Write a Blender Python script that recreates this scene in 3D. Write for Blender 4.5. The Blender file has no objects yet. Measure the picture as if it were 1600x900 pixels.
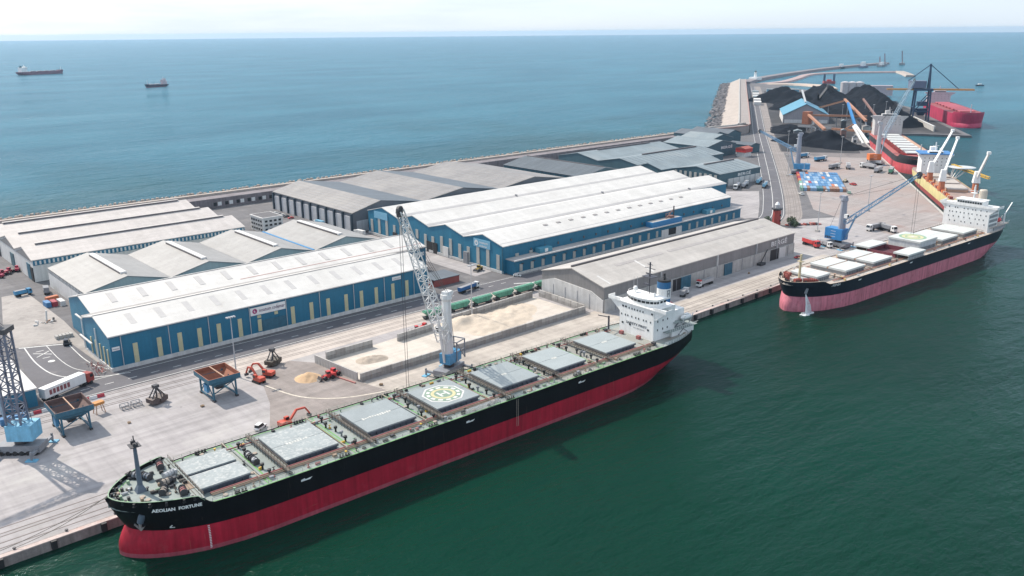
import bpy, bmesh, math, random
from mathutils import Vector, Matrix, noise as mnoise
random.seed(7)
SC = bpy.context.scene
COL = SC.collection
R_ = math.radians

# ------------------------------------------------------------------ camera
CAM_H = 135.0
cd = bpy.data.cameras.new('camera'); cam = bpy.data.objects.new('camera', cd); COL.objects.link(cam)
ROT = Matrix(((0.7477620, 0.1954885, -0.6345362), (-0.6639139, 0.2080723, -0.7182787), (-0.0083858, 0.9583789, 0.2853760)))
cam.matrix_world = Matrix.Translation((0, 0, CAM_H)) @ ROT.to_4x4()
cd.sensor_width = 36; cd.lens = 36 * 1345 / 1600; cd.clip_start = 1; cd.clip_end = 60000
SC.camera = cam
# ------------------------------------------------------------------ sky, sun, exposure
SUN_EL = R_(46); SUN_AZ = math.atan2(0.975, -0.22)          # direction towards the sun, world xy
w = bpy.data.worlds.new('World'); SC.world = w; w.use_nodes = True
nt = w.node_tree; nt.nodes.clear()
sky = nt.nodes.new('ShaderNodeTexSky'); sky.sky_type = 'NISHITA'; sky.sun_disc = False
sky.sun_elevation = SUN_EL; sky.sun_rotation = math.pi / 2 - SUN_AZ
sky.altitude = 0; sky.air_density = 0.6; sky.dust_density = 1.4; sky.ozone_density = 3.5
bg = nt.nodes.new('ShaderNodeBackground'); bg.inputs[1].default_value = 0.15
wo = nt.nodes.new('ShaderNodeOutputWorld')
# thin high cloud veil over the whole sky
tcw = nt.nodes.new('ShaderNodeTexCoord'); mpw = nt.nodes.new('ShaderNodeMapping'); mpw.inputs['Scale'].default_value = (1.6, 1.6, 14.0); nt.links.new(tcw.outputs['Generated'], mpw.inputs[0])
nzw = nt.nodes.new('ShaderNodeTexNoise'); nzw.inputs['Scale'].default_value = 2.2; nzw.inputs['Detail'].default_value = 7; nzw.inputs['Roughness'].default_value = 0.58; nt.links.new(mpw.outputs[0], nzw.inputs['Vector'])
mrw = nt.nodes.new('ShaderNodeMapRange'); nt.links.new(nzw.outputs['Fac'], mrw.inputs[0])
for i_, v_ in zip((1, 2, 3, 4), (0.34, 0.66, 0.66, 0.95)): mrw.inputs[i_].default_value = v_
mxw = nt.nodes.new('ShaderNodeMix'); mxw.data_type = 'RGBA'; nt.links.new(mrw.outputs[0], mxw.inputs['Factor']); nt.links.new(sky.outputs[0], mxw.inputs[6]); mxw.inputs[7].default_value = (2.35, 2.62, 2.9, 1)
nt.links.new(mxw.outputs[2], bg.inputs[0]); nt.links.new(bg.outputs[0], wo.inputs[0])
sl = bpy.data.lights.new('sun', 'SUN'); sl.energy = 2.2; sl.angle = R_(0.6); sl.color = (1.0, 0.90, 0.78)
so = bpy.data.objects.new('sun', sl); COL.objects.link(so)
sd = Vector((math.cos(SUN_EL) * math.cos(SUN_AZ), math.cos(SUN_EL) * math.sin(SUN_AZ), math.sin(SUN_EL)))
so.rotation_euler = sd.to_track_quat('Z', 'Y').to_euler(); so.location = (0, 0, 300)
SC.view_settings.view_transform = 'Standard'; SC.view_settings.look = 'None'
SC.view_settings.exposure = 1.24; SC.view_settings.gamma = 1.0; SC.view_settings.use_curve_mapping = False
SC.render.engine = 'CYCLES'
SC.cycles.max_bounces = 6; SC.cycles.diffuse_bounces = 3; SC.cycles.glossy_bounces = 3
SC.cycles.volume_bounces = 0; SC.cycles.use_denoising = True
SC.cycles.sample_clamp_indirect = 6.0

# ------------------------------------------------------------------ materials
MATS = {}
def mat(name, col, rough=0.65, var=0.10, scale=0.15, metal=0.0, bump=0.0, bscale=3.0, rib=0.0, ribdir='X', ribscale=1.0,
        streak=0.0, spots=None, spec=0.5, sheet=None, tracks=0.0, rust=None):
    """procedural surface: base colour with two octaves of wear, optional corrugation, vertical streaks and stains"""
    if name in MATS: return MATS[name]
    m = bpy.data.materials.new(name); m.use_nodes = True; MATS[name] = m
    n = m.node_tree; b = n.nodes['Principled BSDF']; L = n.links.new
    b.inputs['Roughness'].default_value = rough; b.inputs['Metallic'].default_value = metal
    b.inputs['Specular IOR Level'].default_value = spec
    tc = n.nodes.new('ShaderNodeTexCoord'); co = tc.outputs['Object']
    def noise(sc, det=5, vec=None, rg=0.6):
        t = n.nodes.new('ShaderNodeTexNoise'); t.inputs['Scale'].default_value = sc; t.inputs['Detail'].default_value = det
        t.inputs['Roughness'].default_value = rg; L(vec or co, t.inputs['Vector']); return t.outputs['Fac']
    def ramp(fac, a, bb, lo, hi):
        r = n.nodes.new('ShaderNodeMapRange'); L(fac, r.inputs[0]); r.inputs[1].default_value = a; r.inputs[2].default_value = bb
        r.inputs[3].default_value = lo; r.inputs[4].default_value = hi; return r.outputs[0]
    def mul(a, c):
        x = n.nodes.new('ShaderNodeMath'); x.operation = 'MULTIPLY'; L(a, x.inputs[0])
        if isinstance(c, float): x.inputs[1].default_value = c
        else: L(c, x.inputs[1])
        return x.outputs[0]
    val = mul(ramp(noise(scale), 0.3, 0.7, 1 - var, 1 + var), ramp(noise(scale * 9, 4), 0.3, 0.7, 1 - var * 0.6, 1 + var * 0.6))
    if streak:
        mp = n.nodes.new('ShaderNodeMapping'); L(co, mp.inputs[0]); mp.inputs['Scale'].default_value = (1.1, 1.1, 0.07)
        val = mul(val, ramp(noise(0.7, 4, mp.outputs[0]), 0.35, 0.7, 1 + streak * 0.4, 1 - streak))
    if sheet:
        ax, wd, am = sheet; sp = n.nodes.new('ShaderNodeSeparateXYZ'); L(co, sp.inputs[0])
        dv = n.nodes.new('ShaderNodeMath'); dv.operation = 'DIVIDE'; L(sp.outputs[ax], dv.inputs[0]); dv.inputs[1].default_value = wd
        fl = n.nodes.new('ShaderNodeMath'); fl.operation = 'FLOOR'; L(dv.outputs[0], fl.inputs[0])
        wn = n.nodes.new('ShaderNodeTexWhiteNoise'); wn.noise_dimensions = '1D'; L(fl.outputs[0], wn.inputs['W'])
        val = mul(val, ramp(wn.outputs['Value'], 0, 1, 1 - am, 1 + am))
        fr = n.nodes.new('ShaderNodeMath'); fr.operation = 'FRACT'; L(dv.outputs[0], fr.inputs[0])
        val = mul(val, ramp(fr.outputs[0], 0, 0.06, 1 - am * 1.8, 1.0))
    if tracks:
        for sc3, th in (((0.004, 0.35, 1), 0.0), ((0.012, 0.22, 1), 0.12), ((0.3, 0.006, 1), 0.3)):
            mp = n.nodes.new('ShaderNodeMapping'); L(co, mp.inputs[0]); mp.inputs['Scale'].default_value = sc3; mp.inputs['Rotation'].default_value = (0, 0, th)
            val = mul(val, ramp(noise(1.0, 6, mp.outputs[0], 0.7), 0.42, 0.68, 1 + tracks * 0.3, 1 - tracks))
    hs = n.nodes.new('ShaderNodeVectorMath'); hs.operation = 'SCALE'; hs.inputs[0].default_value = col[:3]
    L(val, hs.inputs['Scale']); out = hs.outputs[0]
    if spots:
        for (scol, ssc, lo, hi) in spots:
            mx = n.nodes.new('ShaderNodeMix'); mx.data_type = 'RGBA'
            L(ramp(noise(ssc, 6, None, 0.65), lo, hi, 0, 1), mx.inputs['Factor']); L(out, mx.inputs[6])
            mx.inputs[7].default_value = (*scol, 1); out = mx.outputs[2]
    if rust:                                   # vertical rust and scrape runs
        rc3, amt = rust
        for vs3, lo in (((0.9, 0.9, 0.035), 0.62), ((0.25, 0.25, 0.02), 0.66), ((0.05, 0.05, 0.9), 0.66)):
            mp = n.nodes.new('ShaderNodeMapping'); L(co, mp.inputs[0]); mp.inputs['Scale'].default_value = vs3
            mx = n.nodes.new('ShaderNodeMix'); mx.data_type = 'RGBA'; L(mul(ramp(noise(1.3, 5, mp.outputs[0], 0.7), lo, lo + 0.13, 0, amt), ramp(noise(0.05, 3), 0.4, 0.6, 0.1, 1)), mx.inputs['Factor'])
            L(out, mx.inputs[6]); mx.inputs[7].default_value = (*rc3, 1); out = mx.outputs[2]
    L(out, b.inputs['Base Color'])
    if rib or bump:
        bp = n.nodes.new('ShaderNodeBump'); bp.inputs['Distance'].default_value = 0.03 if rib else 0.12
        bp.inputs['Strength'].default_value = rib or bump
        if rib:
            wv = n.nodes.new('ShaderNodeTexWave'); wv.bands_direction = ribdir; wv.inputs['Scale'].default_value = ribscale
            L(co, wv.inputs['Vector']); L(wv.outputs['Fac'], bp.inputs['Height'])
        else: L(noise(bscale, 6), bp.inputs['Height'])
        L(bp.outputs[0], b.inputs['Normal'])
    return m

# ------------------------------------------------------------------ mesh helpers
class MB:
    def __init__(s): s.v = []; s.f = []; s.mi = []; s.cur = 0
    def add(s, vs, fs):
        o = len(s.v); s.v += [tuple(p) for p in vs]; s.f += [tuple(i + o for i in f) for f in fs]; s.mi += [s.cur] * len(fs); return s
    def box(s, x0, x1, y0, y1, z0, z1):
        return s.add([(x0,y0,z0),(x1,y0,z0),(x1,y1,z0),(x0,y1,z0),(x0,y0,z1),(x1,y0,z1),(x1,y1,z1),(x0,y1,z1)],
                     [(0,3,2,1),(4,5,6,7),(0,1,5,4),(1,2,6,5),(2,3,7,6),(3,0,4,7)])
    def hexa(s, a, b):      # a: 4 bottom points, b: 4 top points
        return s.add(list(a) + list(b), [(0,3,2,1),(4,5,6,7),(0,1,5,4),(1,2,6,5),(2,3,7,6),(3,0,4,7)])
    def bar(s, p, q, w, h=None):
        h = h or w; p = Vector(p); q = Vector(q); d = q - p
        if d.length < 1e-6: return s
        d.normalize(); up = Vector((0,0,1)) if abs(d.z) < 0.95 else Vector((1,0,0))
        a = d.cross(up).normalized() * (w / 2); b = a.cross(d).normalized() * (h / 2)
        return s.hexa([p-a-b, p+a-b, p+a+b, p-a+b], [q-a-b, q+a-b, q+a+b, q-a+b])
    def tube(s, p, q, r, r2=None, n=8):
        r2 = r if r2 is None else r2; p = Vector(p); q = Vector(q); d = (q - p).normalized()
        up = Vector((0,0,1)) if abs(d.z) < 0.95 else Vector((1,0,0)); a = d.cross(up).normalized(); b = a.cross(d).normalized()
        vs = []
        for c, rr in ((p, r), (q, r2)):
            for i in range(n):
                t = 2 * math.pi * i / n; vs.append(c + a * math.cos(t) * rr + b * math.sin(t) * rr)
        fs = [(i, (i+1) % n, n + (i+1) % n, n + i) for i in range(n)] + [tuple(range(n-1, -1, -1)), tuple(range(n, 2*n))]
        return s.add(vs, fs)
    def prism(s, poly, a0, a1, axis='x'):
        """extrude a closed 2D polygon: axis x -> poly is (y,z); y -> (x,z); z -> (x,y)"""
        n = len(poly)
        def m(p, a): return (a, p[0], p[1]) if axis == 'x' else (p[0], a, p[1]) if axis == 'y' else (p[0], p[1], a)
        vs = [m(p, a0) for p in poly] + [m(p, a1) for p in poly]
        fs = [tuple(range(n)), tuple(range(2*n-1, n-1, -1))] + [(i, n+i, n+(i+1) % n, (i+1) % n) for i in range(n)]
        return s.add(vs, fs)
    def lathe(s, prof, n=12, c=(0,0)):   # prof: list of (r,z)
        vs = []
        for r, z in prof:
            for i in range(n):
                t = 2*math.pi*i/n; vs.append((c[0]+r*math.cos(t), c[1]+r*math.sin(t), z))
        fs = [(k*n+i, k*n+(i+1) % n, (k+1)*n+(i+1) % n, (k+1)*n+i) for k in range(len(prof)-1) for i in range(n)]
        fs += [tuple(range(n-1, -1, -1)), tuple(range((len(prof)-1)*n, len(prof)*n))]
        return s.add(vs, fs)
    def lattice(s, p, q, w0, w1, n, r, up=(0,0,1), diag=None):
        """square lattice beam between two points"""
        p = Vector(p); q = Vector(q); d = (q-p).normalized(); up = Vector(up)
        a = d.cross(up).normalized(); b = a.cross(d).normalized(); diag = diag or r * 0.6
        def ring(t):
            c = p.lerp(q, t); h = (w0 + (w1-w0)*t) / 2
            return [c+a*h+b*h, c-a*h+b*h, c-a*h-b*h, c+a*h-b*h]
        rs = [ring(i/n) for i in range(n+1)]
        for k in range(4): s.bar(rs[0][k], rs[n][k], r)
        for i in range(n):
            for k in range(4):
                k2 = (k+1) % 4
                if i % 2: s.bar(rs[i][k], rs[i+1][k2], diag)
                else: s.bar(rs[i][k2], rs[i+1][k], diag)
                s.bar(rs[i][k], rs[i][k2], diag)
        return s
    def ring(s, r0, r1, z, n=32, c=(0,0), a0=0, a1=2*math.pi):
        full = abs(a1-a0-2*math.pi) < 1e-6; vs = []
        for i in range(n+1):
            t = a0+(a1-a0)*i/n
            vs += [(c[0]+r0*math.cos(t), c[1]+r0*math.sin(t), z), (c[0]+r1*math.cos(t), c[1]+r1*math.sin(t), z)]
        return s.add(vs, [(2*i, 2*i+1, 2*i+3, 2*i+2) for i in range(n)])
    def disc(s, r, z, n=32, c=(0,0), rot=0):
        return s.add([(c[0]+r*math.cos(rot+2*math.pi*i/n), c[1]+r*math.sin(rot+2*math.pi*i/n), z) for i in range(n)], [tuple(range(n))])
    def xf(s, m):
        s.v = [tuple(m @ Vector(p)) for p in s.v]; return s
    def mesh(s, name, mats, smooth=False, flip=True):
        me = bpy.data.meshes.new(name); me.from_pydata(s.v, [], s.f)
        for m in (mats if isinstance(mats, (list, tuple)) else [mats]): me.materials.append(m)
        me.polygons.foreach_set('material_index', s.mi)
        if flip:
            bm = bmesh.new(); bm.from_mesh(me); bmesh.ops.recalc_face_normals(bm, faces=bm.faces); bm.to_mesh(me); bm.free()
        if smooth: me.shade_smooth() if hasattr(me, 'shade_smooth') else None
        me.update(); return me
    def build(s, name, mats, parent=None, smooth=False, flip=True, kind=None, label=None):
        return link(name, s.mesh(name, mats, smooth, flip), parent, kind, label)
def link(name, me, parent=None, kind=None, label=None, loc=None, rz=None):
    o = bpy.data.objects.new(name, me); COL.objects.link(o)
    if parent: o.parent = parent
    if kind: o['kind'] = kind
    if label: o['label'] = label
    if loc is not None: o.location = loc
    if rz is not None: o.rotation_euler = (0, 0, rz)
    return o
def thing(name, label, cat, loc=(0,0,0), rz=0.0, group=None):
    o = bpy.data.objects.new(name, None); COL.objects.link(o); o.location = loc; o.rotation_euler = (0, 0, rz)
    o.empty_display_size = 0.5; return tag(o, label, cat, group)
def tag(o, label, cat, group=None):
    o['label'] = label; o['category'] = cat
    if group: o['group'] = group
    return o
def dup(root, loc, rz=0.0, label=None, sc=None):
    kids = {}
    def rec(o, par):
        c = o.copy(); COL.objects.link(c); c.parent = par
        for ch in KIDS(o): rec(ch, c)
        return c
    r = rec(root, None); r.location = loc; r.rotation_euler = (0, 0, rz)
    if label: r['label'] = label
    if sc: r.scale = sc
    return r
def KIDS(o): return list(o.children)
def struct(name, mb, m, parent=None, smooth=False): return mb.build(name, m, parent, smooth, kind=None if parent else 'structure')
def text_geo(txt, size, bold=0.0, shear=0.0):
    cu = bpy.data.curves.new('t', 'FONT'); cu.body = txt; cu.size = size; cu.offset = bold; cu.shear = shear; cu.resolution_u = 2
    ob = bpy.data.objects.new('t', cu); COL.objects.link(ob); bpy.context.view_layer.update()
    me = bpy.data.meshes.new_from_object(ob.evaluated_get(bpy.context.evaluated_depsgraph_get()))
    vs = [tuple(v.co) for v in me.vertices]; fs = [tuple(p.vertices) for p in me.polygons]
    bpy.data.objects.remove(ob); bpy.data.curves.remove(cu); bpy.data.meshes.remove(me)
    return vs, fs
def lettering(name, txt, size, org, right, up, m, parent=None, bold=0.02, width=None, nrm=None):
    """flat lettering laid on a surface: org = lower left, right/up = unit directions"""
    vs, fs = text_geo(txt, size, bold); xs = [v[0] for v in vs]; x0 = min(xs); wd = max(xs) - x0
    k = width / wd if width else 1.0
    r = Vector(right); u = Vector(up); o = Vector(org)
    mb = MB(); mb.add([o + r * (v[0]-x0) * k + u * v[1] for v in vs], fs)
    return mb.build(name, m, parent, flip=False)

QZ = 2.8                                   # quay level above the water
A2 = R_(34.1); U2 = Vector((math.cos(A2), math.sin(A2), 0)); V2 = Vector((-U2.y, U2.x, 0)); O2 = Vector((628, 239, 0))
def F2(t, v, z=QZ): p = O2 + U2*t + V2*v; return Vector((p.x, p.y, z))

# ------------------------------------------------------------------ palette
concrete = mat('quay_concrete', (0.338, 0.320, 0.322), 0.85, 0.12, 0.03, tracks=0.14, spots=[((0.25, 0.24, 0.23), 0.06, 0.56, 0.75), ((0.42, 0.405, 0.39), 0.02, 0.55, 0.7), ((0.15, 0.14, 0.14), 0.35, 0.66, 0.78), ((0.12, 0.11, 0.11), 0.09, 0.70, 0.78)], bump=0.15, bscale=1.5)
asphalt = mat('asphalt', (0.125, 0.122, 0.128), 0.85, 0.14, 0.04, tracks=0.15, spots=[((0.21, 0.20, 0.20), 0.05, 0.55, 0.75), ((0.08, 0.08, 0.085), 0.3, 0.62, 0.75)], bump=0.2, bscale=4)
road_m = mat('road_asphalt', (0.105, 0.103, 0.115), 0.8, 0.12, 0.06, spots=[((0.19, 0.18, 0.18), 0.12, 0.58, 0.75)])
dusty = mat('dusty_concrete', (0.40, 0.36, 0.32), 0.9, 0.14, 0.05, tracks=0.12, spots=[((0.29, 0.26, 0.235), 0.08, 0.55, 0.72), ((0.48, 0.44, 0.39), 0.03, 0.52, 0.68)])
tan = mat('worn_yard_surface', (0.255, 0.225, 0.21), 0.9, 0.15, 0.05, tracks=0.12, spots=[((0.22, 0.19, 0.18), 0.1, 0.55, 0.72)])
reddish = mat('rusty_stained_concrete', (0.32, 0.25, 0.225), 0.9, 0.16, 0.03, spots=[((0.26, 0.16, 0.135), 0.02, 0.5, 0.66), ((0.4, 0.36, 0.34), 0.04, 0.55, 0.7)])
paint_w = mat('white_road_paint', (0.62, 0.62, 0.60), 0.7, 0.2, 0.8)
steel_d = mat('dark_steel', (0.05, 0.05, 0.055), 0.5, 0.2, 1.0)
steel_g = mat('grey_steel', (0.22, 0.23, 0.25), 0.5, 0.15, 0.6)
galv = mat('galvanised_steel', (0.42, 0.43, 0.44), 0.45, 0.1, 0.8)
white = mat('white_paint', (0.72, 0.73, 0.72), 0.45, 0.05, 0.3, streak=0.08)
black = mat('black_rubber', (0.018, 0.018, 0.02), 0.6, 0.2, 1.0)
glass = mat('dark_glass', (0.02, 0.025, 0.03), 0.08, 0.05, 1.0)
red = mat('red_paint', (0.50, 0.045, 0.045), 0.5, 0.15, 0.6)
orange = mat('orange_paint', (0.62, 0.17, 0.045), 0.5, 0.15, 0.6)
yellow = mat('yellow_paint', (0.60, 0.38, 0.06), 0.5, 0.15, 0.6)
blue_c = mat('blue_crane_paint', (0.06, 0.26, 0.46), 0.5, 0.14, 0.5, streak=0.15)
blue_l = mat('light_blue_paint', (0.16, 0.42, 0.60), 0.5, 0.14, 0.5, streak=0.15)
blue_s = mat('blue_steel', (0.03, 0.12, 0.18), 0.55, 0.15, 0.5, streak=0.15)
green = mat('green_paint', (0.10, 0.30, 0.20), 0.55, 0.15, 0.6, streak=0.25)
sand_m = mat('sand_heap', (0.50, 0.43, 0.35), 0.95, 0.12, 0.3, bump=0.6, bscale=2)
coal_m = mat('coal', (0.007, 0.009, 0.014), 0.9, 0.25, 0.06, bump=0.8, bscale=0.8, spec=.08, spots=[((0.016, 0.019, 0.026), 0.03, 0.5, 0.7)])
wcon = mat('weathered_concrete_wall', (0.43, 0.42, 0.40), 0.85, 0.14, 0.3, streak=0.2, sheet=('X', 4.0, .05))
wconl = mat('pale_concrete_plinth', (0.58, 0.575, 0.56), 0.8, 0.1, 0.3, streak=0.15)

# ================================================================== SETTING
def sea_material():
    m = bpy.data.materials.new('sea_water'); m.use_nodes = True; n = m.node_tree; L = n.links.new
    b = n.nodes['Principled BSDF']
    tc = n.nodes.new('ShaderNodeTexCoord')
    def noise(sc, vscale, det=4, rot=0.0, rg=0.55):
        mp = n.nodes.new('ShaderNodeMapping'); mp.inputs['Scale'].default_value = vscale; mp.inputs['Rotation'].default_value = (0, 0, rot)
        L(tc.outputs['Object'], mp.inputs[0])
        t = n.nodes.new('ShaderNodeTexNoise'); t.inputs['Scale'].default_value = sc; t.inputs['Detail'].default_value = det
        t.inputs['Roughness'].default_value = rg; L(mp.outputs[0], t.inputs['Vector']); return t.outputs['Fac']
    def mr(f, a, bb, lo, hi):
        r = n.nodes.new('ShaderNodeMapRange'); L(f, r.inputs[0]); r.inputs[1].default_value = a; r.inputs[2].default_value = bb
        r.inputs[3].default_value = lo; r.inputs[4].default_value = hi; return r.outputs[0]
    # wind lanes: patches of smoother and rougher water
    lanes = noise(0.0016, (1.0, 2.2, 1.0), 6, R_(20), 0.62)
    df = n.nodes.new('ShaderNodeBsdfDiffuse'); gl = n.nodes.new('ShaderNodeBsdfGlossy'); gl.inputs['Color'].default_value = (0.80, 0.92, 1.0, 1); L(mr(lanes, 0.35, 0.66, 0.08, 0.26), gl.inputs['Roughness'])
    # silty green harbour basin, bluer open sea outside the moles
    sp = n.nodes.new('ShaderNodeSeparateXYZ'); L(tc.outputs['Object'], sp.inputs[0])
    def mx2(op, a_, b_):
        q = n.nodes.new('ShaderNodeMath'); q.operation = op; L(a_, q.inputs[0])
        if isinstance(b_, (int, float)): q.inputs[1].default_value = b_
        else: L(b_, q.inputs[1])
        return q.outputs[0]
    wob = mr(noise(0.003, (1, 1, 1), 5), 0.3, 0.7, -250, 250)
    fy = mr(mx2('ADD', sp.outputs['Y'], wob), 420, 1000, 0, 1); fx = mr(mx2('ADD', sp.outputs['X'], wob), 500, 1700, 0, 1)
    out_ = mx2('MAXIMUM', fy, fx)
    mx = n.nodes.new('ShaderNodeMix'); mx.data_type = 'RGBA'; L(mr(noise(0.004, (1, 1.6, 1), 5), 0.35, 0.65, 0, 1), mx.inputs['Factor'])
    mx.inputs[6].default_value = (0.0004, 0.023, 0.0125, 1); mx.inputs[7].default_value = (0.0008, 0.033, 0.019, 1)
    mo = n.nodes.new('ShaderNodeMix'); mo.data_type = 'RGBA'; L(mr(noise(0.0025, (1, 2.5, 1), 5, R_(15)), 0.35, 0.65, 0, 1), mo.inputs['Factor'])
    mo.inputs[6].default_value = (0.012, 0.088, 0.126, 1); mo.inputs[7].default_value = (0.028, 0.132, 0.178, 1)
    mz = n.nodes.new('ShaderNodeMix'); mz.data_type = 'RGBA'; L(out_, mz.inputs['Factor']); L(mx.outputs[2], mz.inputs[6]); L(mo.outputs[2], mz.inputs[7])
    L(mz.outputs[2], df.inputs['Color'])
    h1 = noise(0.05, (1, 2.2, 1), 7, R_(28), 0.66); h2 = noise(0.5, (1, 1.5, 1), 4, R_(-10))
    ad = n.nodes.new('ShaderNodeMath'); ad.operation = 'MULTIPLY_ADD'; L(h2, ad.inputs[0]); ad.inputs[1].default_value = 0.16; L(h1, ad.inputs[2])
    h3 = noise(0.014, (1, 2.6, 1), 4, R_(22)); ad2 = n.nodes.new('ShaderNodeMath'); ad2.operation = 'MULTIPLY_ADD'; L(h3, ad2.inputs[0]); ad2.inputs[1].default_value = 2.2; L(ad.outputs[0], ad2.inputs[2]); ad = ad2
    bp = n.nodes.new('ShaderNodeBump'); bp.inputs['Distance'].default_value = 2.6
    L(mr(lanes, 0.32, 0.62, 0.45, 0.95), bp.inputs['Strength'])
    L(ad.outputs[0], bp.inputs['Height'])
    # reflectance of a wind-roughened surface: Fresnel that levels off towards grazing angles
    fz = n.nodes.new('ShaderNodeFresnel'); fz.inputs['IOR'].default_value = 1.30; L(bp.outputs[0], fz.inputs['Normal'])
    L(bp.outputs[0], gl.inputs['Normal']); L(bp.outputs[0], df.inputs['Normal'])
    ms = n.nodes.new('ShaderNodeMixShader'); L(mr(fz.outputs[0], 0.0, 0.8, 0.0, 0.40), ms.inputs[0]); L(df.outputs[0], ms.inputs[1]); L(gl.outputs[0], ms.inputs[2])
    n.nodes.remove(b); L(ms.outputs[0], n.nodes['Material Output'].inputs['Surface'])
    return m
sea = MB(); sea.disc(30000, 0.0, 200)
sea.build('sea', sea_material(), flip=False, kind='structure')
cb = MB(); 
GP = [(-400, 239), (628, 239), tuple(F2(560, 0)[:2]), tuple(F2(578, -70)[:2]), (1174, 440), (1540, 688), (1790, 950), (1845, 1090), (1985, 1250), (1960, 1308),
      (1040, 682), (985, 662), (-400, 662)]
def slab(poly, z, name, m, z0=None, parent=None):
    mb = MB()
    if z0 is None: mb.add([(x, y, z) for x, y in poly], [tuple(range(len(poly)))])
    else: mb.prism(poly, z0, z, 'z')
    return struct(name, mb, m, parent)
slab(GP, QZ, 'ground', asphalt, -8)
slab([(-390, 240.3), (627, 240.3), (663, 262), (560, 322), (470, 334), (-390, 334)], QZ+0.02, 'quay_apron', concrete)
slab([tuple(F2(t, v)[:2]) for t, v in ((2, 1.5), (330, 1.5), (330, 92), (30, 92), (-60, 42))], QZ+0.03, 'far_quay_apron', mat('brown_stained_apron', (0.305, 0.275, 0.265), 0.9, 0.12, 0.03, tracks=0.12, spots=[((0.30, 0.235, 0.215), 0.012, 0.46, 0.66), ((0.24, 0.165, 0.145), 0.03, 0.56, 0.72), ((.14, .13, .13), .05, .64, .76)]))
slab([(138, 318), (150, 322), (162, 306), (166, 274), (172, 252), (118, 262), (128, 282), (134, 300)], QZ+0.045, 'worn_turning_area', tan)
slab([(172, 241), (318, 241), (300, 262), (297, 275), (164, 275)], QZ+0.05, 'dusty_apron', dusty)
slab([(165, 277.5), (291, 277.5), (291, 313), (240, 313), (165, 306)], QZ+0.06, 'stockyard_floor', mat('pale_aggregate_floor', (0.52, 0.475, 0.42), 0.95, 0.10, 0.06, tracks=0.08, spots=[((0.42, 0.375, 0.33), 0.1, 0.55, 0.72), ((.58, .54, .48), .05, .55, .7)], bump=.4, bscale=.6))
slab([(130, 316), (300, 320), (300, 333), (130, 333)], QZ+0.05, 'track_bed', mat('dusty_track_bed', (0.46, 0.41, 0.37), 0.9, 0.12, 0.08, spots=[((0.36, 0.32, 0.29), 0.1, 0.5, 0.7)]))
slab([(309, 348), (309, 319), (470, 319), (470, 340), (536, 342), (536, 349)], QZ+0.05, 'warehouse_forecourt', mat('grey_forecourt', (0.22, 0.21, 0.21), 0.85, 0.15, 0.05))
slab([(536, 350), (545, 344), (590, 372), (640, 405), (600, 440), (545, 420)], QZ+0.05, 'pale_yard', concrete)
slab([(294, 364), (308, 366), (308, 500), (294, 500)], QZ+0.05, 'warehouse_apron', concrete)
slab([(296, 241), (480, 241), (480, 256), (296, 256)], QZ+0.055, 'rail_apron', dusty)

slab([(70, 414), (92, 405), (93.5, 372), (95, 356), (97, 392), (99, 440), (98, 505), (86, 505), (76, 455)], QZ+.05, 'dirt_yard', mat('pale_dirt', (.34, .315, .295), .95, .15, .06, spots=[((.22, .2, .19), .08, .55, .72)]))
def strip(pts, w, z, off=0.0):
    """flat ribbon along a polyline"""
    mb = MB(); P = [Vector((p[0], p[1], 0)) for p in pts]; vs = []
    for i, p in enumerate(P):
        d = (P[min(i+1, len(P)-1)] - P[max(i-1, 0)]).normalized(); nn = Vector((-d.y, d.x, 0))
        for s in (-0.5, 0.5): q = p + nn*(off + s*w); vs.append((q.x, q.y, z))
    mb.add(vs, [(2*i, 2*i+1, 2*i+3, 2*i+2) for i in range(len(P)-1)]); return mb
def smooth_line(pts, n=6):
    P = [Vector((p[0], p[1], 0)) for p in pts]; out = []
    for i in range(len(P)-1):
        a = P[max(i-1, 0)]; b = P[i]; c = P[i+1]; d = P[min(i+2, len(P)-1)]
        for k in range(n):
            t = k/n; out.append(0.5*((2*b)+(c-a)*t+(2*a-5*b+4*c-d)*t*t+(3*b-a-3*c+d)*t**3))
    out.append(P[-1]); return [(p.x, p.y) for p in out]
ROADL = smooth_line([(-60, 343), (150, 343), (300, 341), (440, 337), (500, 331), (545, 335), (600, 366), (700, 432), (846, 532), (1010, 645), (1234, 796), (1500, 976), (1850, 1214)])
struct('road', strip(ROADL, 17, QZ+0.07), road_m)
rd = MB(); rd.add([(x, y, QZ+0.085) for x, y in ((66, 351), (108, 350), (100, 358), (93, 372), (92, 404), (72, 413), (68, 380))], [tuple(range(7))])
struct('side_road', rd, road_m)
mk = struct('road_markings', strip(ROADL, 0.35, QZ+0.10, 7.6), paint_w)
for k, off in enumerate((-7.6,)): strip(ROADL, 0.35, QZ+0.10, off).build('edge_line', paint_w, mk)
strip(ROADL[30:], 0.4, QZ+0.10, 0.4).build('centre_line', paint_w, mk)
for k in range(26):
    x = 70 + k*9; MB().box(x, x+3.4, 342.7, 343.05, QZ+0.09, QZ+0.10).build('lane_dash', paint_w, mk)
strip(smooth_line([(91, 404), (90.5, 380), (92, 366), (96, 356)]), 0.4, QZ+0.11).build('edge_line', paint_w, mk)
strip(smooth_line([(75, 411), (74, 385), (77, 365), (88, 353.5), (100, 349)]), 0.5, QZ+0.11).build('edge_line', paint_w, mk)
strip(smooth_line([(83, 407), (82.6, 385), (84, 370), (88, 361)]), 0.3, QZ+0.11).build('centre_line', paint_w, mk)
MB().add([(x, y, QZ+0.112) for x, y in ((73, 412.2), (91.5, 403.6), (91.5, 402.6), (73, 411.2))], [(0, 1, 2, 3)]).build('stop_line', paint_w, mk)
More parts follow.
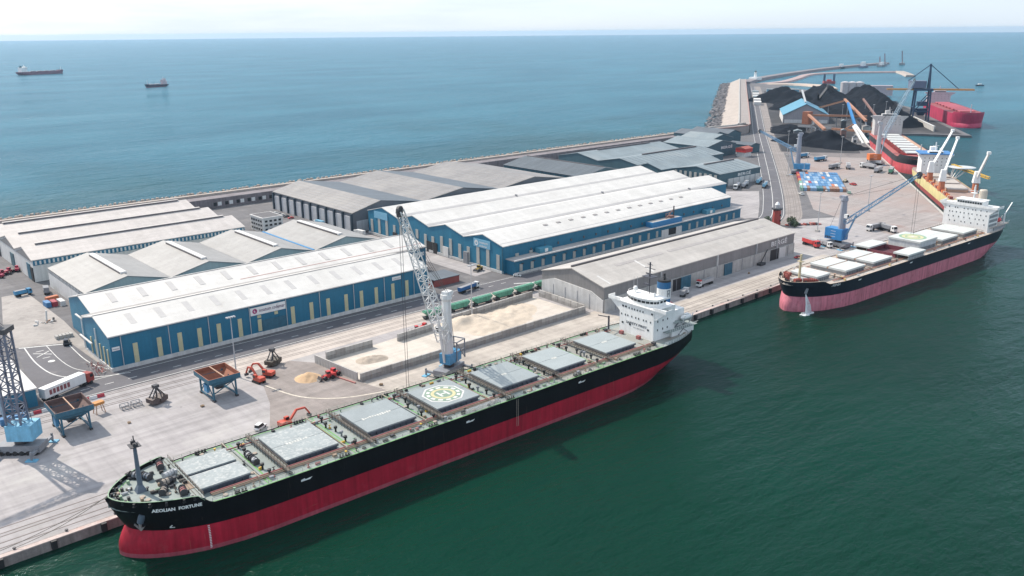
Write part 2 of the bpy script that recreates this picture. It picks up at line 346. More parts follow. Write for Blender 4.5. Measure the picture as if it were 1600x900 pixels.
for a, b in (((76, 400), (82, 394)), ((76, 394), (82, 399)), ((77.5, 391), (80.5, 391)), ((77.5, 401.5), (80.5, 401.5))):
    MB().bar((*a, QZ+0.112), (*b, QZ+0.112), 0.5, 0.01).build('rail_crossing_mark', paint_w, mk)
MB().disc(1.4, QZ+0.112, 16, (79.5, 385)).build('painted_roundel', paint_w, mk)
strip(smooth_line([(134, 300), (139, 280), (150, 268), (166, 262), (172, 262)]), 0.7, QZ+0.075).build('painted_arc', mat('faded_paint', (0.55, 0.5, 0.42), 0.8, 0.2, 0.6), mk)
strip(smooth_line([(300, 338), (312, 330), (314, 322)]), 1.0, QZ+0.11).build('painted_arc', paint_w, mk)
# rails: pairs set in the quay edge and beside the road
rail_m = mat('rail_groove', (0.16, 0.13, 0.12), 0.7, 0.2, 0.5)
def track(name, ys, x0, x1):
    o = None
    for y in ys:
        mb = MB().box(x0, x1, y-0.16, y+0.16, QZ+0.02, QZ+0.075)
        if o is None: o = struct(name, mb, rail_m)
        else: mb.build('rail', rail_m, o)
track('quay_rail_track', (243.2, 246.0, 249.5, 251.2, 254.5), -300, 300)
track('outer_rail_track', (243.2, 246.0, 249.5, 251.2), 301, 560)
track('siding_rail_track', (321.0, 322.5, 326, 327.5, 331.5, 333.0), -100, 345)
RT = [(x, y) for x, y in ROADL if x > 470]
rt = struct('curved_rail_track', strip(RT, 12, QZ+0.055, -15), mat('grey_dust_bed', (.26, .235, .22), .9, .14, .06, tracks=.12))
for off in (-11.2, -12.8, -15.5, -17.1, -19.5): strip(RT, 0.35, QZ+0.08, off).build('rail', rail_m, rt)
# dark recessed joints and sleepers in the quay strip, coping and fenders
qw = struct('quay_wall', MB().box(-400, 628, 237.9, 240.2, -6, QZ+0.12), mat('quay_wall_concrete', (0.27, 0.235, 0.22), 0.9, 0.18, 0.2, streak=0.35, bump=0.3, bscale=0.6))
MB().box(-400, 628, 237.6, 239.3, QZ+0.12, QZ+0.42).build('coping', mat('stained_coping', (0.46, 0.38, 0.35), 0.85, 0.18, 0.15, spots=[((0.42, 0.2, 0.15), 0.05, 0.58, 0.7)]), qw)
fm = MB().box(-0.7, 0.7, -0.55, 0.55, -1.6, 0.9).mesh('fender', black)
bm_ = MB().lathe([(0.45, 0), (0.3, 0.15), (0.28, 0.5), (0.5, 0.6), (0.45, 0.8)], 8).mesh('bollard', steel_d)
for k in range(44):
    x = 16 + k*13.0
    link('fender', fm, qw, loc=(x, 237.2, QZ-0.6)); link('bollard', bm_, qw, loc=(x+4, 239.7, QZ+0.12))
q2 = MB(); a, b, c, d = F2(0, -0.6), F2(560, -0.6), F2(560, 1.2), F2(0, 1.2)
q2.hexa([(*p[:2], -6) for p in (a, b, c, d)], [(*p[:2], QZ+0.3) for p in (a, b, c, d)])
struct('far_quay_wall', q2, wcon)

# sea wall behind the warehouses, then the breakwater with its paved slope and rock toe
stone = mat('sea_wall_stone', (0.20, 0.18, 0.19), 0.9, 0.2, 0.15, streak=0.25)
pale = mat('pale_armour_concrete', (0.36, 0.315, 0.28), 0.9, 0.18, 0.1, bump=0.6, bscale=0.5)
sw = thing('sea_wall', 'long dark stone sea wall with pale parapet behind the warehouses', 'sea wall')
MB().box(-400, 965, 660, 674, 2.0, 10.5).build('wall_body', stone, sw)
MB().box(-400, 985, 674, 678, 2.0, 12.2).build('parapet', mat('parapet_concrete', (0.40, 0.35, 0.31), 0.9, 0.15, 0.1), sw)
MB().prism([(678, 11.6), (681, 11.6), (700, -3), (678, -3)], -400, 985).build('armour_slope', pale, sw)
blk = MB().hexa([(-1.5, -1.1, 0), (1.4, -1.2, 0), (1.5, 1.2, 0), (-1.3, 1.1, 0)], [(-1.2, -0.9, 2), (1.1, -1.0, 2.3), (1.3, 0.8, 1.9), (-1.1, 0.9, 2.2)]).mesh('armour_block', pale)
for k in range(285):
    o = link('armour_block', blk, sw, loc=(-40 + k*3.55 + random.uniform(-.6, .6), 680.5 + random.uniform(-1, 2.5), 10.6 + random.uniform(-.5, .5)), rz=random.uniform(0, 3))
for k in range(18):                                     # arched store openings in the landward face
    x = 270 + k*9.5
    if k == 8: MB().box(x-3.5, x+3.5, 659.6, 660.4, QZ, 8.2).build('store_opening', black, sw)
    else:
        MB().box(x-1.3, x+1.3, 659.7, 660.4, 4.6, 7.2).build('store_window', glass, sw)
        MB().box(x+2.2, x+5.2, 659.8, 660.4, 4.4, 7.4).build('parked_car_panel', white, sw)  # white panel on the wall face, standing in for a car parked along it
def loft(profile, path, name, m, parent=None, smooth=False):
    """sweep an open profile (offset to the left of travel, z) along a path"""
    mb = MB(); P = [Vector((p[0], p[1], 0)) for p in path]; k = len(profile); vs = []
    for i, p in enumerate(P):
        d = (P[min(i+1, len(P)-1)] - P[max(i-1, 0)]).normalized(); nn = Vector((-d.y, d.x, 0))
        for o, z in profile: q = p + nn*o; vs.append((q.x, q.y, z))
    fs = [(i*k+j, (i+1)*k+j, (i+1)*k+j+1, i*k+j+1) for i in range(len(P)-1) for j in range(k-1)]
    fs += [tuple(range(k)), tuple(range((len(P)-1)*k, len(P)*k))]
    return mb.add(vs, fs).build(name, m, parent, smooth)
BWP = smooth_line([(940, 661), (968, 657), (988, 655), (1008, 660), (1040, 680), (1300, 856), (1500, 992), (1794, 1191), (1960, 1303)], 4)
bw = thing('breakwater', 'broad concrete breakwater with walkway and paved slope left of the coal yard', 'breakwater')
loft([(0, -4), (0, 13), (14, 13), (14, -4)], BWP, 'walkway', mat('breakwater_walkway', (0.29, 0.26, 0.245), 0.9, 0.1, 0.1), bw)
loft([(14.02, -4), (14.02, 14.6), (16, 14.6), (16, -4)], BWP, 'parapet', wcon, bw)
loft([(16.02, -4), (16.02, 13.4), (42, 2.5), (42, -4)], BWP, 'paved_slope', pale, bw)
loft([(-0.3, 13), (-0.3, 14.1), (0.3, 14.1), (0.3, 13)], BWP, 'kerb', mat('reddish_kerb', (0.42, 0.25, 0.22), 0.9, 0.1, 0.2), bw)
rk = MB()
for k in range(1500):
    i = random.randrange(9, len(BWP)-1); p = Vector((*BWP[i], 0)).lerp(Vector((*BWP[min(i+1, len(BWP)-1)], 0)), random.random())
    o = random.uniform(39, 62); s = random.uniform(1.3, 3.0); c = p + V2*o; z = max(-1.2, 2.6 - (o-39)*0.16) + random.uniform(-.5, .4)
    pts = [(c.x + s*dx*random.uniform(.7, 1.2), c.y + s*dy*random.uniform(.7, 1.2), z + s*.8*dz*random.uniform(.7, 1.2)) for dx, dy, dz in
           ((-1,-1,-1),(1,-1,-1),(1,1,-1),(-1,1,-1),(-.8,-.8,1),(.8,-.8,1),(.8,.8,1),(-.8,.8,1))]
    rk.hexa(pts[:4], pts[4:])
rko = rk.build('rock_toe', mat('wet_rock', (0.17, 0.16, 0.165), 0.8, 0.35, 0.2), kind='stuff'); tag(rko, 'grey rubble rocks piled along the foot of the breakwater', 'rocks')

# ================================================================== WAREHOUSES
roof_w = mat('white_roof_sheet', (0.60, 0.585, 0.555), 0.5, 0.06, 0.05, rib=0.25, ribdir='X', ribscale=0.9, sheet=('X', 3.1, 0.035), tracks=0.05, spots=[((0.50, 0.485, 0.455), 0.03, 0.55, 0.75), ((0.45, 0.41, 0.37), 0.12, 0.64, 0.8)])
roof_wy = mat('pale_roof_sheet', (0.30, 0.295, 0.285), 0.55, 0.07, 0.05, rib=0.25, ribdir='Y', ribscale=0.9, sheet=('Y', 3.2, 0.04), tracks=0.07, spots=[((0.25, 0.245, 0.235), 0.04, 0.5, 0.7)])
roof_t = mat('warm_white_roof_sheet', (0.50, 0.465, 0.44), 0.55, 0.07, 0.05, sheet=('X', 3.2, 0.04), tracks=0.07, rib=0.25, ribdir='X', ribscale=0.9, spots=[((0.37, 0.34, 0.315), 0.05, 0.55, 0.75)])
roof_b = mat('stone_grey_roof_sheet', (0.46, 0.43, 0.395), 0.55, 0.07, 0.05, sheet=('X', 3.2, 0.04), tracks=0.07, rib=0.25, ribdir='X', ribscale=0.9, spots=[((0.38, 0.35, 0.32), 0.06, 0.5, 0.72)])
roof_g = mat('grey_roof_sheet', (0.225, 0.215, 0.21), 0.6, 0.10, 0.05, sheet=('Y', 5.0, 0.07), tracks=0.07, rib=0.3, ribdir='Y', ribscale=0.8, spots=[((0.285, 0.27, 0.255), 0.03, 0.5, 0.7)])
roof_bg = mat('blue_grey_roof_sheet', (0.10, 0.12, 0.14), 0.6, 0.10, 0.05, sheet=('Y', 5.0, 0.08), rib=0.3, ribdir='Y', ribscale=0.8)
roof_c = mat('pale_cyan_roof_sheet', (0.20, 0.245, 0.265), 0.55, 0.10, 0.05, sheet=('X', 4.0, 0.06), tracks=0.07, rib=0.25, ribdir='X', ribscale=0.8, spots=[((0.25, 0.285, 0.295), 0.03, 0.5, 0.7)])
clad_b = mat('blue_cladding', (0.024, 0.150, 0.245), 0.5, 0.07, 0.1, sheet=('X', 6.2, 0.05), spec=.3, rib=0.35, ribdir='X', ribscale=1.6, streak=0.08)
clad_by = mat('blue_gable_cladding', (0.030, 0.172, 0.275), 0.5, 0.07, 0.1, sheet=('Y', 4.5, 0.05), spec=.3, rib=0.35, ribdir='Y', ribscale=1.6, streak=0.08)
clad_g = mat('pale_green_cladding', (0.38, 0.45, 0.44), 0.55, 0.06, 0.1, rib=0.3, ribdir='X', ribscale=1.4, streak=0.08)
clad_s = mat('slate_cladding', (0.135, 0.145, 0.165), 0.55, 0.09, 0.1, rib=0.3, ribdir='X', ribscale=1.4, streak=0.1)
clad_gr = mat('grey_cladding', (0.215, 0.21, 0.21), 0.55, 0.09, 0.1, sheet=('X', 7.0, 0.06), rib=0.3, ribdir='Y', ribscale=1.4, streak=0.12)
clad_dk = mat('teal_cladding', (0.045, 0.105, 0.135), 0.55, 0.1, 0.1, rib=0.3, ribdir='X', ribscale=1.4, streak=0.1)
strip_m = mat('cream_window_strip', (0.50, 0.47, 0.30), 0.5, 0.07, 0.6)
strip_g = mat('pale_window_strip', (0.40, 0.40, 0.375), 0.5, 0.08, 0.6)
sky_m = mat('grey_skylight', (0.47, 0.455, 0.44), 0.45, 0.06, 0.4)
wall_w = mat('white_render_wall', (0.62, 0.615, 0.60), 0.75, 0.07, 0.12, streak=0.15)
gut_r = mat('red_gutter', (0.40, 0.17, 0.15), 0.6, 0.1, 0.5)
vent_d = mat('dark_ridge_vent', (0.11, 0.10, 0.105), 0.6, 0.12, 0.4)
lt_blue = mat('faded_blue_panel', (0.17, 0.38, 0.52), 0.5, 0.06, 0.3)

def swp(mb, sw):
    if sw: mb.v = [(p[1], p[0], p[2]) for p in mb.v]
    return mb
def bay_roof(x0, x1, y0, y1, e, pk, th=0.45, ov=0.5, ym=None, oy=0.35):
    ym = (y0+y1)/2 if ym is None else ym
    return MB().prism([(y0-oy, e), (ym, pk), (y1+oy, e), (y1+oy, e+th), (ym, pk+th), (y0-oy, e+th)], x0-ov, x1+ov)
def on_slope(x0, x1, ya, yb, y0, y1, e, pk, lift=0.5, th=0.1, ym=None):
    """thin slab lying on the roof slope of a bay between two y values"""
    ym = (y0+y1)/2 if ym is None else ym
    zz = lambda y: e + (pk-e)*((y-y0)/(ym-y0) if y < ym else (y1-y)/(y1-ym))
    return MB().prism([(ya, zz(ya)+lift), (yb, zz(yb)+lift), (yb, zz(yb)+lift+th), (ya, zz(ya)+lift+th)], x0, x1)
def warehouse(name, label, bays, x0, x1, e, pk, wm, rm, sw=False, zb=QZ, plinth=None, ends=None):
    """parallel gabled bays; ridge along local x; bays = [(y0, y1)]; sw swaps x and y"""
    t = thing(name, label, 'warehouse')
    poly = [(bays[0][0], zb)]
    for (a, b) in bays: poly += [(a, e), ((a+b)/2, pk), (b, e)]
    poly.append((bays[-1][1], zb)); pp = []
    for p in poly:
        if not pp or p != pp[-1]: pp.append(p)
    if ends is None: swp(MB().prism(pp, x0, x1), sw).build('wall', wm, t)
    for i, (a, b) in enumerate(bays):
        xa, xb = ends[i] if ends else (x0, x1)
        if ends: swp(MB().prism([(a+0.01*i, zb), (a+0.01*i, e), ((a+b)/2, pk), (b, e), (b, zb)], xa, xb), sw).build('wall', wm, t)
        rmx = rm[i] if isinstance(rm, list) else rm
        swp(bay_roof(xa, xb, a + (0.4 if i else 0), b - (0.4 if i < len(bays)-1 else 0), e+0.02, pk+0.02), sw).build('roof', rmx, t)
    if plinth:
        a, b = bays[0][0], bays[-1][1]
        swp(MB().box(x0-0.35, x1+0.35, a-0.35, b+0.35, zb, zb+plinth), sw).build('plinth', wconl, t)
    return t
def wbox(t, name, m, x0, x1, y0, y1, z0, z1): return MB().box(x0, x1, y0, y1, z0, z1).build(name, m, t)

# --- blue two-bay warehouse with the company sign
w1 = warehouse('blue_warehouse', 'long blue two-bay warehouse with white roof and a company sign', [(354.5, 390), (390, 426)], 95, 254, 17.5, 22.2, [clad_b, clad_by], roof_w, plinth=None, ends=[(95, 254), (99.5, 279)])
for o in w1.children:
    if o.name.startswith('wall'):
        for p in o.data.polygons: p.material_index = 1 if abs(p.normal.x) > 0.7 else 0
wbox(w1, 'plinth', wconl, 94.6, 254.3, 354.1, 354.5, QZ, QZ+1.7)
wbox(w1, 'plinth', wconl, 94.55, 94.99, 354.6, 390, QZ, QZ+1.2)
SX = [104.8, 114.6, 123.3, 131.9, 140.6, 150.4, 159.7, 176.4, 186.1, 195.1, 205.0, 213.7, 222.3, 232.3, 240.9]
for i, x in enumerate(SX):
    if i == 6:
        wbox(w1, 'window_strip', strip_m, x-0.9, x+0.9, 354.32, 354.52, 5.0, 10.6); wbox(w1, 'window_strip', strip_m, x-0.9, x+0.9, 354.32, 354.52, 11.3, 12.6)
    else: wbox(w1, 'window_strip', strip_m, x-0.95, x+0.95, 354.32, 354.52, 4.6, 13.0)
wbox(w1, 'window_strip', strip_m, 167.2, 168.9, 354.32, 354.52, 11.3, 12.7)
for x in (99.4, 118.9, 136.2, 155.2, 173.2, 190.6, 209.4, 227.2, 245.2): wbox(w1, 'downpipe', galv, x-0.14, x+0.14, 354.15, 354.4, 4.5, 17.3)
wbox(w1, 'door', blue_s, 160.9, 172.6, 354.28, 354.48, QZ+0.1, 9.8)
wbox(w1, 'dark_fascia', mat('dark_blue_fascia', (0.02, 0.11, 0.18), 0.5, .05, .2), 94.7, 254.2, 354.3, 354.5, 16.9, 17.5)
sg = wbox(w1, 'sign', white, 155.6, 172.8, 354.1, 354.3, 13.0, 16.6)
ink = mat('dark_plum_ink', (0.09, 0.05, 0.12), 0.6, .05, 1)
lettering('sign_text', 'noatum', 2.3, (159.8, 354.05, 14.2), (1, 0, 0), (0, 0, 1), ink, sg, 0.03, 5.8); lettering('sign_text', 'codemar', 2.3, (166.2, 354.05, 14.2), (1, 0, 0), (0, 0, 1), ink, sg, 0.03, 6.2)
md = MB(); md.ring(0.5, 1.15, 0, 20); md.disc(0.4, 0.0, 14, (0.35, 0.2)); md.xf(Matrix.Translation((157.7, 354.04, 14.9)) @ Matrix.Rotation(R_(90), 4, 'X')); md.build('sign_emblem', [mat('magenta_ink', (0.35, 0.03, 0.15), .6, .05, 1)], sg, flip=False)
s2_ = wbox(w1, 'small_sign', white, 95.6, 98.6, 354.15, 354.33, 11.6, 13.2); lettering('sign_text', 'noatum', 0.85, (95.9, 354.1, 12.1), (1, 0, 0), (0, 0, 1), ink, s2_, .01, 2.4)
s2_ = wbox(w1, 'small_sign', white, 232.0, 237.2, 354.1, 354.3, 14.6, 16.4); lettering('sign_text', 'noatum', 0.8, (232.4, 354.05, 15.1), (1, 0, 0), (0, 0, 1), ink, s2_, .01, 2.1); lettering('sign_text', 'codemar', 0.8, (234.7, 354.05, 15.1), (1, 0, 0), (0, 0, 1), ink, s2_, .01, 2.2)
s2_ = wbox(w1, 'small_sign', white, 279.0, 279.2, 391.5, 396.5, 13.6, 15.6)
s2_ = wbox(w1, 'small_sign', white, 272.0, 277.6, 389.6, 389.9, 13.4, 15.4); lettering('sign_text', 'noatum', 0.8, (272.3, 389.55, 14.0), (1, 0, 0), (0, 0, 1), ink, s2_, .01, 2.2); lettering('sign_text', 'codemar', 0.8, (274.8, 389.55, 14.0), (1, 0, 0), (0, 0, 1), ink, s2_, .01, 2.4)
wbox(w1, 'window_strip', strip_g, 269.5, 271.3, 389.7, 390.0, 4.5, 11.5)
for i in range(12):
    x = 106 + i*12.3; on_slope(x, x+2.6, 360, 368.6, 354.5, 390, 17.5, 22.2).build('skylight', sky_m, w1)
    x = 110 + i*13.6; on_slope(x, x+2.6, 396.5, 405, 390, 426, 17.5, 22.2).build('skylight', sky_m, w1)
on_slope(94.8, 254.2, 358.2, 358.6, 354.5, 390, 17.5, 22.2, 0.46, 0.08).build('roof_line', gut_r, w1)
on_slope(170, 279, 394.4, 394.7, 390, 426, 17.5, 22.2, 0.46, 0.08).build('roof_line', gut_r, w1)
MB().box(95, 279, 388.9, 391.1, 17.7, 18.3).build('valley_gutter', mat('valley_grey', (.30, .29, .28), .6, .1, .3), w1)
MB().box(94.6, 254.4, 371.9, 372.6, 22.3, 22.85).build('ridge_cap', mat('valley_grey', (.3, .29, .28)), w1); MB().box(99, 279.4, 407.7, 408.3, 22.3, 22.8).build('ridge_cap', MATS['valley_grey'], w1)
for y in (358.2, 363, 368, 374, 380): wbox(w1, 'window_strip', strip_m, 94.7, 95.02, y-0.6, y+0.6, 4.2, 11.5)
for y in (371.5, 389.8): wbox(w1, 'downpipe', white, 94.4, 94.8, y-0.22, y+0.22, 4, 17.4)
MB().box(93.4, 94.2, 376, 392, 9.4, 9.8).build('door_track', wall_w, w1); MB().box(97.6, 98.4, 394, 412, 13.0, 13.4).build('door_track', wall_w, w1)

# --- grey-roofed four-gable warehouse behind it (ridges run away from the quay)
B2 = [(111 + 42.2*i, 111 + 42.2*(i+1)) for i in range(4)]
w2 = warehouse('four_gable_warehouse', 'grey roofed warehouse with four gables behind the signed blue warehouse', B2, 443, 508, 13, 18, clad_g, roof_wy, sw=True)
for i, (a, b) in enumerate(B2):
    m = (a+b)/2
    MB().prism([(m-1.6, 18.3), (m+1.6, 18.3), (m+1.4, 19.3), (m-1.4, 19.3)], 449, 501, 'y').build('ridge_ventilator', wall_w, w2)
    MB().box(m-1.75, m-1.3, 450, 500, 18.25, 19.0).build('vent_slot', vent_d, w2)
wbox(w2, 'side_wall', wall_w, 110.6, 111.0, 443.3, 508, QZ, 10.9)
wbox(w2, 'window_band', mat('blue_grey_louvre', (0.08, 0.12, 0.16), .5, .1, .5), 110.7, 111.02, 443.3, 508, 10.95, 12.8)
for k in range(26): wbox(w2, 'mullion', wall_w, 110.55, 110.75, 444 + k*2.5, 444.7 + k*2.5, 10.95, 12.8)
MB().box(236.2, 237.6, 443, 508.5, 13.2, 14.0).build('blue_gutter', mat('bright_blue_gutter', (0.03, 0.20, 0.42), .5, .1, .5), w2)

# --- three-bay warehouse against the sea wall
w3 = warehouse('three_ridge_warehouse', 'white roofed warehouse with three dark ridge vents near the sea wall', [(524, 562), (562, 600.5), (600.5, 640)], 107, 232, 15, 19.6, wall_w, roof_t)
for y0, y1, ym in ((524, 562, 543), (562, 600.5, 581.2), (600.5, 640, 620.2)):
    MB().box(114, 226, ym-1.0, ym+0.9, 19.5, 20.7).build('ridge_ventilator', vent_d, w3); MB().box(113.5, 226.5, ym-1.0, ym+1.2, 20.7, 20.95).build('vent_cap', roof_t, w3)
wbox(w3, 'window_band', clad_b, 107.3, 231.8, 523.7, 524.02, 12.2, 14.9)
for k in range(54): wbox(w3, 'window_pane', wall_w, 108.2 + k*2.3, 109.2 + k*2.3, 523.55, 523.72, 12.5, 14.6)
MB().box(106.6, 107.02, 530, 537, QZ, 12).build('door', blue_s, w3); MB().box(106.5, 107.02, 524.6, 529, QZ, 11).build('dark_doorway', black, w3)
MB().box(106.6, 107.02, 568, 576, QZ, 11).build('door', clad_dk, w3); MB().box(106.55, 107.02, 604, 612, QZ, 12).build('dark_doorway', black, w3)
for a, b in ((524, 562), (562, 600.5), (600.5, 640)):
    m = (a+b)/2; MB().prism([(a+1, 14.2), (b-1, 14.2), (m, 18.6)], 106.75, 107.0).build('gable_cladding', clad_gr, w3)

# --- long grey warehouse with open bays along its left wall
w4 = thing('grey_bay_warehouse', 'large dark grey three-gable warehouse with white bays along its left wall', 'warehouse')
pr = [(303, QZ), (303, 16), (326, 22), (363, 16.5), (400, 22), (437, 16.5), (474, 22), (511, 16.5), (511, QZ)]
MB().prism(pr, 508, 625, 'y').build('wall', clad_s, w4)
for (a, m, b, ea, eb) in ((302.6, 326, 363, 16, 16.5), (363, 400, 437, 16.5, 16.5), (437, 474, 511.5, 16.5, 16.5)):
    MB().prism([(a, ea), (m, 22), (m, 22.5), (a, ea+.5)], 507.5, 625.5, 'y').build('roof_left', roof_g, w4)
    MB().prism([(m, 22), (b, eb), (b, eb+.5), (m, 22.5)], 507.5, 625.5, 'y').build('roof_right', roof_bg if a < 400 else roof_g, w4)
    for k in range(6): 
        x = a + (m-a)*(k+1)/7; z = ea + (22-ea)*(k+1)/7 + 0.5
        MB().box(x-0.12, x+0.12, 508, 625, z, z+0.12).build('roof_seam', galv, w4)
for k in range(11):
    y = 508.3 + k*11.55
    MB().box(301.6, 303.0, y-0.8, y+0.8, QZ, 15.9).build('column', mat('dark_teal_column', (0.03, 0.05, 0.07), .6, .1, .5), w4)
    if k < 10: MB().box(302.3, 302.98, y+1.4, y+9.9, QZ, 13.6).build('bay_panel', mat('grey_white_panel', (0.44, 0.45, 0.47), .6, .08, .3, streak=.15), w4)
for x in (306, 316.5): MB().box(x, x+9.2, 507.6, 508.0, QZ, 10.5).build('bay_panel', MATS['grey_white_panel'], w4)

# --- dark blue single gable next to it
w5 = warehouse('dark_blue_gable_warehouse', 'dark blue grey single-gable warehouse between the grey bays and pale roofs', [(523, 579)], 501, 602, 16.5, 22, clad_dk, roof_bg, sw=True)
for k in range(9): 
    x = 525 + k*2.8; MB().box(x, x+0.2, 501, 602, 17.2 + (x-523)*0.196, 17.35 + (x-523)*0.196).build('roof_seam', roof_c, w5)
MB().box(550.4, 551.6, 503, 600, 22.3, 23.0).build('ridge_cap', vent_d, w5)
for k in range(16): MB().box(522.6, 523.0, 504 + k*6, 504.5 + k*6, QZ, 16.2).build('column', blue_s, w5)

# --- big white four-bay warehouse
BB = [(357, 393), (393, 428.6), (428.6, 464.2), (464.2, 500)]
w6 = warehouse('big_white_roof_warehouse', 'huge blue warehouse with four white arched roofs and a flat annex', BB, 309, 574, 18.4, 22.8, [clad_b, clad_by], roof_w, ends=[(309, 528), (309.6, 574), (310.2, 574.6), (310.8, 575.2)])
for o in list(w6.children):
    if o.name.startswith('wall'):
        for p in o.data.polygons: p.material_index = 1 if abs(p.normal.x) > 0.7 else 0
for (a, b), x0, x1 in zip(BB, (309, 309.6, 310.2, 310.8), (528, 574, 574.6, 575.2)):
    on_slope(x0, x1, a+0.6, a+3.2, a, b, 18.4, 22.8, 0.46, 0.09).build('eaves_strip', mat('grey_eaves_sheet', (0.40, 0.39, 0.385), .55, .1, .1), w6)
    for j in range(4):
        y = a + 4.4 + j*9.0; top = 14.8 if j in (1, 2) else 13.2
        MB().box(x0-0.3, x0+0.02, y-1.35, y+1.35, 4.6 if (j != 1 or a != 428.6) else 9, top).build('window_strip', strip_g, w6)
    MB().box(x0-0.45, x0+0.05, a, b, QZ, QZ+1.4).build('plinth', wconl, w6)
    MB().box(x0-0.55, x0+0.05, a-0.35 + (0.5 if a == 357 else 0), a+0.35 + (0.5 if a == 357 else 0), QZ, 17.6).build('downpipe', blue_s, w6)
for a, b, tx in ((368, 383, True), (476, 492, False)):
    s_ = MB().box(308.55 if tx else 310.3, 308.98 if tx else 310.78, a, b, 14.9, 19.6).build('sign', lt_blue, w6)
    if tx:
        lettering('sign_text', 'noatum', 1.9, (308.5, 377.6, 17.4), (0, -1, 0), (0, 0, 1), white, s_, .03, 7.6); lettering('sign_text', 'codemar', 1.6, (308.5, 377.6, 15.5), (0, -1, 0), (0, 0, 1), white, s_, .03, 7.0)
        e_ = MB(); e_.ring(0.9, 1.7, 0, 20); e_.disc(.6, 0, 12, (.5, .3)); e_.xf(Matrix.Translation((308.5, 380.4, 17.2)) @ Matrix.Rotation(R_(-90), 4, 'Y')); e_.build('sign_emblem', white, s_, flip=False)
MB().box(309.2, 309.7, 424.5, 431, QZ, 9.5).build('dark_doorway', black, w6); MB().box(309.1, 309.65, 420, 424, QZ, 9.5).build('dark_doorway', black, w6)
MB().box(308.9, 309.5, 408.5, 414, QZ, 9.0).build('door', wall_w, w6); MB().box(309.7, 310.25, 465, 469.5, QZ, 8.5).build('dark_doorway', black, w6)
MB().box(307.6, 308.95, 388, 392, QZ, 10).build('canopy_door', steel_g, w6)
# flat-roofed annex along the front
an = MB().box(311, 531, 350, 357, QZ, 11.0).build('annex', clad_b, w6)
MB().box(310.6, 531.4, 349.5, 357, 11.0, 11.5).build('annex_roof', mat('annex_roof_felt', (0.40, 0.375, 0.36), .8, .12, .1), w6)
MB().box(310.5, 531.5, 349.1, 349.6, 11.0, 11.75).build('annex_parapet', wall_w, w6); MB().box(310.7, 531.3, 349.6, 350, QZ, QZ+1.5).build('plinth', wconl, w6)
for k in range(25):
    x = 315 + k*8.6
    if 442 < x < 462: continue
    MB().box(x, x+2.1, 349.7, 350.02, 4.7, 8.8).build('window_strip', strip_g, w6)
    if k < 9: MB().box(x+1.2, x+2.9, 349.2, 349.7, 8.9, 9.2).build('lamp_canopy', steel_d, w6)
MB().box(441, 448, 349.5, 350, QZ, 8.6).build('door', wall_w, w6); MB().box(448.3, 456, 349.65, 350.02, QZ, 8.6).build('dark_doorway', black, w6); MB().box(456, 462, 349.4, 350, QZ, 8.8).build('door', wall_w, w6)
for k in range(18):
    x = 330 + k*11
    MB().box(x, x+0.9, 356.6, 357.02, 13.2, 14.6).build('wall_vent', vent_d, w6)
    if k in (0, 1): MB().box(x-12, x-9.5, 356.6, 357.02, 11.6, 13.2).build('window_strip', strip_g, w6)
for x in (333, 493):
    c_ = MB().box(x, x+10, 352.2, 356.4, 11.5, 14.2).build('rooftop_cabin', mat('cabin_blue', (0.06, 0.24, 0.34), .5, .1, .3), w6); MB().box(x+4, x+6.4, 352.0, 352.2, 11.8, 13.8).build('cabin_panel', white, c_)
tk = MB().box(432, 463, 350.3, 356.2, 11.5, 14.8).build('rooftop_tank', mat('bright_blue_panel', (0.03, 0.19, 0.40), .5, .07, .3), w6); MB().box(433, 462, 351, 355.6, 14.8, 14.95).build('tank_top', roof_b, tk)
MB().tube((457, 353, 14.8), (457, 353, 22.5), 0.45).build('stack', steel_d, w6)
MB().bar((449, 353, 14.9), (456, 353, 20), .4).bar((449, 353, 14.9), (449, 353, 18.5), .4).bar((449, 353, 18), (456.4, 353, 19), .3).box(452, 456, 351.6, 354.6, 14.9, 16.4).build('rooftop_pipework', mat('rust_brown', (.22, .12, .1), .7, .2, .6), w6)
for k in range(13):
    x = 353 + k*11.0; on_slope(x, x+3.2, 369.5, 371, 357, 393, 18.4, 22.8, 0.5, 0.35).build('roof_vent', mat('vent_grey', (.30, .28, .27), .6, .15, .5), w6)
for x, y in ((416, 466.8), (470, 431), (528, 395.6)): MB().box(x, x+0.8, y-2, y, 19, 20.6).build('roof_ladder', steel_g, w6)

# --- front grey warehouse with the lettered fascia
w7 = warehouse('quayside_grey_warehouse', 'low grey warehouse with beige roof and white lettering beside the quay', [(270, 313.5)], 298, 469, 15.5, 21, clad_gr, roof_b)
wbox(w7, 'concrete_base', wcon, 298.3, 469.3, 269.5, 270, QZ, 9.6)
MB().prism([(270.2, QZ), (313.3, QZ), (313.3, 10.7), (304, 13.6), (278, 12.2), (270.2, 9.0)], 297.55, 298.0).build('concrete_gable', wconl, w7)
for y in (279, 287.5, 296, 304.5): MB().box(297.45, 297.6, y-0.12, y+0.12, QZ, 10.5).build('panel_joint', steel_g, w7)
for x in range(306, 468, 12): MB().box(x-0.15, x+0.15, 269.35, 269.55, QZ, 9.6).build('panel_joint', steel_g, w7)
for x in (341, 390, 428, 450): MB().box(x-0.3, x+0.3, 269.2, 269.98, 9.6, 15.6).build('downpipe', galv if x != 390 else wall_w, w7)
for xa, xb, xc in ((351, 357.6, 366), (396.5, 396.7, 404)):
    MB().box(xa, xb, 269.4, 270.1, QZ, 9.3).build('dark_doorway', black, w7); MB().box(xb, xc, 269.1, 269.5, QZ, 9.3).build('door', blue_s, w7)
MB().box(443, 452, 269.4, 270.1, QZ, 9.4).build('dark_doorway', black, w7); MB().box(452.2, 459, 269.1, 269.5, QZ, 9.2).build('door', wall_w, w7)
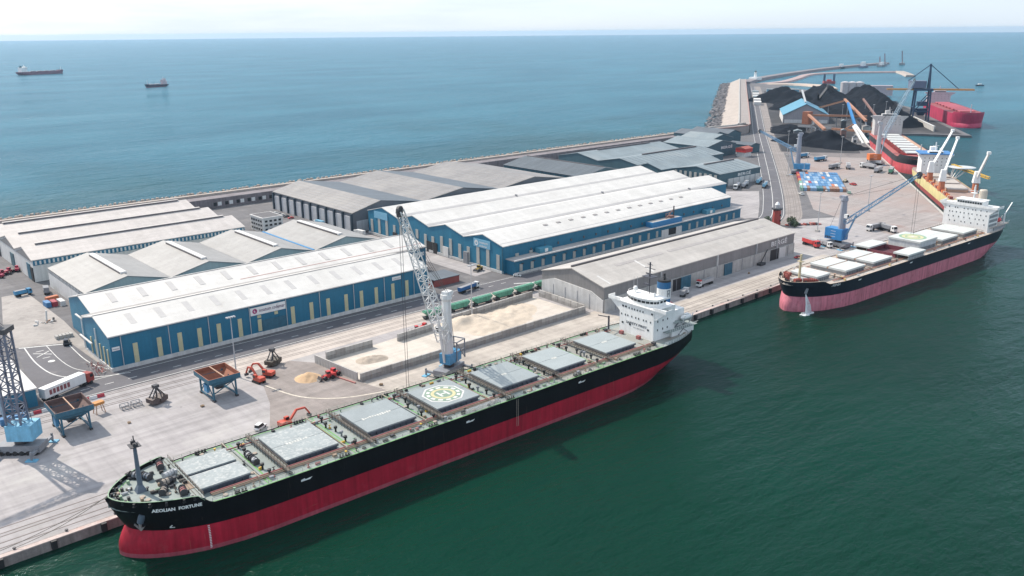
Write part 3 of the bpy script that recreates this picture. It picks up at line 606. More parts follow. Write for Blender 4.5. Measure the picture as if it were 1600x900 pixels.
MB().box(429, 434, 266.5, 269.4, QZ, 4.2).bar((429, 267, 4), (435, 267, 11), .4).bar((432, 268.5, 4), (438, 268.5, 11), .4).build('stair', steel_d, w7)
lettering('sign_text', 'BERGÉ', 4.0, (444, 269.85, 11.4), (1, 0, 0), (0, 0, 1), white, w7, .06, 17)
MB().box(300, 466, 293.6, 294.6, 20.3, 21.9).build('ridge_vent', vent_d, w7)
for xa, xb, ya, yb in ((303, 304.4, 271, 280), (336, 337.4, 271, 284)): on_slope(xa, xb, ya, yb, 270, 313.5, 15.5, 21, .5).build('roof_patch', roof_w, w7)
for xa, xb in ((322, 360), (365, 440), (446, 458)): on_slope(xa, xb, 283.4, 285.4, 270, 313.5, 15.5, 21, .48).build('skylight', mat('brownish_skylight', (.38, .35, .33), .5, .1, .3), w7)

# --- further warehouses with pale blue roofs
w8 = warehouse('pale_roof_warehouse', 'two-bay warehouse with pale blue roofs and thin dark ridge vents by the sea wall', [(511, 566), (566, 620)], 612, 738, 15, 20, clad_dk, roof_c)
for ym, a, b in ((538.5, 645, 728), (593, 640, 720)): MB().box(a, b, ym-1, ym+1, 20.2, 21.4).build('ridge_ventilator', vent_d, w8)
for k in range(18): on_slope(614 + k*7, 614.5 + k*7, 512, 538, 511, 566, 15, 20, .47, .1).build('roof_seam', roof_bg, w8)
lettering('sign_text', 'BERGÉ', 3.8, (700, 510.9, 11.0), (1, 0, 0), (0, 0, 1), white, w8, .06, 22)
w9 = warehouse('middle_pale_roof_warehouse', 'pale green roofed warehouse with white lettering facing the parked tankers', [(437, 488), (488, 520)], 616, 690, 14.5, 19, clad_dk, roof_c, ends=[(628, 690), (612, 700)])
wbox(w9, 'concrete_base', wconl, 640, 690.3, 436.6, 437.0, QZ, 9.4)
for k in range(7): MB().box(640 + k*8.3, 640.3 + k*8.3, 436.4, 436.62, QZ, 9.4).build('panel_joint', steel_g, w9)
for k in range(9): MB().box(627.6, 628.0, 440 + k*5.4, 442.6 + k*5.4, 6, 13.8).build('window_strip', strip_g, w9)
MB().box(640, 684, 461.5, 463.5, 19.2, 20.2).build('ridge_ventilator', vent_d, w9)
lettering('sign_text', 'BERGÉ', 3.6, (655, 436.9, 10.4), (1, 0, 0), (0, 0, 1), white, w9, .06, 20)
for k in range(8): on_slope(630 + k*7.4, 630.4 + k*7.4, 438, 462, 437, 488, 14.5, 19, .47, .1).build('roof_seam', roof_bg, w9)
wA = warehouse('far_dark_warehouse', 'dark teal warehouse with white lettering above the red cabin', [(768, 820), (820, 862)], 552, 625, 15, 20, clad_dk, roof_c, sw=True, ends=[(552, 612), (585, 630)])
lettering('sign_text', 'BERGÉ', 3.8, (792, 551.8, 11.0), (1, 0, 0), (0, 0, 1), white, wA, .06, 21)
for k in range(7): MB().box(770 + k*3.3, 770.3 + k*3.3, 553, 611, 15.7 + k*.63, 15.85 + k*.63).build('roof_seam', roof_bg, wA)
wB = warehouse('farthest_dark_warehouse', 'dark roofed shed at the bend of the breakwater', [(858, 890), (890, 918)], 612, 668, 14, 18, clad_dk, roof_bg, sw=True)
wC = warehouse('small_dark_shed', 'small dark teal shed at the road end below the breakwater corner', [(838, 856)], 545, 575, 11, 13, clad_dk, roof_bg, sw=True)
# --- blue cabin building at the left picture edge
wD = thing('blue_side_building', 'blue flat building with white roof at the left picture edge', 'building', (0, 0, 0))
MB().box(20, 63, 338.5, 376, QZ, 9.6).build('wall', clad_b, wD); MB().box(19.5, 63.5, 338.1, 376.4, 9.6, 10.1).build('roof', roof_w, wD)
MB().box(56, 59, 338.2, 338.5, 3.2, 6).build('window', glass, wD); MB().box(47, 52, 338.2, 338.5, 3.2, 6.5).build('window', white, wD)
# --- small white office block behind, red store and others
of = thing('office_block', 'small flat white office block with dark windows on the back yard', 'building')
MB().box(257, 272, 550, 569, QZ, 12.5).build('wall', wall_w, of); MB().box(256.7, 272.3, 549.7, 569.3, 12.5, 13.3).build('parapet', wconl, of); MB().box(257.6, 271.5, 550.6, 568.5, 13.3, 13.34).build('roof', asphalt, of)
for z in (4.2, 7.2, 10.0):
    for k in range(4): MB().box(258.6 + k*3.4, 260.4 + k*3.4, 549.6, 550.02, z, z+1.3).build('window', glass, of)
    for k in range(5): MB().box(256.65, 257.02, 551.6 + k*3.5, 553.4 + k*3.5, z, z+1.3).build('window', glass, of)
MB().box(258, 270, 541, 546, QZ, 5.6).build('blue_annex', mat('bright_blue_gutter', (0.03, 0.2, .42)), of); MB().box(258.3, 269.7, 541.3, 545.7, 5.6, 5.9).build('annex_roof', wall_w, of)
rs_ = thing('red_store', 'low red-brown store with grey flat roof between the two blue warehouses', 'building')
MB().box(264, 281, 362, 376, QZ, 6.6).build('wall', mat('red_brown_panel', (.28, .07, .06), .6, .1, .2, rib=.3, ribdir='X', ribscale=1.5), rs_); MB().box(263.6, 281.4, 361.6, 376.4, 6.6, 6.9).build('roof', roof_bg, rs_)
rb = thing('red_lighthouse', 'old red lighthouse tower with grey gallery behind the quayside grey warehouse', 'lighthouse', (532, 321, QZ)); rb.scale = (.74, .74, .78)
MB().lathe([(4.2, 0), (3.7, 14)], 8).build('tower', mat('red_brick_tower', (.33, .06, .05), .7, .15, .4, streak=.1), rb); MB().lathe([(3.6, 14), (5.4, 15), (5.4, 15.8), (3.0, 16)], 8).build('gallery', steel_d, rb)
MB().lathe([(2.2, 16), (2.2, 19)], 10).build('lantern', galv, rb); MB().lathe([(2.5, 19), (1.4, 20.6), (.2, 21.6)], 10).build('dome', white, rb)
for z in (4, 9): MB().box(-.6, .6, -4.2, -3.5, z, z+1.8).build('window', glass, rb)
rc = thing('red_cabin', 'small red cabin on a white base beside the far dark warehouse', 'building', (812, 536, QZ))
MB().box(-6, 6, -5, 5, 0, 5).build('base', wall_w, rc); MB().box(-7, 7, -6, 6, 5, 9).build('upper_storey', red, rc); MB().prism([(-6.6, 9), (6.6, 9), (0, 11)], -7.5, 7.5).build('roof', mat('red_tiles', (.34, .1, .08), .8, .2, .5), rc)

# ================================================================== SHIPS
def lerp(a, b, t): return a + (b-a)*t
def sstep(t): t = max(0, min(1, t)); return t*t*(3-2*t)
class Hull:
    """local frame: x aft from the stem, y across, z up from the water"""
    def __init__(s, L, B, D, zb, fcl=20.0, fh=2.8, bulb=2.5, ent=0.15, tr=0.62):
        s.L, s.B, s.D, s.zb, s.fcl, s.fh, s.bulb, s.ent, s.tr = L, B, D, zb, fcl, fh, bulb, ent, tr
    def stem(s, z):
        if z >= s.zb: return 4.2*(1 - min(1, (z-s.zb)/(s.D+s.fh-s.zb)))**1.2
        t = (s.zb-z)/s.zb; return 4.2 - s.bulb*math.sin(min(1, t*1.25)*math.pi/2)
    def stern(s, z): return s.L - 6.0*(1 - sstep(z/(s.D*0.5)))
    def hb(s, x, z):
        zz = max(0, min(1, z/s.D)); h = s.B/2; a = s.stem(z); b = s.stern(z)
        le = s.L*lerp(s.ent*1.12, s.ent*0.92, zz); t = max(0, min(1, (x-a)/le)); f = (1-(1-t)**2.1)**0.62
        lr = s.L*lerp(0.19, 0.10, zz**.7); e = lerp(0.12, s.tr, sstep(zz*1.25)); t2 = max(0, min(1, (b-x)/lr)); g = e + (1-e)*(1-(1-t2)**2.0)
        return h*min(f, 1)*g
    def top(s, x):
        return s.D + s.fh*(1-sstep((x-s.fcl+2.5)/3.5))
    def build(s, par, m_top, m_bot, m_line=None):
        us = [0, .0015, .004, .008, .014, .022, .032, .045, .06, .08] + [(s.fcl-2.5)/s.L, (s.fcl-1.3)/s.L, s.fcl/s.L, (s.fcl+1)/s.L] + [.13, .17, .22] + [.3+.1*i for i in range(5)] + [.76, .8, .84, .88, .91, .935, .955, .97, .98, .988, .994, .998, 1]
        us = sorted(set(us))
        def skin(zq, name, m):
            mb = MB(); cols = []
            for u in us:
                c = []
                for q in zq:
                    zt = s.top(u*s.L); z = q if q <= s.zb else s.zb + (q-s.zb)/(s.D-s.zb)*(zt-s.zb)
                    a, b = s.stem(z), s.stern(z); x = a + (b-a)*u; c.append((x, s.hb(x, min(z, s.D)) if z <= s.D else s.hb(x*1.0, s.D) * (1 if u > .07 else 1), z))
                cols.append(c)
            k = len(zq); vs = []; fs = []
            for side in (1, -1):
                o = len(vs)
                for c in cols: vs += [(p[0], side*p[1], p[2]) for p in c]
                for i in range(len(us)-1):
                    for j in range(k-1): fs.append((o+i*k+j, o+(i+1)*k+j, o+(i+1)*k+j+1, o+i*k+j+1))
            n = len(us)*k
            for j in range(k-1): fs.append(((len(us)-1)*k+j, n+(len(us)-1)*k+j, n+(len(us)-1)*k+j+1, (len(us)-1)*k+j+1))
            mb.add(vs, fs)
            me = mb.mesh(name, m)
            bm = bmesh.new(); bm.from_mesh(me); bmesh.ops.remove_doubles(bm, verts=bm.verts, dist=0.001); bmesh.ops.recalc_face_normals(bm, faces=bm.faces); bm.to_mesh(me); bm.free()
            for p in me.polygons: p.use_smooth = True
            return link(name, me, par)
        zb = s.zb
        if m_line: skin([-2.5, 0, .6, 1.25], 'waterline_band', m_line)
        skin([1.25 if m_line else -2.5, 1.3 if m_line else 0, zb*.25, zb*.4, zb*.6, zb*.8, zb], 'hull_bottom', m_bot)
        skin([zb, lerp(zb, s.D, .15), lerp(zb, s.D, .35), lerp(zb, s.D, .55), lerp(zb, s.D, .75), lerp(zb, s.D, .9), s.D], 'hull_topside', m_top)
    def deck(s, par, m, inset=0.15):
        xs = [s.fcl-1 + (s.L-0.3-s.fcl+1)*i/40 for i in range(41)]; poly = [(x, s.hb(x, s.D)-inset) for x in xs] + [(x, -s.hb(x, s.D)+inset) for x in reversed(xs)]
        MB().add([(x, y, s.D-0.25) for x, y in poly], [tuple(range(len(poly)))]).build('main_deck', m, par)
        z = s.D+s.fh-1.1; xs = [s.stem(z)+0.3 + (s.fcl-0.2-s.stem(z)-.3)*(i/24)**1.6 for i in range(25)]
        poly = [(x, max(0.02, s.hb(x, s.D)-inset-.1)) for x in xs] + [(x, -max(0.02, s.hb(x, s.D)-inset-.1)) for x in reversed(xs)]
        MB().prism(poly, s.D-.2, z, 'z').build('forecastle_deck', m, par)
    def edge(s, x, side, z=None, inset=0.35): return (x, side*(s.hb(x, s.D)-inset), s.D-0.2 if z is None else z)
    def rail(s, par, x0, x1, m, h=1.1, step=2.6, sides=(1, -1)):
        for side in sides:
            mb = MB(); n = int((x1-x0)/step); P = [Vector(s.edge(x0+(x1-x0)*i/n, side, s.D)) for i in range(n+1)]
            for i, p in enumerate(P):
                mb.bar(p, p+Vector((0, 0, h)), 0.09)
                if i < n:
                    for hh in (h, h*.55): mb.bar(p+Vector((0, 0, hh)), P[i+1]+Vector((0, 0, hh)), 0.07)
            mb.build('railing', m, par, kind='stuff')
    def name_text(s, par, txt, x0, width, zc, size, m, side=-1, bold=.03, shear=0.0):
        vs, fs = text_geo(txt, size, bold, shear); a = min(v[0] for v in vs); b = max(v[0] for v in vs); mb = MB(); pts = []
        for v in vs:
            x = x0 + (v[0]-a)/(b-a)*width; z = zc + v[1]; pts.append((x, side*(s.hb(x, min(z, s.D))+0.10), z))
        mb.add(pts, fs).build('ship_name', m, par, flip=False)

def box_list(par, name, m, lst):
    for b in lst: MB().box(*b).build(name, m, par)
def winch(par, x, y, z, m, md, rz=0.0):
    mb = MB(); mb.box(-1.6, 1.6, -1.0, 1.0, 0, .25); mb.tube((-1.4, 0, 1), (1.4, 0, 1), .75, n=10); 
    for dx in (-1.5, -.4, .6, 1.5): mb.tube((dx-.08, 0, 1), (dx+.08, 0, 1), 1.05, n=10)
    mb.box(1.7, 2.6, -.5, .5, .2, 1.4); mb.xf(Matrix.Translation((x, y, z)) @ Matrix.Rotation(rz, 4, 'Z')); o = mb.build('mooring_winch', m, par)
    dm = MB(); dm.tube((-1.3, 0, 1), (-.5, 0, 1), .88, n=10); dm.tube((-.3, 0, 1), (.5, 0, 1), .88, n=10); dm.xf(Matrix.Translation((x, y, z)) @ Matrix.Rotation(rz, 4, 'Z')); dm.build('rope_drum', md, o)
bollard_me = MB().box(-.8, .8, -.35, .35, 0, .2).lathe([(.28, .2), (.28, .9), (.36, .9), (.36, 1.0)], 8, (-.45, 0)).lathe([(.28, .2), (.28, .9), (.36, .9), (.36, 1.0)], 8, (.45, 0)).mesh('bitts', black)
tyre_me = MB().lathe([(.25, 0), (.6, 0), (.6, .5), (.25, .5)], 10).mesh('vent_head', black)

# ---------------------------------------------------------------- the big bulk carrier in front
s1_top = mat('black_hull_paint', (0.006, 0.006, 0.0075), 0.45, 0.2, 0.08, streak=0.25, spec=0.15, sheet=('X', 8.7, 0.12), rust=((.075, .05, .04), .8), spots=[((0.03, 0.025, 0.022), 0.25, 0.66, 0.8)])
s1_bot = mat('red_antifouling', (0.34, 0.010, 0.028), 0.6, 0.14, 0.06, streak=0.28, spec=0.25, sheet=('X', 8.7, 0.05), rust=((.30, .10, .075), .75), spots=[((0.30, 0.05, 0.06), 0.12, 0.6, 0.8), ((.33, .10, .06), .35, .70, .8)])
s1_deck = mat('grey_green_deck', (0.235, 0.275, 0.265), 0.7, 0.12, 0.12, spots=[((0.33, 0.34, 0.32), 0.09, 0.55, 0.75), ((0.30, 0.22, 0.17), 0.4, 0.66, 0.8)])
s1_deck2 = mat('rust_worn_deck', (0.27, 0.27, 0.245), 0.75, 0.12, 0.12, spots=[((0.28, 0.31, 0.30), 0.09, 0.5, 0.7), ((0.32, 0.2, 0.15), 0.4, 0.6, 0.76)])
hatch_m = mat('grey_blue_hatch_paint', (0.255, 0.29, 0.30), 0.6, 0.08, 0.15, spots=[((0.36, 0.38, 0.375), 0.25, 0.62, 0.74), ((.20, .21, .2), .5, .68, .78)])
hatch_p = mat('peeling_hatch_paint', (0.28, 0.315, 0.32), 0.6, 0.10, 0.2, spots=[((0.41, 0.43, 0.42), 0.9, 0.5, 0.62), ((.17, .20, .21), .7, .62, .74)])
hatch_l = mat('pale_hatch_paint', (0.30, 0.34, 0.345), 0.6, 0.06, 0.15)
coam_m = mat('slate_coaming', (0.075, 0.09, 0.115), 0.6, 0.15, 0.3, streak=.2)
g_line = mat('green_deck_line', (0.13, 0.34, 0.10), 0.7, 0.2, 0.5)
pipe_r = mat('red_pipe', (0.30, 0.10, 0.095), 0.6, 0.15, 0.5); pipe_o = mat('tan_pipe', (0.27, 0.20, 0.145), 0.6, 0.15, 0.5)
S1 = thing('bulk_carrier', 'long black and red bulk carrier with bow nearest, moored alongside the front quay', 'ship', (53, 223.6, 0), R_(-1.9))
H1 = Hull(229, 32.6, 14.6, 7.6, 21.5, 2.9, 2.6, tr=.68)
H1.build(S1, s1_top, s1_bot, mat('slime_pink_waterline', (.34, .06, .085), .6, .2, .15, streak=.2, spots=[((.2, .12, .1), .3, .58, .75)])); H1.deck(S1, s1_deck); D1 = H1.D-.25
MB().box(204, 226, -12.5, 12.5, D1+.01, D1+.03).build('deck_patch', s1_deck2, S1)
for a, b in ((150, 204),): MB().add([(a, -15.3, D1+.02), (b, -15.3, D1+.02), (b, 15.2, D1+.02), (a, 15.2, D1+.02)], [(0, 1, 2, 3)]).build('deck_patch', s1_deck2, S1)
HX = [(29, 14.5, 9.6), (55.5, 17, 9.6), (83.5, 18, 9.0), (109.5, 17.5, 9.0), (136.5, 17.5, 9.0), (161, 16, 9.0), (188, 17, 9.0)]
for i, (xc, ln, hw) in enumerate(HX):
    MB().box(xc-ln/2+.4, xc+ln/2-.4, -hw+.4, hw-.4, D1, D1+1.15).build('hatch_coaming', coam_m, S1)
    for k in range(int(ln/2.2)):
        x = xc-ln/2+1.2+k*2.2
        for sd_ in (-1, 1): MB().box(x-.1, x+.1, min(sd_*(hw-.4), sd_*hw), max(sd_*(hw-.4), sd_*hw), D1, D1+1.1).build('coaming_stay', coam_m, S1)
    gp = .75 if i == 0 else .09; hm = hatch_p if i < 2 else (hatch_l if i > 4 else hatch_m)
    zc = D1+1.17
    for sd_ in (-1, 1):
        a, b = sorted((sd_*gp, sd_*hw)); hc = MB().box(xc-ln/2, xc+ln/2, a, b, zc, zc+.85).build('hatch_cover', [hm], S1)
        MB().box(xc-ln/2-.05, xc+ln/2+.05, a-.05, b+.05, zc-.02, zc+.42).build('cover_skirt', coam_m, hc)
    # cross walkways with rails and pipes fore and aft of each hatch
    for xx in (xc-ln/2-1.6,):
        mb = MB(); mb.box(xx-.5, xx+.5, -14.5, 14.5, D1+1.2, D1+1.35)
        for y in range(-14, 15, 2): mb.bar((xx-.5, y, D1), (xx-.5, y, D1+2.3), .12); mb.bar((xx+.5, y, D1), (xx+.5, y, D1+2.3), .12)
        for dz in (1.8, 2.3): mb.bar((xx-.5, -14, D1+dz), (xx-.5, 14, D1+dz), .1); mb.bar((xx+.5, -14, D1+dz), (xx+.5, 14, D1+dz), .1)
        mb.build('cross_walkway', mat('brown_rail_steel', (.13, .11, .09), .6, .2, .5), S1)
    for sd_ in (-1, 1): MB().bar((xc+ln/2+.8, sd_*9.5, D1+1.9), (xc+ln/2+.8, sd_*13.6, D1+1.9), .28).bar((xc+ln/2+.8, sd_*13.6, D1), (xc+ln/2+.8, sd_*13.6, D1+1.9), .25).build('guide_bar', mat('tan_bar', (.33, .28, .22), .6, .1, .5), S1)
    for y in (-11, -6.5, -2.5, 1.5, 6, 10.5):
        if i == 6: continue
        x = xc+ln/2+random.uniform(3.5, 5.5); mb = MB(); mb.lathe([(.32, 0), (.32, 1.2), (.6, 1.3), (.6, 1.9), (.2, 2.0)], 8, (x, y)); mb.v = [(p[0], p[1], p[2]+D1) for p in mb.v]; mb.build('deck_ventilator', black if y != -2.5 else steel_g, S1)
for i in (0, 1, 2, 3):                                     # mast houses / winches between hatches
    x = HX[i][0]+HX[i][1]/2+4.6
    if i == 0:
        winch(S1, x, 2.5, D1, steel_d, galv, R_(90)); winch(S1, x, -1.5, D1, steel_d, galv, R_(90))
# painted lines
def deck_line(y0, y1, x0, x1, n=30, m=g_line):
    mb = MB(); 
    for sd_ in (-1, 1):
        xs = [x0+(x1-x0)*i/n for i in range(n+1)]; vs = []
        for x in xs: e = H1.hb(x, H1.D); vs += [(x, sd_*(e-y0), D1+.04), (x, sd_*(e-y1), D1+.04)]
        mb = MB().add(vs, [(2*i, 2*i+1, 2*i+3, 2*i+2) for i in range(n)]); mb.build('painted_line', m, S1, flip=False)
deck_line(.5, .85, 22, 205)
for i in range(6):
    x = HX[i][0]+HX[i][1]/2+2.4
    for dx in (0, 1.0): MB().add([(x+dx, -15, D1+.045), (x+dx+.45, -15, D1+.045), (x+dx+.45, 15, D1+.045), (x+dx, 15, D1+.045)], [(0, 1, 2, 3)]).build('painted_line', g_line, S1, flip=False)
for k, (y, m, r) in enumerate(((-10.8, pipe_r, .28), (-11.5, pipe_o, .22), (-12.3, pipe_o, .15), (10.9, pipe_r, .2))): MB().tube((24, y, D1+.55), (203, y, D1+.55), r, n=6).build('deck_pipe', m, S1)
for k in range(30):
    x = 27+k*6; 
    MB().box(x, x+.2, -12.6, -10.4, D1, D1+.35).build('pipe_support', pipe_o, S1)
for k in range(22):
    x = 30+k*8.0; sd_ = -1
    for sd_ in (-1, 1):
        if random.random() < .5: link('vent_head', tyre_me, S1, loc=(x, sd_*(14.3 if sd_ < 0 else 14.6), D1)); 
        if k % 4 == 0:
            for dx in (0, 1.9): link('bitts', bollard_me, S1, loc=(x+dx, sd_*15.0, D1))
for k in range(8):
    x = 40+k*20; MB().box(x, x+1.2, -13.9, -13.0, D1, D1+.9).build('deck_locker', [steel_g, pipe_o, steel_d][k % 3], S1)
# white marks along hatch tops
for i, n in ((1, 8), (2, 12), (3, 0), (4, 4), (5, 4), (6, 5)):
    xc, ln, hw = HX[i]; zt = D1+2.04
    for k in range(n):
        x = xc + (k-n/2)*(.9 if i < 3 else .55); MB().box(x-.3, x+.35, -.6+random.uniform(-.3, .3), .4+random.uniform(-.2, .3), zt, zt+.02).build('worn_paint_patch', mat('chalky_white', (.52, .53, .5), .8, .1, 1), S1)
# helicopter landing mark on the fourth hatch
hx = HX[3][0]; zt = D1+2.04; hm_ = MB()
hp_w = mat('pad_white', (.58, .58, .56), .7, .08, .8); hp_g = mat('pad_green', (.19, .27, .21), .7, .12, .8); hp_y = mat('pad_yellow', (.50, .46, .27), .7, .1, .8)
oc = MB(); vs = []
for i in range(8):
    t = math.pi/8+i*math.pi/4
    for r in (6.9, 7.5): vs.append((hx+r*math.cos(t), r*math.sin(t), zt))
oc.add(vs, [(2*i, 2*i+1, (2*i+3) % 16, (2*i+2) % 16) for i in range(8)]); oc.build('pad_border', hp_w, S1, flip=False)
MB().ring(4.3, 6.35, zt+.004, 40, (hx, 0)).build('pad_green_ring', hp_g, S1, flip=False)
MB().ring(3.2, 4.3, zt+.006, 40, (hx, 0)).build('pad_yellow_ring', hp_y, S1, flip=False); MB().disc(3.2, zt+.003, 40, (hx, 0)).build('pad_centre', hp_g, S1, flip=False)
for k, (t0, t1) in enumerate([(i*30+4, i*30+26) for i in range(12)]):
    MB().ring(4.75, 5.85, zt+.008, 5, (hx, 0), R_(t0+2), R_(t1-2)).build('pad_letter_block', hp_w, S1, flip=False)
MB().box(hx-1.8, hx-1.1, -1.9, 1.9, zt+.006, zt+.02).box(hx+1.1, hx+1.8, -1.9, 1.9, zt+.006, zt+.02).box(hx-1.1, hx+1.1, -.35, .35, zt+.006, zt+.02).build('pad_h_mark', hp_w, S1)
# forecastle
FZ = H1.D+H1.fh-1.1
MB().tube((9.2, 0, FZ), (9.2, 0, FZ+13.5), .75, .45, 10).build('foremast', mat('blue_grey_mast', (.10, .13, .17), .5, .1, .5), S1)
ft = MB().box(7.8, 10.6, -1.6, 1.6, FZ+13.5, FZ+13.7).bar((9.2, -2.2, FZ+14.6), (9.2, 2.2, FZ+14.6), .15).bar((9.2, 0, FZ+13.6), (9.2, 0, FZ+16.4), .25).box(8.6, 9.8, -1.3, -.7, FZ+13.7, FZ+14.6).box(8.6, 9.8, .7, 1.3, FZ+13.7, FZ+14.6); ft.build('mast_platform', steel_d, S1)
MB().hexa([(7.8, -1.4, FZ), (10.6, -1.4, FZ), (10.6, 1.4, FZ), (7.8, 1.4, FZ)], [(8.7, -.5, FZ+2.2), (9.7, -.5, FZ+2.2), (9.7, .5, FZ+2.2), (8.7, .5, FZ+2.2)]).build('mast_foot', MATS['blue_grey_mast'], S1)
winch(S1, 13.5, -5.5, FZ, steel_d, mat('rope', (.36, .31, .26), .9, .15, 2), R_(60)); winch(S1, 12.5, 5.5, FZ, steel_d, MATS['blue_grey_mast'], R_(110)); winch(S1, 15.8, -1.2, FZ, steel_d, MATS['rope'], R_(10)); winch(S1, 17.6, 2.6, FZ, galv, galv, R_(20)); winch(S1, 10.2, 8.2, FZ, black, steel_g, R_(130))
for y in (-9, 9.5): winch(S1, 17.5, y, FZ, steel_d, pipe_r, R_(80))
for k, (x, y) in enumerate([(3.6, -4.5), (3.8, 4.2), (5.5, -7.5), (5.8, 7.6), (8.5, -10.2), (8.8, 10.2), (12, -12.2), (12.2, 12.3), (16, -13.6), (18.5, -14), (16.4, 13.8), (19, 14.2), (2.6, -1.8), (2.7, 1.6)]):
    link('bitts', bollard_me, S1, loc=(x, y, FZ), rz=math.atan2(y, x-16))
for k in range(9):
    t = -1+2*k/8; x = 3.2+8*t*t; y = t*(H1.hb(x, H1.D)-1.1)
    MB().box(x-.35, x+.35, y-.45, y+.45, FZ, FZ+1.0).build('fairlead', [black, pipe_o, steel_d, mat('pale_green_steel', (.22, .33, .22), .6, .15, .6)][k % 4], S1)
for (a, b) in (((3.4, 1.0), (6, 6.2)), ((3.4, -1), (6, -6.2)), ((6, 6.2), (10, 9.6)), ((6, -6.2), (10, -9.6))):
    MB().bar((*a, FZ+.02), (*b, FZ+.02), .3, .02).build('painted_line', g_line, S1)
MB().box(19.2, 21.0, -8, -3, FZ, FZ+.12).build('deck_grating', pipe_o, S1)
mb = MB()
for y in range(-14, 15, 2): mb.bar((21.2, y, FZ), (21.2, y, FZ+1.2), .12)
for dz in (.6, 1.2): mb.bar((21.2, -14, FZ+dz), (21.2, 14, FZ+dz), .1)
mb.build('forecastle_rail', MATS['brown_rail_steel'], S1)
H1.rail(S1, 23, 205, mat('pale_green_rail', (.32, .34, .29), .6, .1, .5)); H1.rail(S1, 206, 228, white, 1.2, 1.8)
# cap line along the forecastle bulwark, anchor, hawse, names
cap = MB(); 
for sd_ in (-1, 1):
    xs = [.3+(21-.3)*(i/20)**1.5 for i in range(21)]
    for i in range(20):
        p, q = xs[i], xs[i+1]; cap.bar((p, sd_*max(.03, H1.hb(p, H1.D)), H1.top(p)+.04), (q, sd_*H1.hb(q, H1.D), H1.top(q)+.04), .32, .1)
cap.build('bulwark_cap', mat('pale_green_steel', (.30, .34, .22), .6, .15, .6), S1)
def hull_patch(H, par, name, m, poly, side=-1, off=.12, n=1):
    MB().add([(x, side*(H.hb(x, min(z, H.D))+off), z) for x, z in poly], [tuple(range(len(poly)))]).build(name, m, par, flip=False)
H1.name_text(S1, 'AEOLIAN  FORTUNE', 8.6, 11.6, 14.4, 1.3, mat('name_white', (.8, .8, .78), .5, .03, 1), bold=.06)
hx0 = 7.6
for dx in (0,): MB().tube((7.0, -(H1.hb(7.0, 13)-.6), 13.6), (6.2, -(H1.hb(6.2, 11)+.5), 11.0), 1.0, .85, 10).build('hawse_pipe', MATS['blue_grey_mast'], S1)
an_ = MB(); an_.bar((0, 0, 1.6), (0, 0, -1.0), .5).hexa([(-1.7, -.3, .4), (-1.2, -.3, -.2), (-1.2, .3, -.2), (-1.7, .3, .4)], [(-.1, -.3, -1.6), (0, -.3, -.9), (0, .3, -.9), (-.1, .3, -1.6)]).hexa([(1.2, -.3, -.2), (1.7, -.3, .4), (1.7, .3, .4), (1.2, .3, -.2)], [(0, -.3, -.9), (.1, -.3, -1.6), (.1, .3, -1.6), (0, .3, -.9)])
an_.xf(Matrix.Translation((6.2, -(H1.hb(6.2, 10)+.8), 9.9)) @ Matrix.Rotation(R_(-50), 4, 'Z') @ Matrix.Rotation(R_(12), 4, 'X')); an_.build('anchor', mat('weathered_anchor', (.30, .27, .26), .7, .2, .8), S1)
for k in range(14): 
    z = .6+k*.5; MB().box(21.3, 21.8, -(H1.hb(21.5, z)+.1), -(H1.hb(21.5, z)-.2), z, z+.22).build('draught_mark', white, S1)
hull_patch(H1, S1, 'bulb_symbol', white, [(12.5, 8.4), (13.7, 8.3), (13.7, 8.6), (12.9, 8.7), (13.2, 9.3), (12.9, 9.4), (12.5, 8.8)])
for x in (48, 107, 158): hull_patch(H1, S1, 'tug_mark', white, [(x, 11.9), (x+2.8, 11.9), (x+3.6, 12.5), (x+1.4, 12.3), (x+1.2, 12.7), (x, 12.5)])
for x in (128.5, 129.2): MB().bar((x, -16.5, 14.2), (x, -16.55, 4.2), .09).build('pilot_ladder', mat('rope', (.36, .31, .26)), S1)
ld = MB(); ld.lattice((108, -15.2, D1+1), (122, -15.4, D1+1.4), .9, .9, 10, .12); ld.build('gangway', galv, S1)
# superstructure
wh = mat('ship_white', (0.80, 0.80, 0.78), 0.5, 0.05, 0.3, streak=0.10)
HX0 = 206.5
hs = MB().box(HX0, HX0+13, -9.2, 9.4, D1, 27.6).build('accommodation_block', wh, S1)
MB().box(HX0+13, HX0+20, -8.2, 8.4, D1, 24.5).build('engine_casing', wh, S1); MB().box(HX0+10, HX0+24, -10.5, 10.5, D1, D1+2.7).build('poop_house', wh, S1); MB().box(HX0+6, HX0+25.2, -11.5, 11.5, D1+2.7, D1+2.9).build('boat_deck', s1_deck, S1)
MB().box(HX0+12, HX0+22, -10.6, 10.6, D1+5.4, D1+5.6).build('upper_deck', s1_deck, S1)
bd = MB().box(HX0-.6, HX0+9.4, -10.2, 10.4, 27.6, 27.9).build('bridge_deck', wh, S1)
for sd_ in (-1, 1):
    MB().box(HX0-.4, HX0+3.4, min(sd_*9.5, sd_*15.6), max(sd_*9.5, sd_*15.6), 27.2, 27.6).build('bridge_wing', wh, S1)
    MB().box(HX0-.5, HX0-.3, min(sd_*9, sd_*15.7), max(sd_*9, sd_*15.7), 27.6, 28.9).box(HX0-.3, HX0+3.4, min(sd_*15.5, sd_*15.7), max(sd_*15.5, sd_*15.7), 27.6, 28.9).build('wing_bulwark', wh, S1)
    MB().hexa([(HX0+.2, sd_*9.2, 23.2), (HX0+.8, sd_*9.2, 23.2), (HX0+.8, sd_*9.6, 23.2), (HX0+.2, sd_*9.6, 23.2)], [(HX0+.2, sd_*9.2, 27.2), (HX0+.8, sd_*9.2, 27.2), (HX0+.8, sd_*15, 27.2), (HX0+.2, sd_*15, 27.2)]).build('wing_bracket', wh, S1)
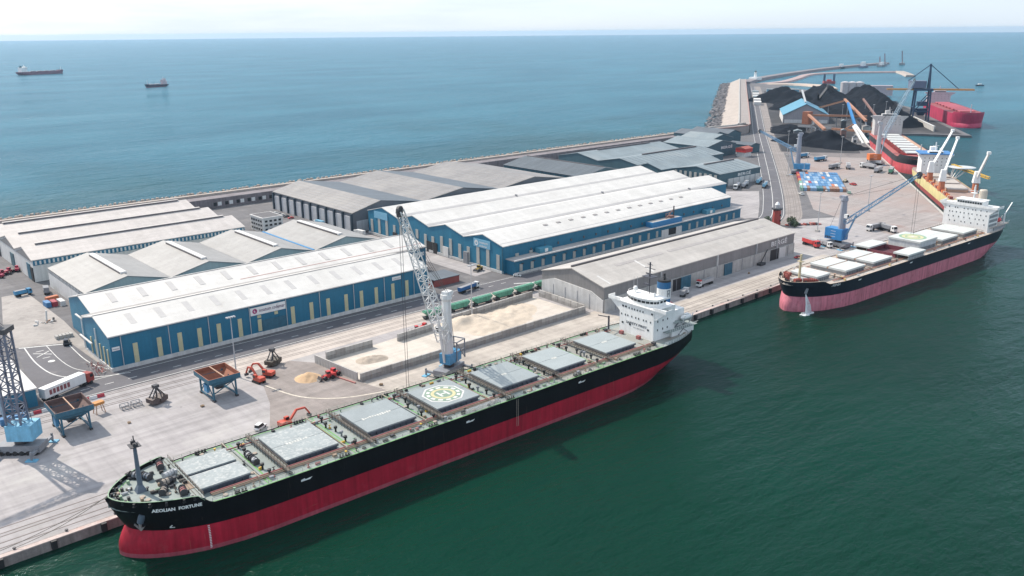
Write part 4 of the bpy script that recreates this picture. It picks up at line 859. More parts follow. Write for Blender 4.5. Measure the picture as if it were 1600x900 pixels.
arc = [(HX0+8.5, -8)] + [(HX0+4.2-4.2*math.cos(a), 8*math.sin(a)) for a in [R_(-90+180*i/12) for i in range(13)]] + [(HX0+8.5, 8)]
whs = MB().prism(arc, 27.9, 31.0, 'z').build('wheelhouse', wh, S1)
arc2 = [(x*1.0+(x-HX0-4.2)*.012, y*1.012) for x, y in arc]; 
for i in range(1, 13):
    (xa, ya), (xb, yb) = arc2[i], arc2[i+1]; mx_, my_ = (xa+xb)/2, (ya+yb)/2; k = .40
    pa = (mx_+(xa-mx_)*k*2, my_+(ya-my_)*k*2); pb = (mx_+(xb-mx_)*k*2, my_+(yb-my_)*k*2)
    MB().bar((*pa, 29.75), (*pb, 29.75), .12, .9).build('window', glass, whs)
for x in (HX0+5, HX0+7): MB().box(x, x+1.4, -8.08, -7.98, 29.3, 30.2).build('window', glass, whs)
MB().prism([(x+(-.4 if x < HX0+4 else .3), y*1.05) for x, y in arc], 31.0, 31.2, 'z').build('compass_deck', wh, S1)
mb = MB()
for i in range(len(arc)-1):
    p = (arc[i][0], arc[i][1], 31.2); q = (arc[i+1][0], arc[i+1][1], 31.2); mb.bar(p, (p[0], p[1], 32.2), .08); mb.bar((*p[:2], 32.2), (*q[:2], 32.2), .08)
mb.build('compass_deck_rail', wh, S1)
for row, (z, ys, ww) in enumerate(((25.4, (7.6, 6, -8.2), .9), (25.2, (2.6, 1.2, -.3, -1.8, -3.4, 4.2), .45), (21.8, (8.3, 6.2, 4.8, 2.6, .4, -1.2, -3.8, -5.2, -7.6), .45), (18.2, (7.6, 3.5, -6.4), .9))):
    for y in ys: MB().box(HX0-.12, HX0+.02, y-ww/2, y+ww/2, z, z+.75).build('window', glass, hs)
for z in (25.3, 22, 18.4):
    for x in (2.2, 5.4, 8.2): MB().box(HX0+x, HX0+x+.5, -9.3, -9.18, z, z+.8).build('window', glass, hs)
lettering('safety_lettering', 'SAFETY FIRST', 1.35, (HX0-.1, 5.6, 18.9), (0, -1, 0), (0, 0, 1), coam_m, hs, .05, 11.4)
lettering('safety_lettering', 'NO SMOKING', .7, (HX0-.1, 1.6, 17.6), (0, -1, 0), (0, 0, 1), steel_g, hs, .01, 6.2)
mm = MB(); mm.lattice((HX0+7.2, 0, 31.2), (HX0+7.2, 0, 38.5), 1.6, .9, 5, .22); mm.box(HX0+5.2, HX0+9.2, -2.6, 2.6, 38.5, 38.7).bar((HX0+7.2, 0, 38.6), (HX0+7.2, 0, 44.6), .45).bar((HX0+7.2, -2.8, 42), (HX0+7.2, 2.8, 42), .2).bar((HX0+6.2, -2.0, 40), (HX0+6.2, 1.2, 40), .45).box(HX0+5, HX0+6, -1.2, 1.2, 35.4, 35.9).bar((HX0+7.2, -1.4, 43.6), (HX0+7.2, 1.4, 43.6), .2)
mm.build('radar_mast', mat('dark_mast', (.06, .06, .075), .5, .1, .5), S1)
MB().lathe([(.3, 31.2), (.3, 32.0), (.9, 32.3), (1.0, 33.0), (.7, 33.8), (.1, 34.0)], 12, (HX0+4.6, 5.2)).build('satellite_dome', white, S1); MB().lathe([(.2, 31.2), (.6, 31.8), (.5, 32.6), (.1, 32.8)], 12, (HX0+5.6, -4.2)).build('satellite_dome', white, S1)
for x, y, h in ((HX0+2, 2, 8), (HX0+6, 7.5, 6), (HX0+3, -6.5, 3)): MB().bar((x, y, 31.2), (x, y, 31.2+h), .1).build('aerial', galv, S1)
fn = MB().lathe([(2.9, 24.5), (2.9, 27.4)], 18, (HX0+17, 0.6)).build('funnel', mat('funnel_blue', (.02, .12, .27), .4, .05, .5), S1)
MB().lathe([(2.93, 27.4), (2.93, 31.8)], 18, (HX0+17, .6)).build('funnel_white_band', white, fn); MB().lathe([(2.93, 31.8), (2.9, 34.6)], 18, (HX0+17, .6)).build('funnel_blue_band', MATS['funnel_blue'], fn); MB().lathe([(2.9, 34.6), (2.7, 35.4)], 18, (HX0+17, .6)).build('funnel_top', black, fn)
MB().tube((HX0+17.6, .9, 35), (HX0+17.8, 1.2, 37.6), .5).tube((HX0+16.4, 0, 35), (HX0+16.4, 0, 36.6), .35).build('exhaust', black, fn)
fe = MB(); fe.box(-.7, -.4, 0, .02, -1.3, 1.3).box(.4, .7, 0, .02, -1.3, 1.3).box(-.4, .4, 0, .02, -.2, .2).box(-1.0, 1.0, 0, .02, 1.3, 1.6); fe.xf(Matrix.Translation((HX0+16.6, -2.40, 29.7))); fe.build('funnel_emblem', coam_m, fn)
lb_me = [(.1, -3.4), (1.0, -2.4), (1.25, 0), (1.0, 2.4), (.1, 3.4)]
def lifeboat(par, x, y, z, m):
    mb = MB(); mb.lathe(lb_me, 12); mb.v = [(p[2], p[0]*1.0, p[1]*.9) for p in mb.v]; mb.xf(Matrix.Translation((x, y, z))); o = mb.build('lifeboat', m, par, True)
    MB().box(x-.9, x+1.3, y-.5, y+.5, z+.9, z+1.5).build('lifeboat_canopy', m, o); return o
lifeboat(S1, HX0+9, 12.2, D1+5.2, orange); MB().bar((HX0+6.5, 11, D1+2.9), (HX0+6.5, 13, D1+7), .3).bar((HX0+11.5, 11, D1+2.9), (HX0+11.5, 13, D1+7), .3).build('davit', white, S1)
lifeboat(S1, HX0+19.5, -9.8, D1+6.6, white); MB().bar((HX0+17, -9.4, D1+3), (HX0+17, -11.4, D1+8), .3).bar((HX0+22, -9.4, D1+3), (HX0+22, -11.4, D1+8), .3).build('davit', white, S1)
fr_ = MB(); fr_.lathe(lb_me, 12); fr_.v = [(p[2], p[0]*.9, p[1]*.9) for p in fr_.v]; fr_.xf(Matrix.Translation((HX0+22.5, 2.0, D1+9)) @ Matrix.Rotation(R_(30), 4, 'Y')); fr_.build('freefall_lifeboat', red, S1, True)
MB().bar((HX0+18.5, 3, D1+12.8), (HX0+25.5, 3, D1+6.2), .5).bar((HX0+18.5, 1, D1+12.8), (HX0+25.5, 1, D1+6.2), .5).bar((HX0+24, 1, D1), (HX0+24, 1, D1+7.6), .35).bar((HX0+24, 3, D1), (HX0+24, 3, D1+7.6), .35).build('freefall_ramp', white, S1)
for x, a in ((HX0+14, 1), (HX0+20, -1)): MB().bar((x, -10.6, D1+.2), (x+a*4, -10.6, D1+2.9), .5, .15).bar((x, -8.6, D1+2.9), (x+a*4, -8.6, D1+5.6), .5, .15).build('stair', steel_g, S1)
for k in range(14):
    x = HX0+8+k*1.25; MB().bar((x, -11.4, D1+2.9), (x, -11.4, D1+4.0), .1).bar((x, -11.4, D1+4), (x+1.25, -11.4, D1+4), .1).build('boat_deck_rail', white, S1)
for y in (-6, 6): winch(S1, 225, y, D1, steel_d, steel_g, R_(90))
for x, y in ((203, -12), (203.5, 6), (204, -3), (200, 12)): MB().box(x, x+1.4, y-.8, y+.8, D1, D1+1.4).build('deck_machinery', pipe_r if y in (6, -3) else steel_d, S1)
pc = MB(); pc.tube((204, 13.2, D1), (204, 13.2, D1+6), .4).bar((204, 13.2, D1+5.5), (198, 13.6, D1+7.6), .35); pc.build('provision_crane', MATS['dark_mast'], S1)
fs_ = MB().bar((228.0, 0, D1), (228.8, 0, D1+5), .12).build('flagstaff', white, S1)

def clutter(par, spots, z, mats_, seed, big=1.0):
    rn = random.Random(seed)
    for x, y in spots:
        k = rn.randrange(5); m = rn.choice(mats_); q = big
        if k == 0: MB().lathe([(.22*q, 0), (.22*q, .9*q), (.45*q, 1.0*q), (.45*q, 1.3*q), (.1, 1.35*q)], 8).xf(Matrix.Translation((x, y, z))).build('mushroom_vent', m, par)
        elif k == 1: MB().box(x-.6*q, x+.6*q, y-.4*q, y+.4*q, z, z+.8*q).box(x-.5*q, x+.5*q, y-.3*q, y+.3*q, z+.8*q, z+.95*q).build('deck_box', m, par)
        elif k == 2: MB().tube((x-.9*q, y, z+.5*q), (x+.9*q, y, z+.5*q), .4*q, n=8).box(x-.7*q, x-.5*q, y-.4*q, y+.4*q, z, z+.5*q).box(x+.5*q, x+.7*q, y-.4*q, y+.4*q, z, z+.5*q).build('hose_reel', m, par)
        elif k == 3: MB().lathe([(.35*q, 0), (.8*q, .02), (.85*q, .18), (.8*q, .34), (.35*q, .36)], 12).xf(Matrix.Translation((x, y, z))).build('rope_coil', MATS['rope'], par)
        else: MB().bar((x, y, z), (x, y, z+1.6*q), .2).bar((x-.5, y, z+1.5*q), (x+.5, y, z+1.5*q), .15).box(x-.3, x+.3, y-.3, y+.3, z, z+.5).build('davit_post', m, par)
rn_ = random.Random(5); sp_ = []
for i in range(6):
    x = HX[i][0]+HX[i][1]/2
    sp_ += [(x+rn_.uniform(1.5, 7.4), rn_.uniform(-12.5, 13)) for _ in range(9)]
sp_ += [(rn_.uniform(25, 203), s_*rn_.uniform(12.9, 14.6)) for _ in range(34) for s_ in (-1, 1)]
clutter(S1, sp_, D1, [steel_d, steel_d, steel_g, black, pipe_o, pipe_r, MATS['pale_green_steel'], yellow], 3, .85)
clutter(S1, [(rn_.uniform(5, 20), rn_.uniform(-9.5, 9.5)) for _ in range(26)], FZ, [steel_d, black, black, pipe_o, MATS['pale_green_steel'], galv, MATS['brown_rail_steel']], 4, .9)
clutter(S1, [(rn_.uniform(HX0+14, 225), rn_.choice((-1, 1))*rn_.uniform(9.5, 11)) for _ in range(16)], D1, [steel_d, galv, white, pipe_r], 6, .9)
for k in range(5): x = HX[k][0]+HX[k][1]/2+rn_.uniform(2, 3); MB().tube((x, -12, D1+.35), (x, 12.5, D1+.35), .16, n=6).build('cross_pipe', pipe_o if k % 2 else steel_g, S1)

# ---------------------------------------------------------------- second bulk carrier astern of it
x_top = mat('blue_black_hull_paint', (0.010, 0.015, 0.025), 0.45, 0.2, 0.08, streak=0.2, spec=.2, sheet=('X', 9.3, .1), rust=((.08, .06, .05), .6))
x_bot = mat('faded_pink_antifouling', (0.50, 0.15, 0.195), 0.6, 0.10, 0.08, streak=0.35, rust=((.26, .07, .075), .7), spots=[((0.31, 0.06, 0.09), 0.3, 0.58, 0.72), ((.52, .2, .24), .1, .55, .7)])
x_deck = mat('cream_deck', (0.45, 0.385, 0.33), 0.7, 0.12, 0.12, spots=[((0.42, 0.27, 0.20), 0.15, 0.58, 0.72)])
x_hatch = mat('white_hatch_paint', (0.52, 0.545, 0.53), 0.6, 0.07, 0.15, spots=[((.45, .42, .38), .2, .62, .75)])
x_coam = mat('pale_grey_coaming', (0.26, 0.27, 0.28), 0.6, 0.15, 0.3, streak=.2)
tan_s = mat('rusty_tan', (0.46, 0.29, 0.20), 0.7, 0.15, 0.4)
X1 = thing('bulk_carrier', 'dark blue and faded pink bulk carrier with white bridge and one open hatch', 'ship', (371, 216.6, 0), R_(-2.9))
HXn = Hull(222, 32.4, 14.0, 7.4, 17, 1.7, 2.0, 0.17); HXn.build(X1, x_top, x_bot); HXn.deck(X1, x_deck); DX = HXn.D-.25
XH = [(22, 12, 7.6), (47, 19, 10.4), (73.5, 19.5, 10.6), (100, 18, 10.6), (125, 20, 9.6), (151, 20, 9.8), (176.5, 18, 9.8)]
for i, (xc, ln, hw) in enumerate(XH):
    cm = MB()
    if i == 3:
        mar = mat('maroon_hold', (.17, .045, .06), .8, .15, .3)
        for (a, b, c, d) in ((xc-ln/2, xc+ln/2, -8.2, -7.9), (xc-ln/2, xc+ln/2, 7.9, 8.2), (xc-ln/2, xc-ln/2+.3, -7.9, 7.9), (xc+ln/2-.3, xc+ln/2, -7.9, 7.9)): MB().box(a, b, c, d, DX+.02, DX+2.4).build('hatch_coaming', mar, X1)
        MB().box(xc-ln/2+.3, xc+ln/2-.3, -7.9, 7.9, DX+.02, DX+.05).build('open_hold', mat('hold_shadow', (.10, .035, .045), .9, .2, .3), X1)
        for sd_ in (-1, 1):
            a, b = sorted((sd_*7.0, sd_*16.0)); hc = MB().box(xc-ln/2-.4, xc+ln/2+.4, a, b, DX+2.5, DX+3.4).build('hatch_cover', x_hatch, X1)
            for y in (sd_*9, sd_*15.3): MB().box(xc-ln/2+.5, xc+ln/2-.5, y-.15, y+.15, DX, DX+2.5).build('cover_rail', x_coam, hc)
        continue
    up = 2.6 if i == 4 else 0
    MB().box(xc-ln/2+.4, xc+ln/2-.4, -hw+.4, hw-.4, DX, DX+1.9+up).build('hatch_coaming', x_coam if i != 4 else mat('grey_white_box', (.46, .49, .51), .6, .1, .3, streak=.15), X1)
    for sd_ in (-1, 1):
        a, b = sorted((sd_*(.55 if i in (1, 2) else .1), sd_*hw)); hc = MB().box(xc-ln/2, xc+ln/2, a, b, DX+1.92+up, DX+2.9+up).build('hatch_cover', x_hatch, X1)
    MB().box(xc-ln/2+.2, xc+ln/2-.2, -.5 if i in (1, 2) else -.09, .5 if i in (1, 2) else .09, DX+1.95+up, DX+2.6+up).build('centre_joint', tan_s, X1)
    for k in range(int(ln/1.6)):
        x = xc-ln/2+.8+k*1.6; MB().box(x, x+.35, -hw-.1, -hw+.5, DX, DX+2.0).build('coaming_stay', x_coam, X1)
    cw = MB(); xx = xc+ln/2+2.2; cw.box(xx-.5, xx+.5, -13, 13, DX+1.0, DX+1.2)
    for y in range(-12, 13, 3): cw.bar((xx-.5, y, DX), (xx-.5, y, DX+2.2), .13)
    cw.bar((xx-.5, -13, DX+2.2), (xx-.5, 13, DX+2.2), .12).build('cross_walkway', MATS['brown_rail_steel'], X1)
    for y in (-8, -3, 3, 8): MB().lathe([(.35, DX), (.35, DX+1.4), (.6, DX+1.5), (.6, DX+2)], 8, (xx+1.4, y)).build('deck_ventilator', tan_s, X1)
hx = XH[4][0]; zt = DX+2.92+2.6
MB().disc(7.4, zt, 36, (hx, 0)).build('pad_green_disc', mat('pad_green_faded', (.22, .36, .24), .7, .15, .5), X1, flip=False); MB().disc(5.9, zt+.004, 36, (hx, 0)).build('pad_yellow_disc', mat('pad_yellow_faded', (.50, .47, .28), .7, .15, .5), X1, flip=False); MB().ring(3.2, 4.2, zt+.008, 30, (hx, 0)).build('pad_green_ring', MATS['pad_green_faded'], X1, flip=False)
MB().box(hx-1.6, hx-.9, -1.8, 1.8, zt+.01, zt+.03).box(hx+.9, hx+1.6, -1.8, 1.8, zt+.01, zt+.03).box(hx-.9, hx+.9, -.3, .3, zt+.01, zt+.03).build('pad_h_mark', hp_w, X1)
for y, m in ((-11.6, pipe_r), (-12.4, tan_s), (11.6, pipe_r)): MB().tube((24, y, DX+.5), (190, y, DX+.5), .22, n=6).build('deck_pipe', m, X1)
HXn.rail(X1, 18, 190, white, 1.1, 3.0); HXn.rail(X1, 192, 220, white, 1.2, 2.0)
FX = HXn.D+HXn.fh-1.1
MB().tube((12.5, 0, FX), (12.5, 0, FX+12), .7, .5, 10).build('foremast', mat('cream_mast', (.52, .44, .28), .5, .1, .5), X1); MB().box(11.5, 13.5, -1.5, 1.5, FX+9, FX+9.3).bar((12.5, -1.6, FX+11), (12.5, 1.6, FX+11), .2).box(12, 13, -.5, .5, FX+11.8, FX+12.8).build('mast_platform', MATS['cream_mast'], X1)
for x, y, a in ((7.5, 3.6, 40), (10, 5.6, 60), (10.5, -5.4, -60), (13, -7.4, -70), (7, -2.4, -20), (14, 7.6, 80)): winch(X1, x, y, FX, mat('rust_red_winch', (.27, .06, .045), .6, .2, .6), MATS['rust_red_winch'], R_(a))
MB().box(9, 16, -2.4, 2.4, FX, FX+.5).build('mast_house', galv, X1)
for k in range(10):
    t = -1+2*k/9; x = 3.2+9*t*t; y = t*(HXn.hb(x, HXn.D)-1.2); link('bitts', bollard_me, X1, loc=(x, y, FX), rz=k)
cap = MB()
for sd_ in (-1, 1):
    xs = [.3+(17-.3)*(i/16)**1.5 for i in range(17)]
    for i in range(16):
        p, q = xs[i], xs[i+1]; cap.bar((p, sd_*max(.03, HXn.hb(p, HXn.D)), HXn.top(p)+.04), (q, sd_*HXn.hb(q, HXn.D), HXn.top(q)+.04), .3, .12)
cap.build('bulwark_cap', mat('cream_cap', (.45, .38, .30), .6, .1, .5), X1)
HXn.name_text(X1, 'XENIA', 19.5, 5.6, 12.4, 1.7, white, shear=.25)
for x in (40, 92, 160): hull_patch(HXn, X1, 'tug_mark', white, [(x, 12.2), (x+2.6, 12.2), (x+3.2, 12.8), (x+.4, 12.7)])
MB().tube((8.0, -(HXn.hb(8, 12)-.5), 12.4), (7.4, -(HXn.hb(7.4, 10)+.6), 9.6), .8, .7, 10).build('hawse_pipe', steel_g, X1)
# washing water pouring from the hawse pipe
foam = mat('white_water', (.62, .66, .68), .5, .1, 1.0, bump=.6, bscale=2)
ws = MB(); y0 = -(HXn.hb(7.4, 9.6)+.9)
for k in range(7):
    a = (k-3)*.16; ws.bar((7.4+a*.4, y0-.1, 9.3), (7.0+a*3.6, y0-1.6-abs(a), 4.5), .2).bar((7.0+a*3.6, y0-1.6-abs(a), 4.5), (6.8+a*5, y0-2.4-abs(a), .1), .28)
ws.build('discharge_water', foam, X1, kind='stuff')
fo = MB()
for k in range(60): 
    a = random.uniform(0, 6.28); r = random.random()**.6; fo.lathe([(.9*random.uniform(.4, 1), -.1), (.5, .12), (.05, .18)], 6, (6.6+r*4.4*math.cos(a), y0-2.2+r*2.2*math.sin(a)))
fo.build('splash_foam', foam, X1, kind='stuff')
clutter(X1, [(XH[i][0]+XH[i][1]/2+rn_.uniform(1, 5), rn_.uniform(-13, 13)) for i in range(6) for _ in range(7)] + [(rn_.uniform(25, 188), s_*rn_.uniform(12.8, 14.6)) for _ in range(20) for s_ in (-1, 1)], DX, [tan_s, steel_d, MATS['rust_red_winch'], yellow, galv], 8, 1.0)
XB = 191.5
xh = MB().box(XB, XB+13, -13.2, 14.5, DX, 28.6).build('accommodation_block', wh, X1); MB().box(XB+13, XB+24, -9, 9, DX, 25).build('engine_casing', wh, X1)
MB().box(XB+2, XB+27, -14.5, 14.5, DX+2.6, DX+2.8).build('boat_deck', x_deck, X1); MB().box(XB+8, XB+24, -13.8, -13.3, DX, DX+2.6).build('side_screen', mat('shade_grey', (.3, .31, .33), .6, .1, .4), X1)
bdk = MB().box(XB-.5, XB+9, -17.5, 17.5, 28.6, 29.0).box(XB-.5, XB-.3, -17.5, 17.5, 29, 30.1).box(XB-.3, XB+9, -17.5, -17.3, 29, 30.1).box(XB-.3, XB+9, 17.3, 17.5, 29, 30.1).build('bridge_wing', wh, X1)
for sd_ in (-1, 1): MB().hexa([(XB, sd_*13.2, 25), (XB+4, sd_*13.2, 25), (XB+4, sd_*13.5, 25), (XB, sd_*13.5, 25)], [(XB, sd_*13.2, 28.6), (XB+4, sd_*13.2, 28.6), (XB+4, sd_*17.3, 28.6), (XB, sd_*17.3, 28.6)]).build('wing_bracket', wh, X1)
xw = MB().box(XB+1, XB+9, -8, 8, 29, 32.2).build('wheelhouse', wh, X1); MB().box(XB+.4, XB+9.6, -8.6, 8.6, 32.2, 32.45).build('compass_deck', wh, X1)
for k in range(10): MB().box(XB+.9, XB+1.02, -7.4+k*1.5, -6.3+k*1.5, 30.3, 31.4).build('window', glass, xw)
for z, n in ((26.4, 9), (23.6, 10), (20.8, 8), (18, 7)):
    for k in range(n): 
        y = -12+24.5*(k+random.uniform(.1, .6))/n; MB().box(XB-.1, XB+.02, y, y+.5, z, z+.8).build('window', glass, xh)
for z in (17, 19.8, 22.6, 25.4): MB().box(XB+1, XB+12, -13.35, -13.18, z, z+1.6).build('side_opening', x_coam, xh)
lifeboat(X1, XB+16, -12.6, DX+5.6, red); lifeboat(X1, XB+16, 12.6, DX+5.6, orange)
for sd_ in (-1, 1): MB().bar((XB+13.5, sd_*11, DX+2.8), (XB+13.5, sd_*13.4, DX+8.4), .35).bar((XB+18.6, sd_*11, DX+2.8), (XB+18.6, sd_*13.4, DX+8.4), .35).build('davit', white, X1)
MB().bar((XB+6, 0, 32.4), (XB+6, 0, 40), .6).bar((XB+6, -2.5, 37.5), (XB+6, 2.5, 37.5), .25).box(XB+4.6, XB+7.4, -1.8, 1.8, 36, 36.3).build('radar_mast', wh, X1)
MB().lathe([(2.6, 25), (2.4, 36), (2.0, 36.6)], 14, (XB+19, 0)).build('funnel', mat('cream_funnel', (.52, .46, .38), .5, .1, .4), X1); MB().lathe([(2.45, 33), (2.4, 35)], 14, (XB+19, 0)).build('funnel_band', pipe_r, X1)
MB().tube((XB+23, -13, DX+2.8), (XB+23, -13, DX+9), .5).bar((XB+23, -13, DX+8.6), (XB+29, -14, DX+15.5), .5).build('stores_crane', white, X1)
for k in range(12): MB().bar((XB+4+k*2, -14.4, DX+2.8), (XB+4+k*2, -14.4, DX+4), .12).bar((XB+4+k*2, -14.4, DX+4), (XB+6+k*2, -14.4, DX+4), .12).build('boat_deck_rail', white, X1)

# ---------------------------------------------------------------- far ships along the second quay
def simple_ship(name, label, loc, rz, H, mt, mbm, md, house, hatches, hm, cm, hous_w=None, mast=True, hcol=wh, fun=None):
    t = thing(name, label, 'ship', loc, rz); H.build(t, mt, mbm); H.deck(t, md); d = H.D-.25
    for xc, ln, hw in hatches:
        c = MB().box(xc-ln/2, xc+ln/2, -hw, hw, d, d+1.8).build('hatch_coaming', cm, t); MB().box(xc-ln/2-.2, xc+ln/2+.2, -hw-.2, hw+.2, d+1.82, d+2.7).build('hatch_cover', hm, t)
    x0, x1, w_, zt = house
    hb_ = MB().box(x0, x1, -w_, w_, d, zt).build('accommodation_block', hcol, t); MB().box(x0-.6, x0+6, -H.B/2-1, H.B/2+1, zt, zt+.4).box(x0-.6, x0-.3, -H.B/2-1, H.B/2+1, zt+.4, zt+1.5).build('bridge_wing', hcol, t)
    for sd_ in (-1, 1): MB().hexa([(x0, sd_*w_, zt-4), (x0+3, sd_*w_, zt-4), (x0+3, sd_*(w_+.3), zt-4), (x0, sd_*(w_+.3), zt-4)], [(x0, sd_*w_, zt), (x0+3, sd_*w_, zt), (x0+3, sd_*(H.B/2+.6), zt), (x0, sd_*(H.B/2+.6), zt)]).build('wing_bracket', hcol, t)
    wq = MB().box(x0+.6, x0+7, -w_*.55, w_*.55, zt+.4, zt+3.4).build('wheelhouse', hcol, t); MB().box(x0+.48, x0+.62, -w_*.5, w_*.5, zt+1.6, zt+2.8).build('window_band', glass, wq)
    for z in (zt-3, zt-6, zt-9):
        for k in range(6): y = -w_*.8+w_*1.6*k/5; MB().box(x0-.1, x0+.02, y-.3, y+.3, z, z+.8).build('window', glass, hb_)
    MB().bar((x0+5, 0, zt+3.4), (x0+5, 0, zt+11), .7).bar((x0+5, -2.5, zt+8), (x0+5, 2.5, zt+8), .3).bar((x0+2, 3, zt+3.4), (x0+2, 3, zt+7), .6).bar((x0+2, -3, zt+3.4), (x0+2, -3, zt+6.4), .6).build('radar_mast', hcol, t)
    MB().box(x1-7, x1-1, -2.6, 2.6, zt-2, zt+6).build('funnel', fun or hcol, t)
    if mast: z = H.D+H.fh-1.1; MB().tube((9, 0, z), (9, 0, z+12), .7, .5, 8).build('foremast', hcol, t)
    return t
# red and black bulker: bow towards us
S4 = simple_ship('bulk_carrier', 'black over bright red bulk carrier with pale house beside the far quay', F2(236, -20, 0), A2, Hull(236, 38, 15, 9, 20, 2.6, 2, .14),
    mat('grey_black_hull', (.03, .03, .036), .5, .15, .1, streak=.3), mat('salmon_antifouling', (.50, .075, .09), .6, .12, .1, streak=.25), mat('red_deck', (.36, .10, .09), .7, .2, .2), (205, 226, 15, 36), [], x_hatch, x_coam, hcol=mat('pale_grey_house', (.52, .51, .50), .6, .07, .3, streak=.1))
d4 = 15-.25
MB().box(20, 204, -18, -11, d4, d4+.3).build('side_deck', tan_s, S4)
for i in range(8):
    x = 34+i*21.5
    MB().box(x-7, x+7, -9, 9, d4, d4+2.4).build('hatch_coaming', mat('red_coaming', (.30, .04, .045), .7, .2, .3), S4); MB().box(x-7.6, x+7.6, -9.4, 9.4, d4+2.42, d4+3.3).build('hatch_cover', x_hatch, S4)
    for k in range(4): MB().box(x-8+k*4.5, x-7+k*4.5, 9.6, 13, d4, d4+2.6).build('hatch_fitting', [red, mat('rust_brown', (.22, .12, .1))][k % 2], S4)
# yellow heavy-lift ship with deck cranes
yl = mat('yellow_hull_paint', (.60, .52, .25), .5, .1, .1, streak=.2)
S3 = simple_ship('heavy_lift_ship', 'yellow hulled cargo ship with white and orange deck cranes at the far quay', F2(28, -20, 0), A2, Hull(190, 27, 10.5, 3.2, 16, 3, 1.5, .16, .75), yl, mat('dull_red_boot', (.3, .06, .06), .6, .1, .1), mat('brown_red_deck', (.30, .22, .19), .7, .2, .2), (150, 168, 11, 27), [(70, 22, 7.5), (100, 24, 7.5), (130, 18, 7.5)], mat('beige_hatch', (.44, .40, .36), .6, .1, .3), tan_s)
def deck_crane(par, x, y, z, tip, ped=8):
    pdm = mat('orange_pedestal', (.46, .15, .07), .6, .12, .3, streak=.2)
    MB().tube((x, y, z), (x, y, z+ped), 2.6, 2.2, 12).build('crane_pedestal', pdm, par)
    MB().hexa([(x-2.6, y-2.6, z+ped), (x+2.6, y-2.6, z+ped), (x+2.6, y+2.6, z+ped), (x-2.6, y+2.6, z+ped)], [(x-1.6, y-1.6, z+ped+9), (x+1.6, y-1.6, z+ped+9), (x+1.6, y+1.6, z+ped+9), (x-1.6, y+1.6, z+ped+9)]).build('crane_tower', wh, par)
    jb = MB()
    for s_ in (-1, 1): jb.bar((x+s_*1.6, y, z+ped+4), (tip[0]+s_*.9, tip[1], tip[2]), 1.0)
    for k in range(1, 7): 
        t = k/7; jb.bar((lerp(x-1.6, tip[0]-.9, t), lerp(y, tip[1], t), lerp(z+ped+4, tip[2], t)), (lerp(x+1.6, tip[0]+.9, t), lerp(y, tip[1], t), lerp(z+ped+4, tip[2], t)), .6)
    jb.box(tip[0]-1.5, tip[0]+1.5, tip[1]-1.2, tip[1]+1.2, tip[2]-.8, tip[2]+1.2).build('crane_jib', wh, par)
deck_crane(S3, 108, 11.5, 10.3, (138, -8, 50)); deck_crane(S3, 62, 11.5, 10.3, (82, 0, 50)); deck_crane(S3, 58, -12, 10.3, (38, -13, 44))
MB().box(146, 170, -13.5, 13.5, 28.0, 28.8).build('blue_bridge_roof', mat('blue_trim', (.03, .17, .42), .5, .1, .4), S3)
MB().lattice((140, -12, 20), (92, -30, 17), 2.2, 1.6, 10, .4).build('yellow_gangway', yellow, S3)
MB().disc(11, 20.3, 20, (128, -17)).build('helideck', mat('pale_deck', (.5, .52, .53), .6, .1, .3), S3, flip=False)
for a in range(6): MB().bar((128+7*math.cos(a), -17+7*math.sin(a), 20.2), (128+3*math.cos(a), -11+2*math.sin(a), 10.3), .5).build('helideck_strut', wh, S3)
for k in range(22): MB().box(26+k*5.4, 29+k*5.4, 10.3, 12.6, 10.3, 11.8+random.uniform(0, .8)).build('deck_fitting', [mat('rust_red_winch', (.27, .06, .045)), tan_s, orange][k % 3], S3)
# coal ship on the pier
PO = Vector((1174, 440, 0))
def F3(t, v, z=QZ): p = PO + U2*t + V2*v; return Vector((p.x, p.y, z))
crim = mat('crimson_hull', (.42, .03, .085), .55, .12, .1, streak=.25)
simple_ship('bulk_carrier', 'crimson bulk carrier with pale pink house under the coal unloader', F3(118, -25, 0), A2, Hull(250, 43, 19, 6, 20, 2.5, 2, .12), crim, crim, mat('maroon_deck', (.26, .06, .07), .7, .15, .2), (215, 235, 16, 34), [(34+i*22, 15, 10) for i in range(8)], mat('red_pink_hatch', (.46, .10, .13), .6, .1, .3), mat('maroon_deck', (.2, .05, .06)), hcol=mat('pinkish_house', (.50, .43, .46), .6, .06, .3))
# anchored ships and a launch
def heading(p, q): return math.atan2(q[1]-p[1], q[0]-p[0])
simple_ship('tanker', 'purple red tanker anchored at the left of the horizon', (945, 3590, 0), heading((930, 3590), (765, 3545)), Hull(172, 27, 11, 3, 18, 3, 1), mat('plum_hull', (.17, .075, .11), .6, .1, .1), mat('plum_hull', (.2, .1, .1)), mat('plum_deck', (.24, .13, .16), .7, .1, .3), (140, 160, 12, 26), [(40+i*24, 14, 4) for i in range(4)], galv, steel_g, fun=mat('dark_teal_funnel', (.02, .09, .11), .5, .1, .3))
simple_ship('coaster', 'small dark cargo ship anchored in the open sea', (827, 2405, 0), heading((827, 2405), (897, 2425)), Hull(72, 13, 6.5, 2, 10, 2.4, 1), mat('navy_hull', (.03, .035, .06), .6, .1, .1), mat('plum_hull', (.2, .1, .1)), mat('plum_deck', (.24, .13, .16)), (54, 66, 5.5, 15.5), [(20, 12, 4), (38, 14, 4)], galv, steel_g, hcol=mat('pinkish_house', (.5, .43, .46)))
bt = thing('motor_launch', 'tiny white motor launch off the coal pier', 'boat', (2265, 847, 0), 2.2)
MB().prism([(-2.6, 0), (2.6, 0), (3.2, 2.4), (-3.2, 2.4)], -9, 9).build('hull', mat('navy_hull', (.03, .035, .06)), bt); MB().box(-3, 4, -2.2, 2.2, 2.4, 5.4).build('cabin', white, bt)

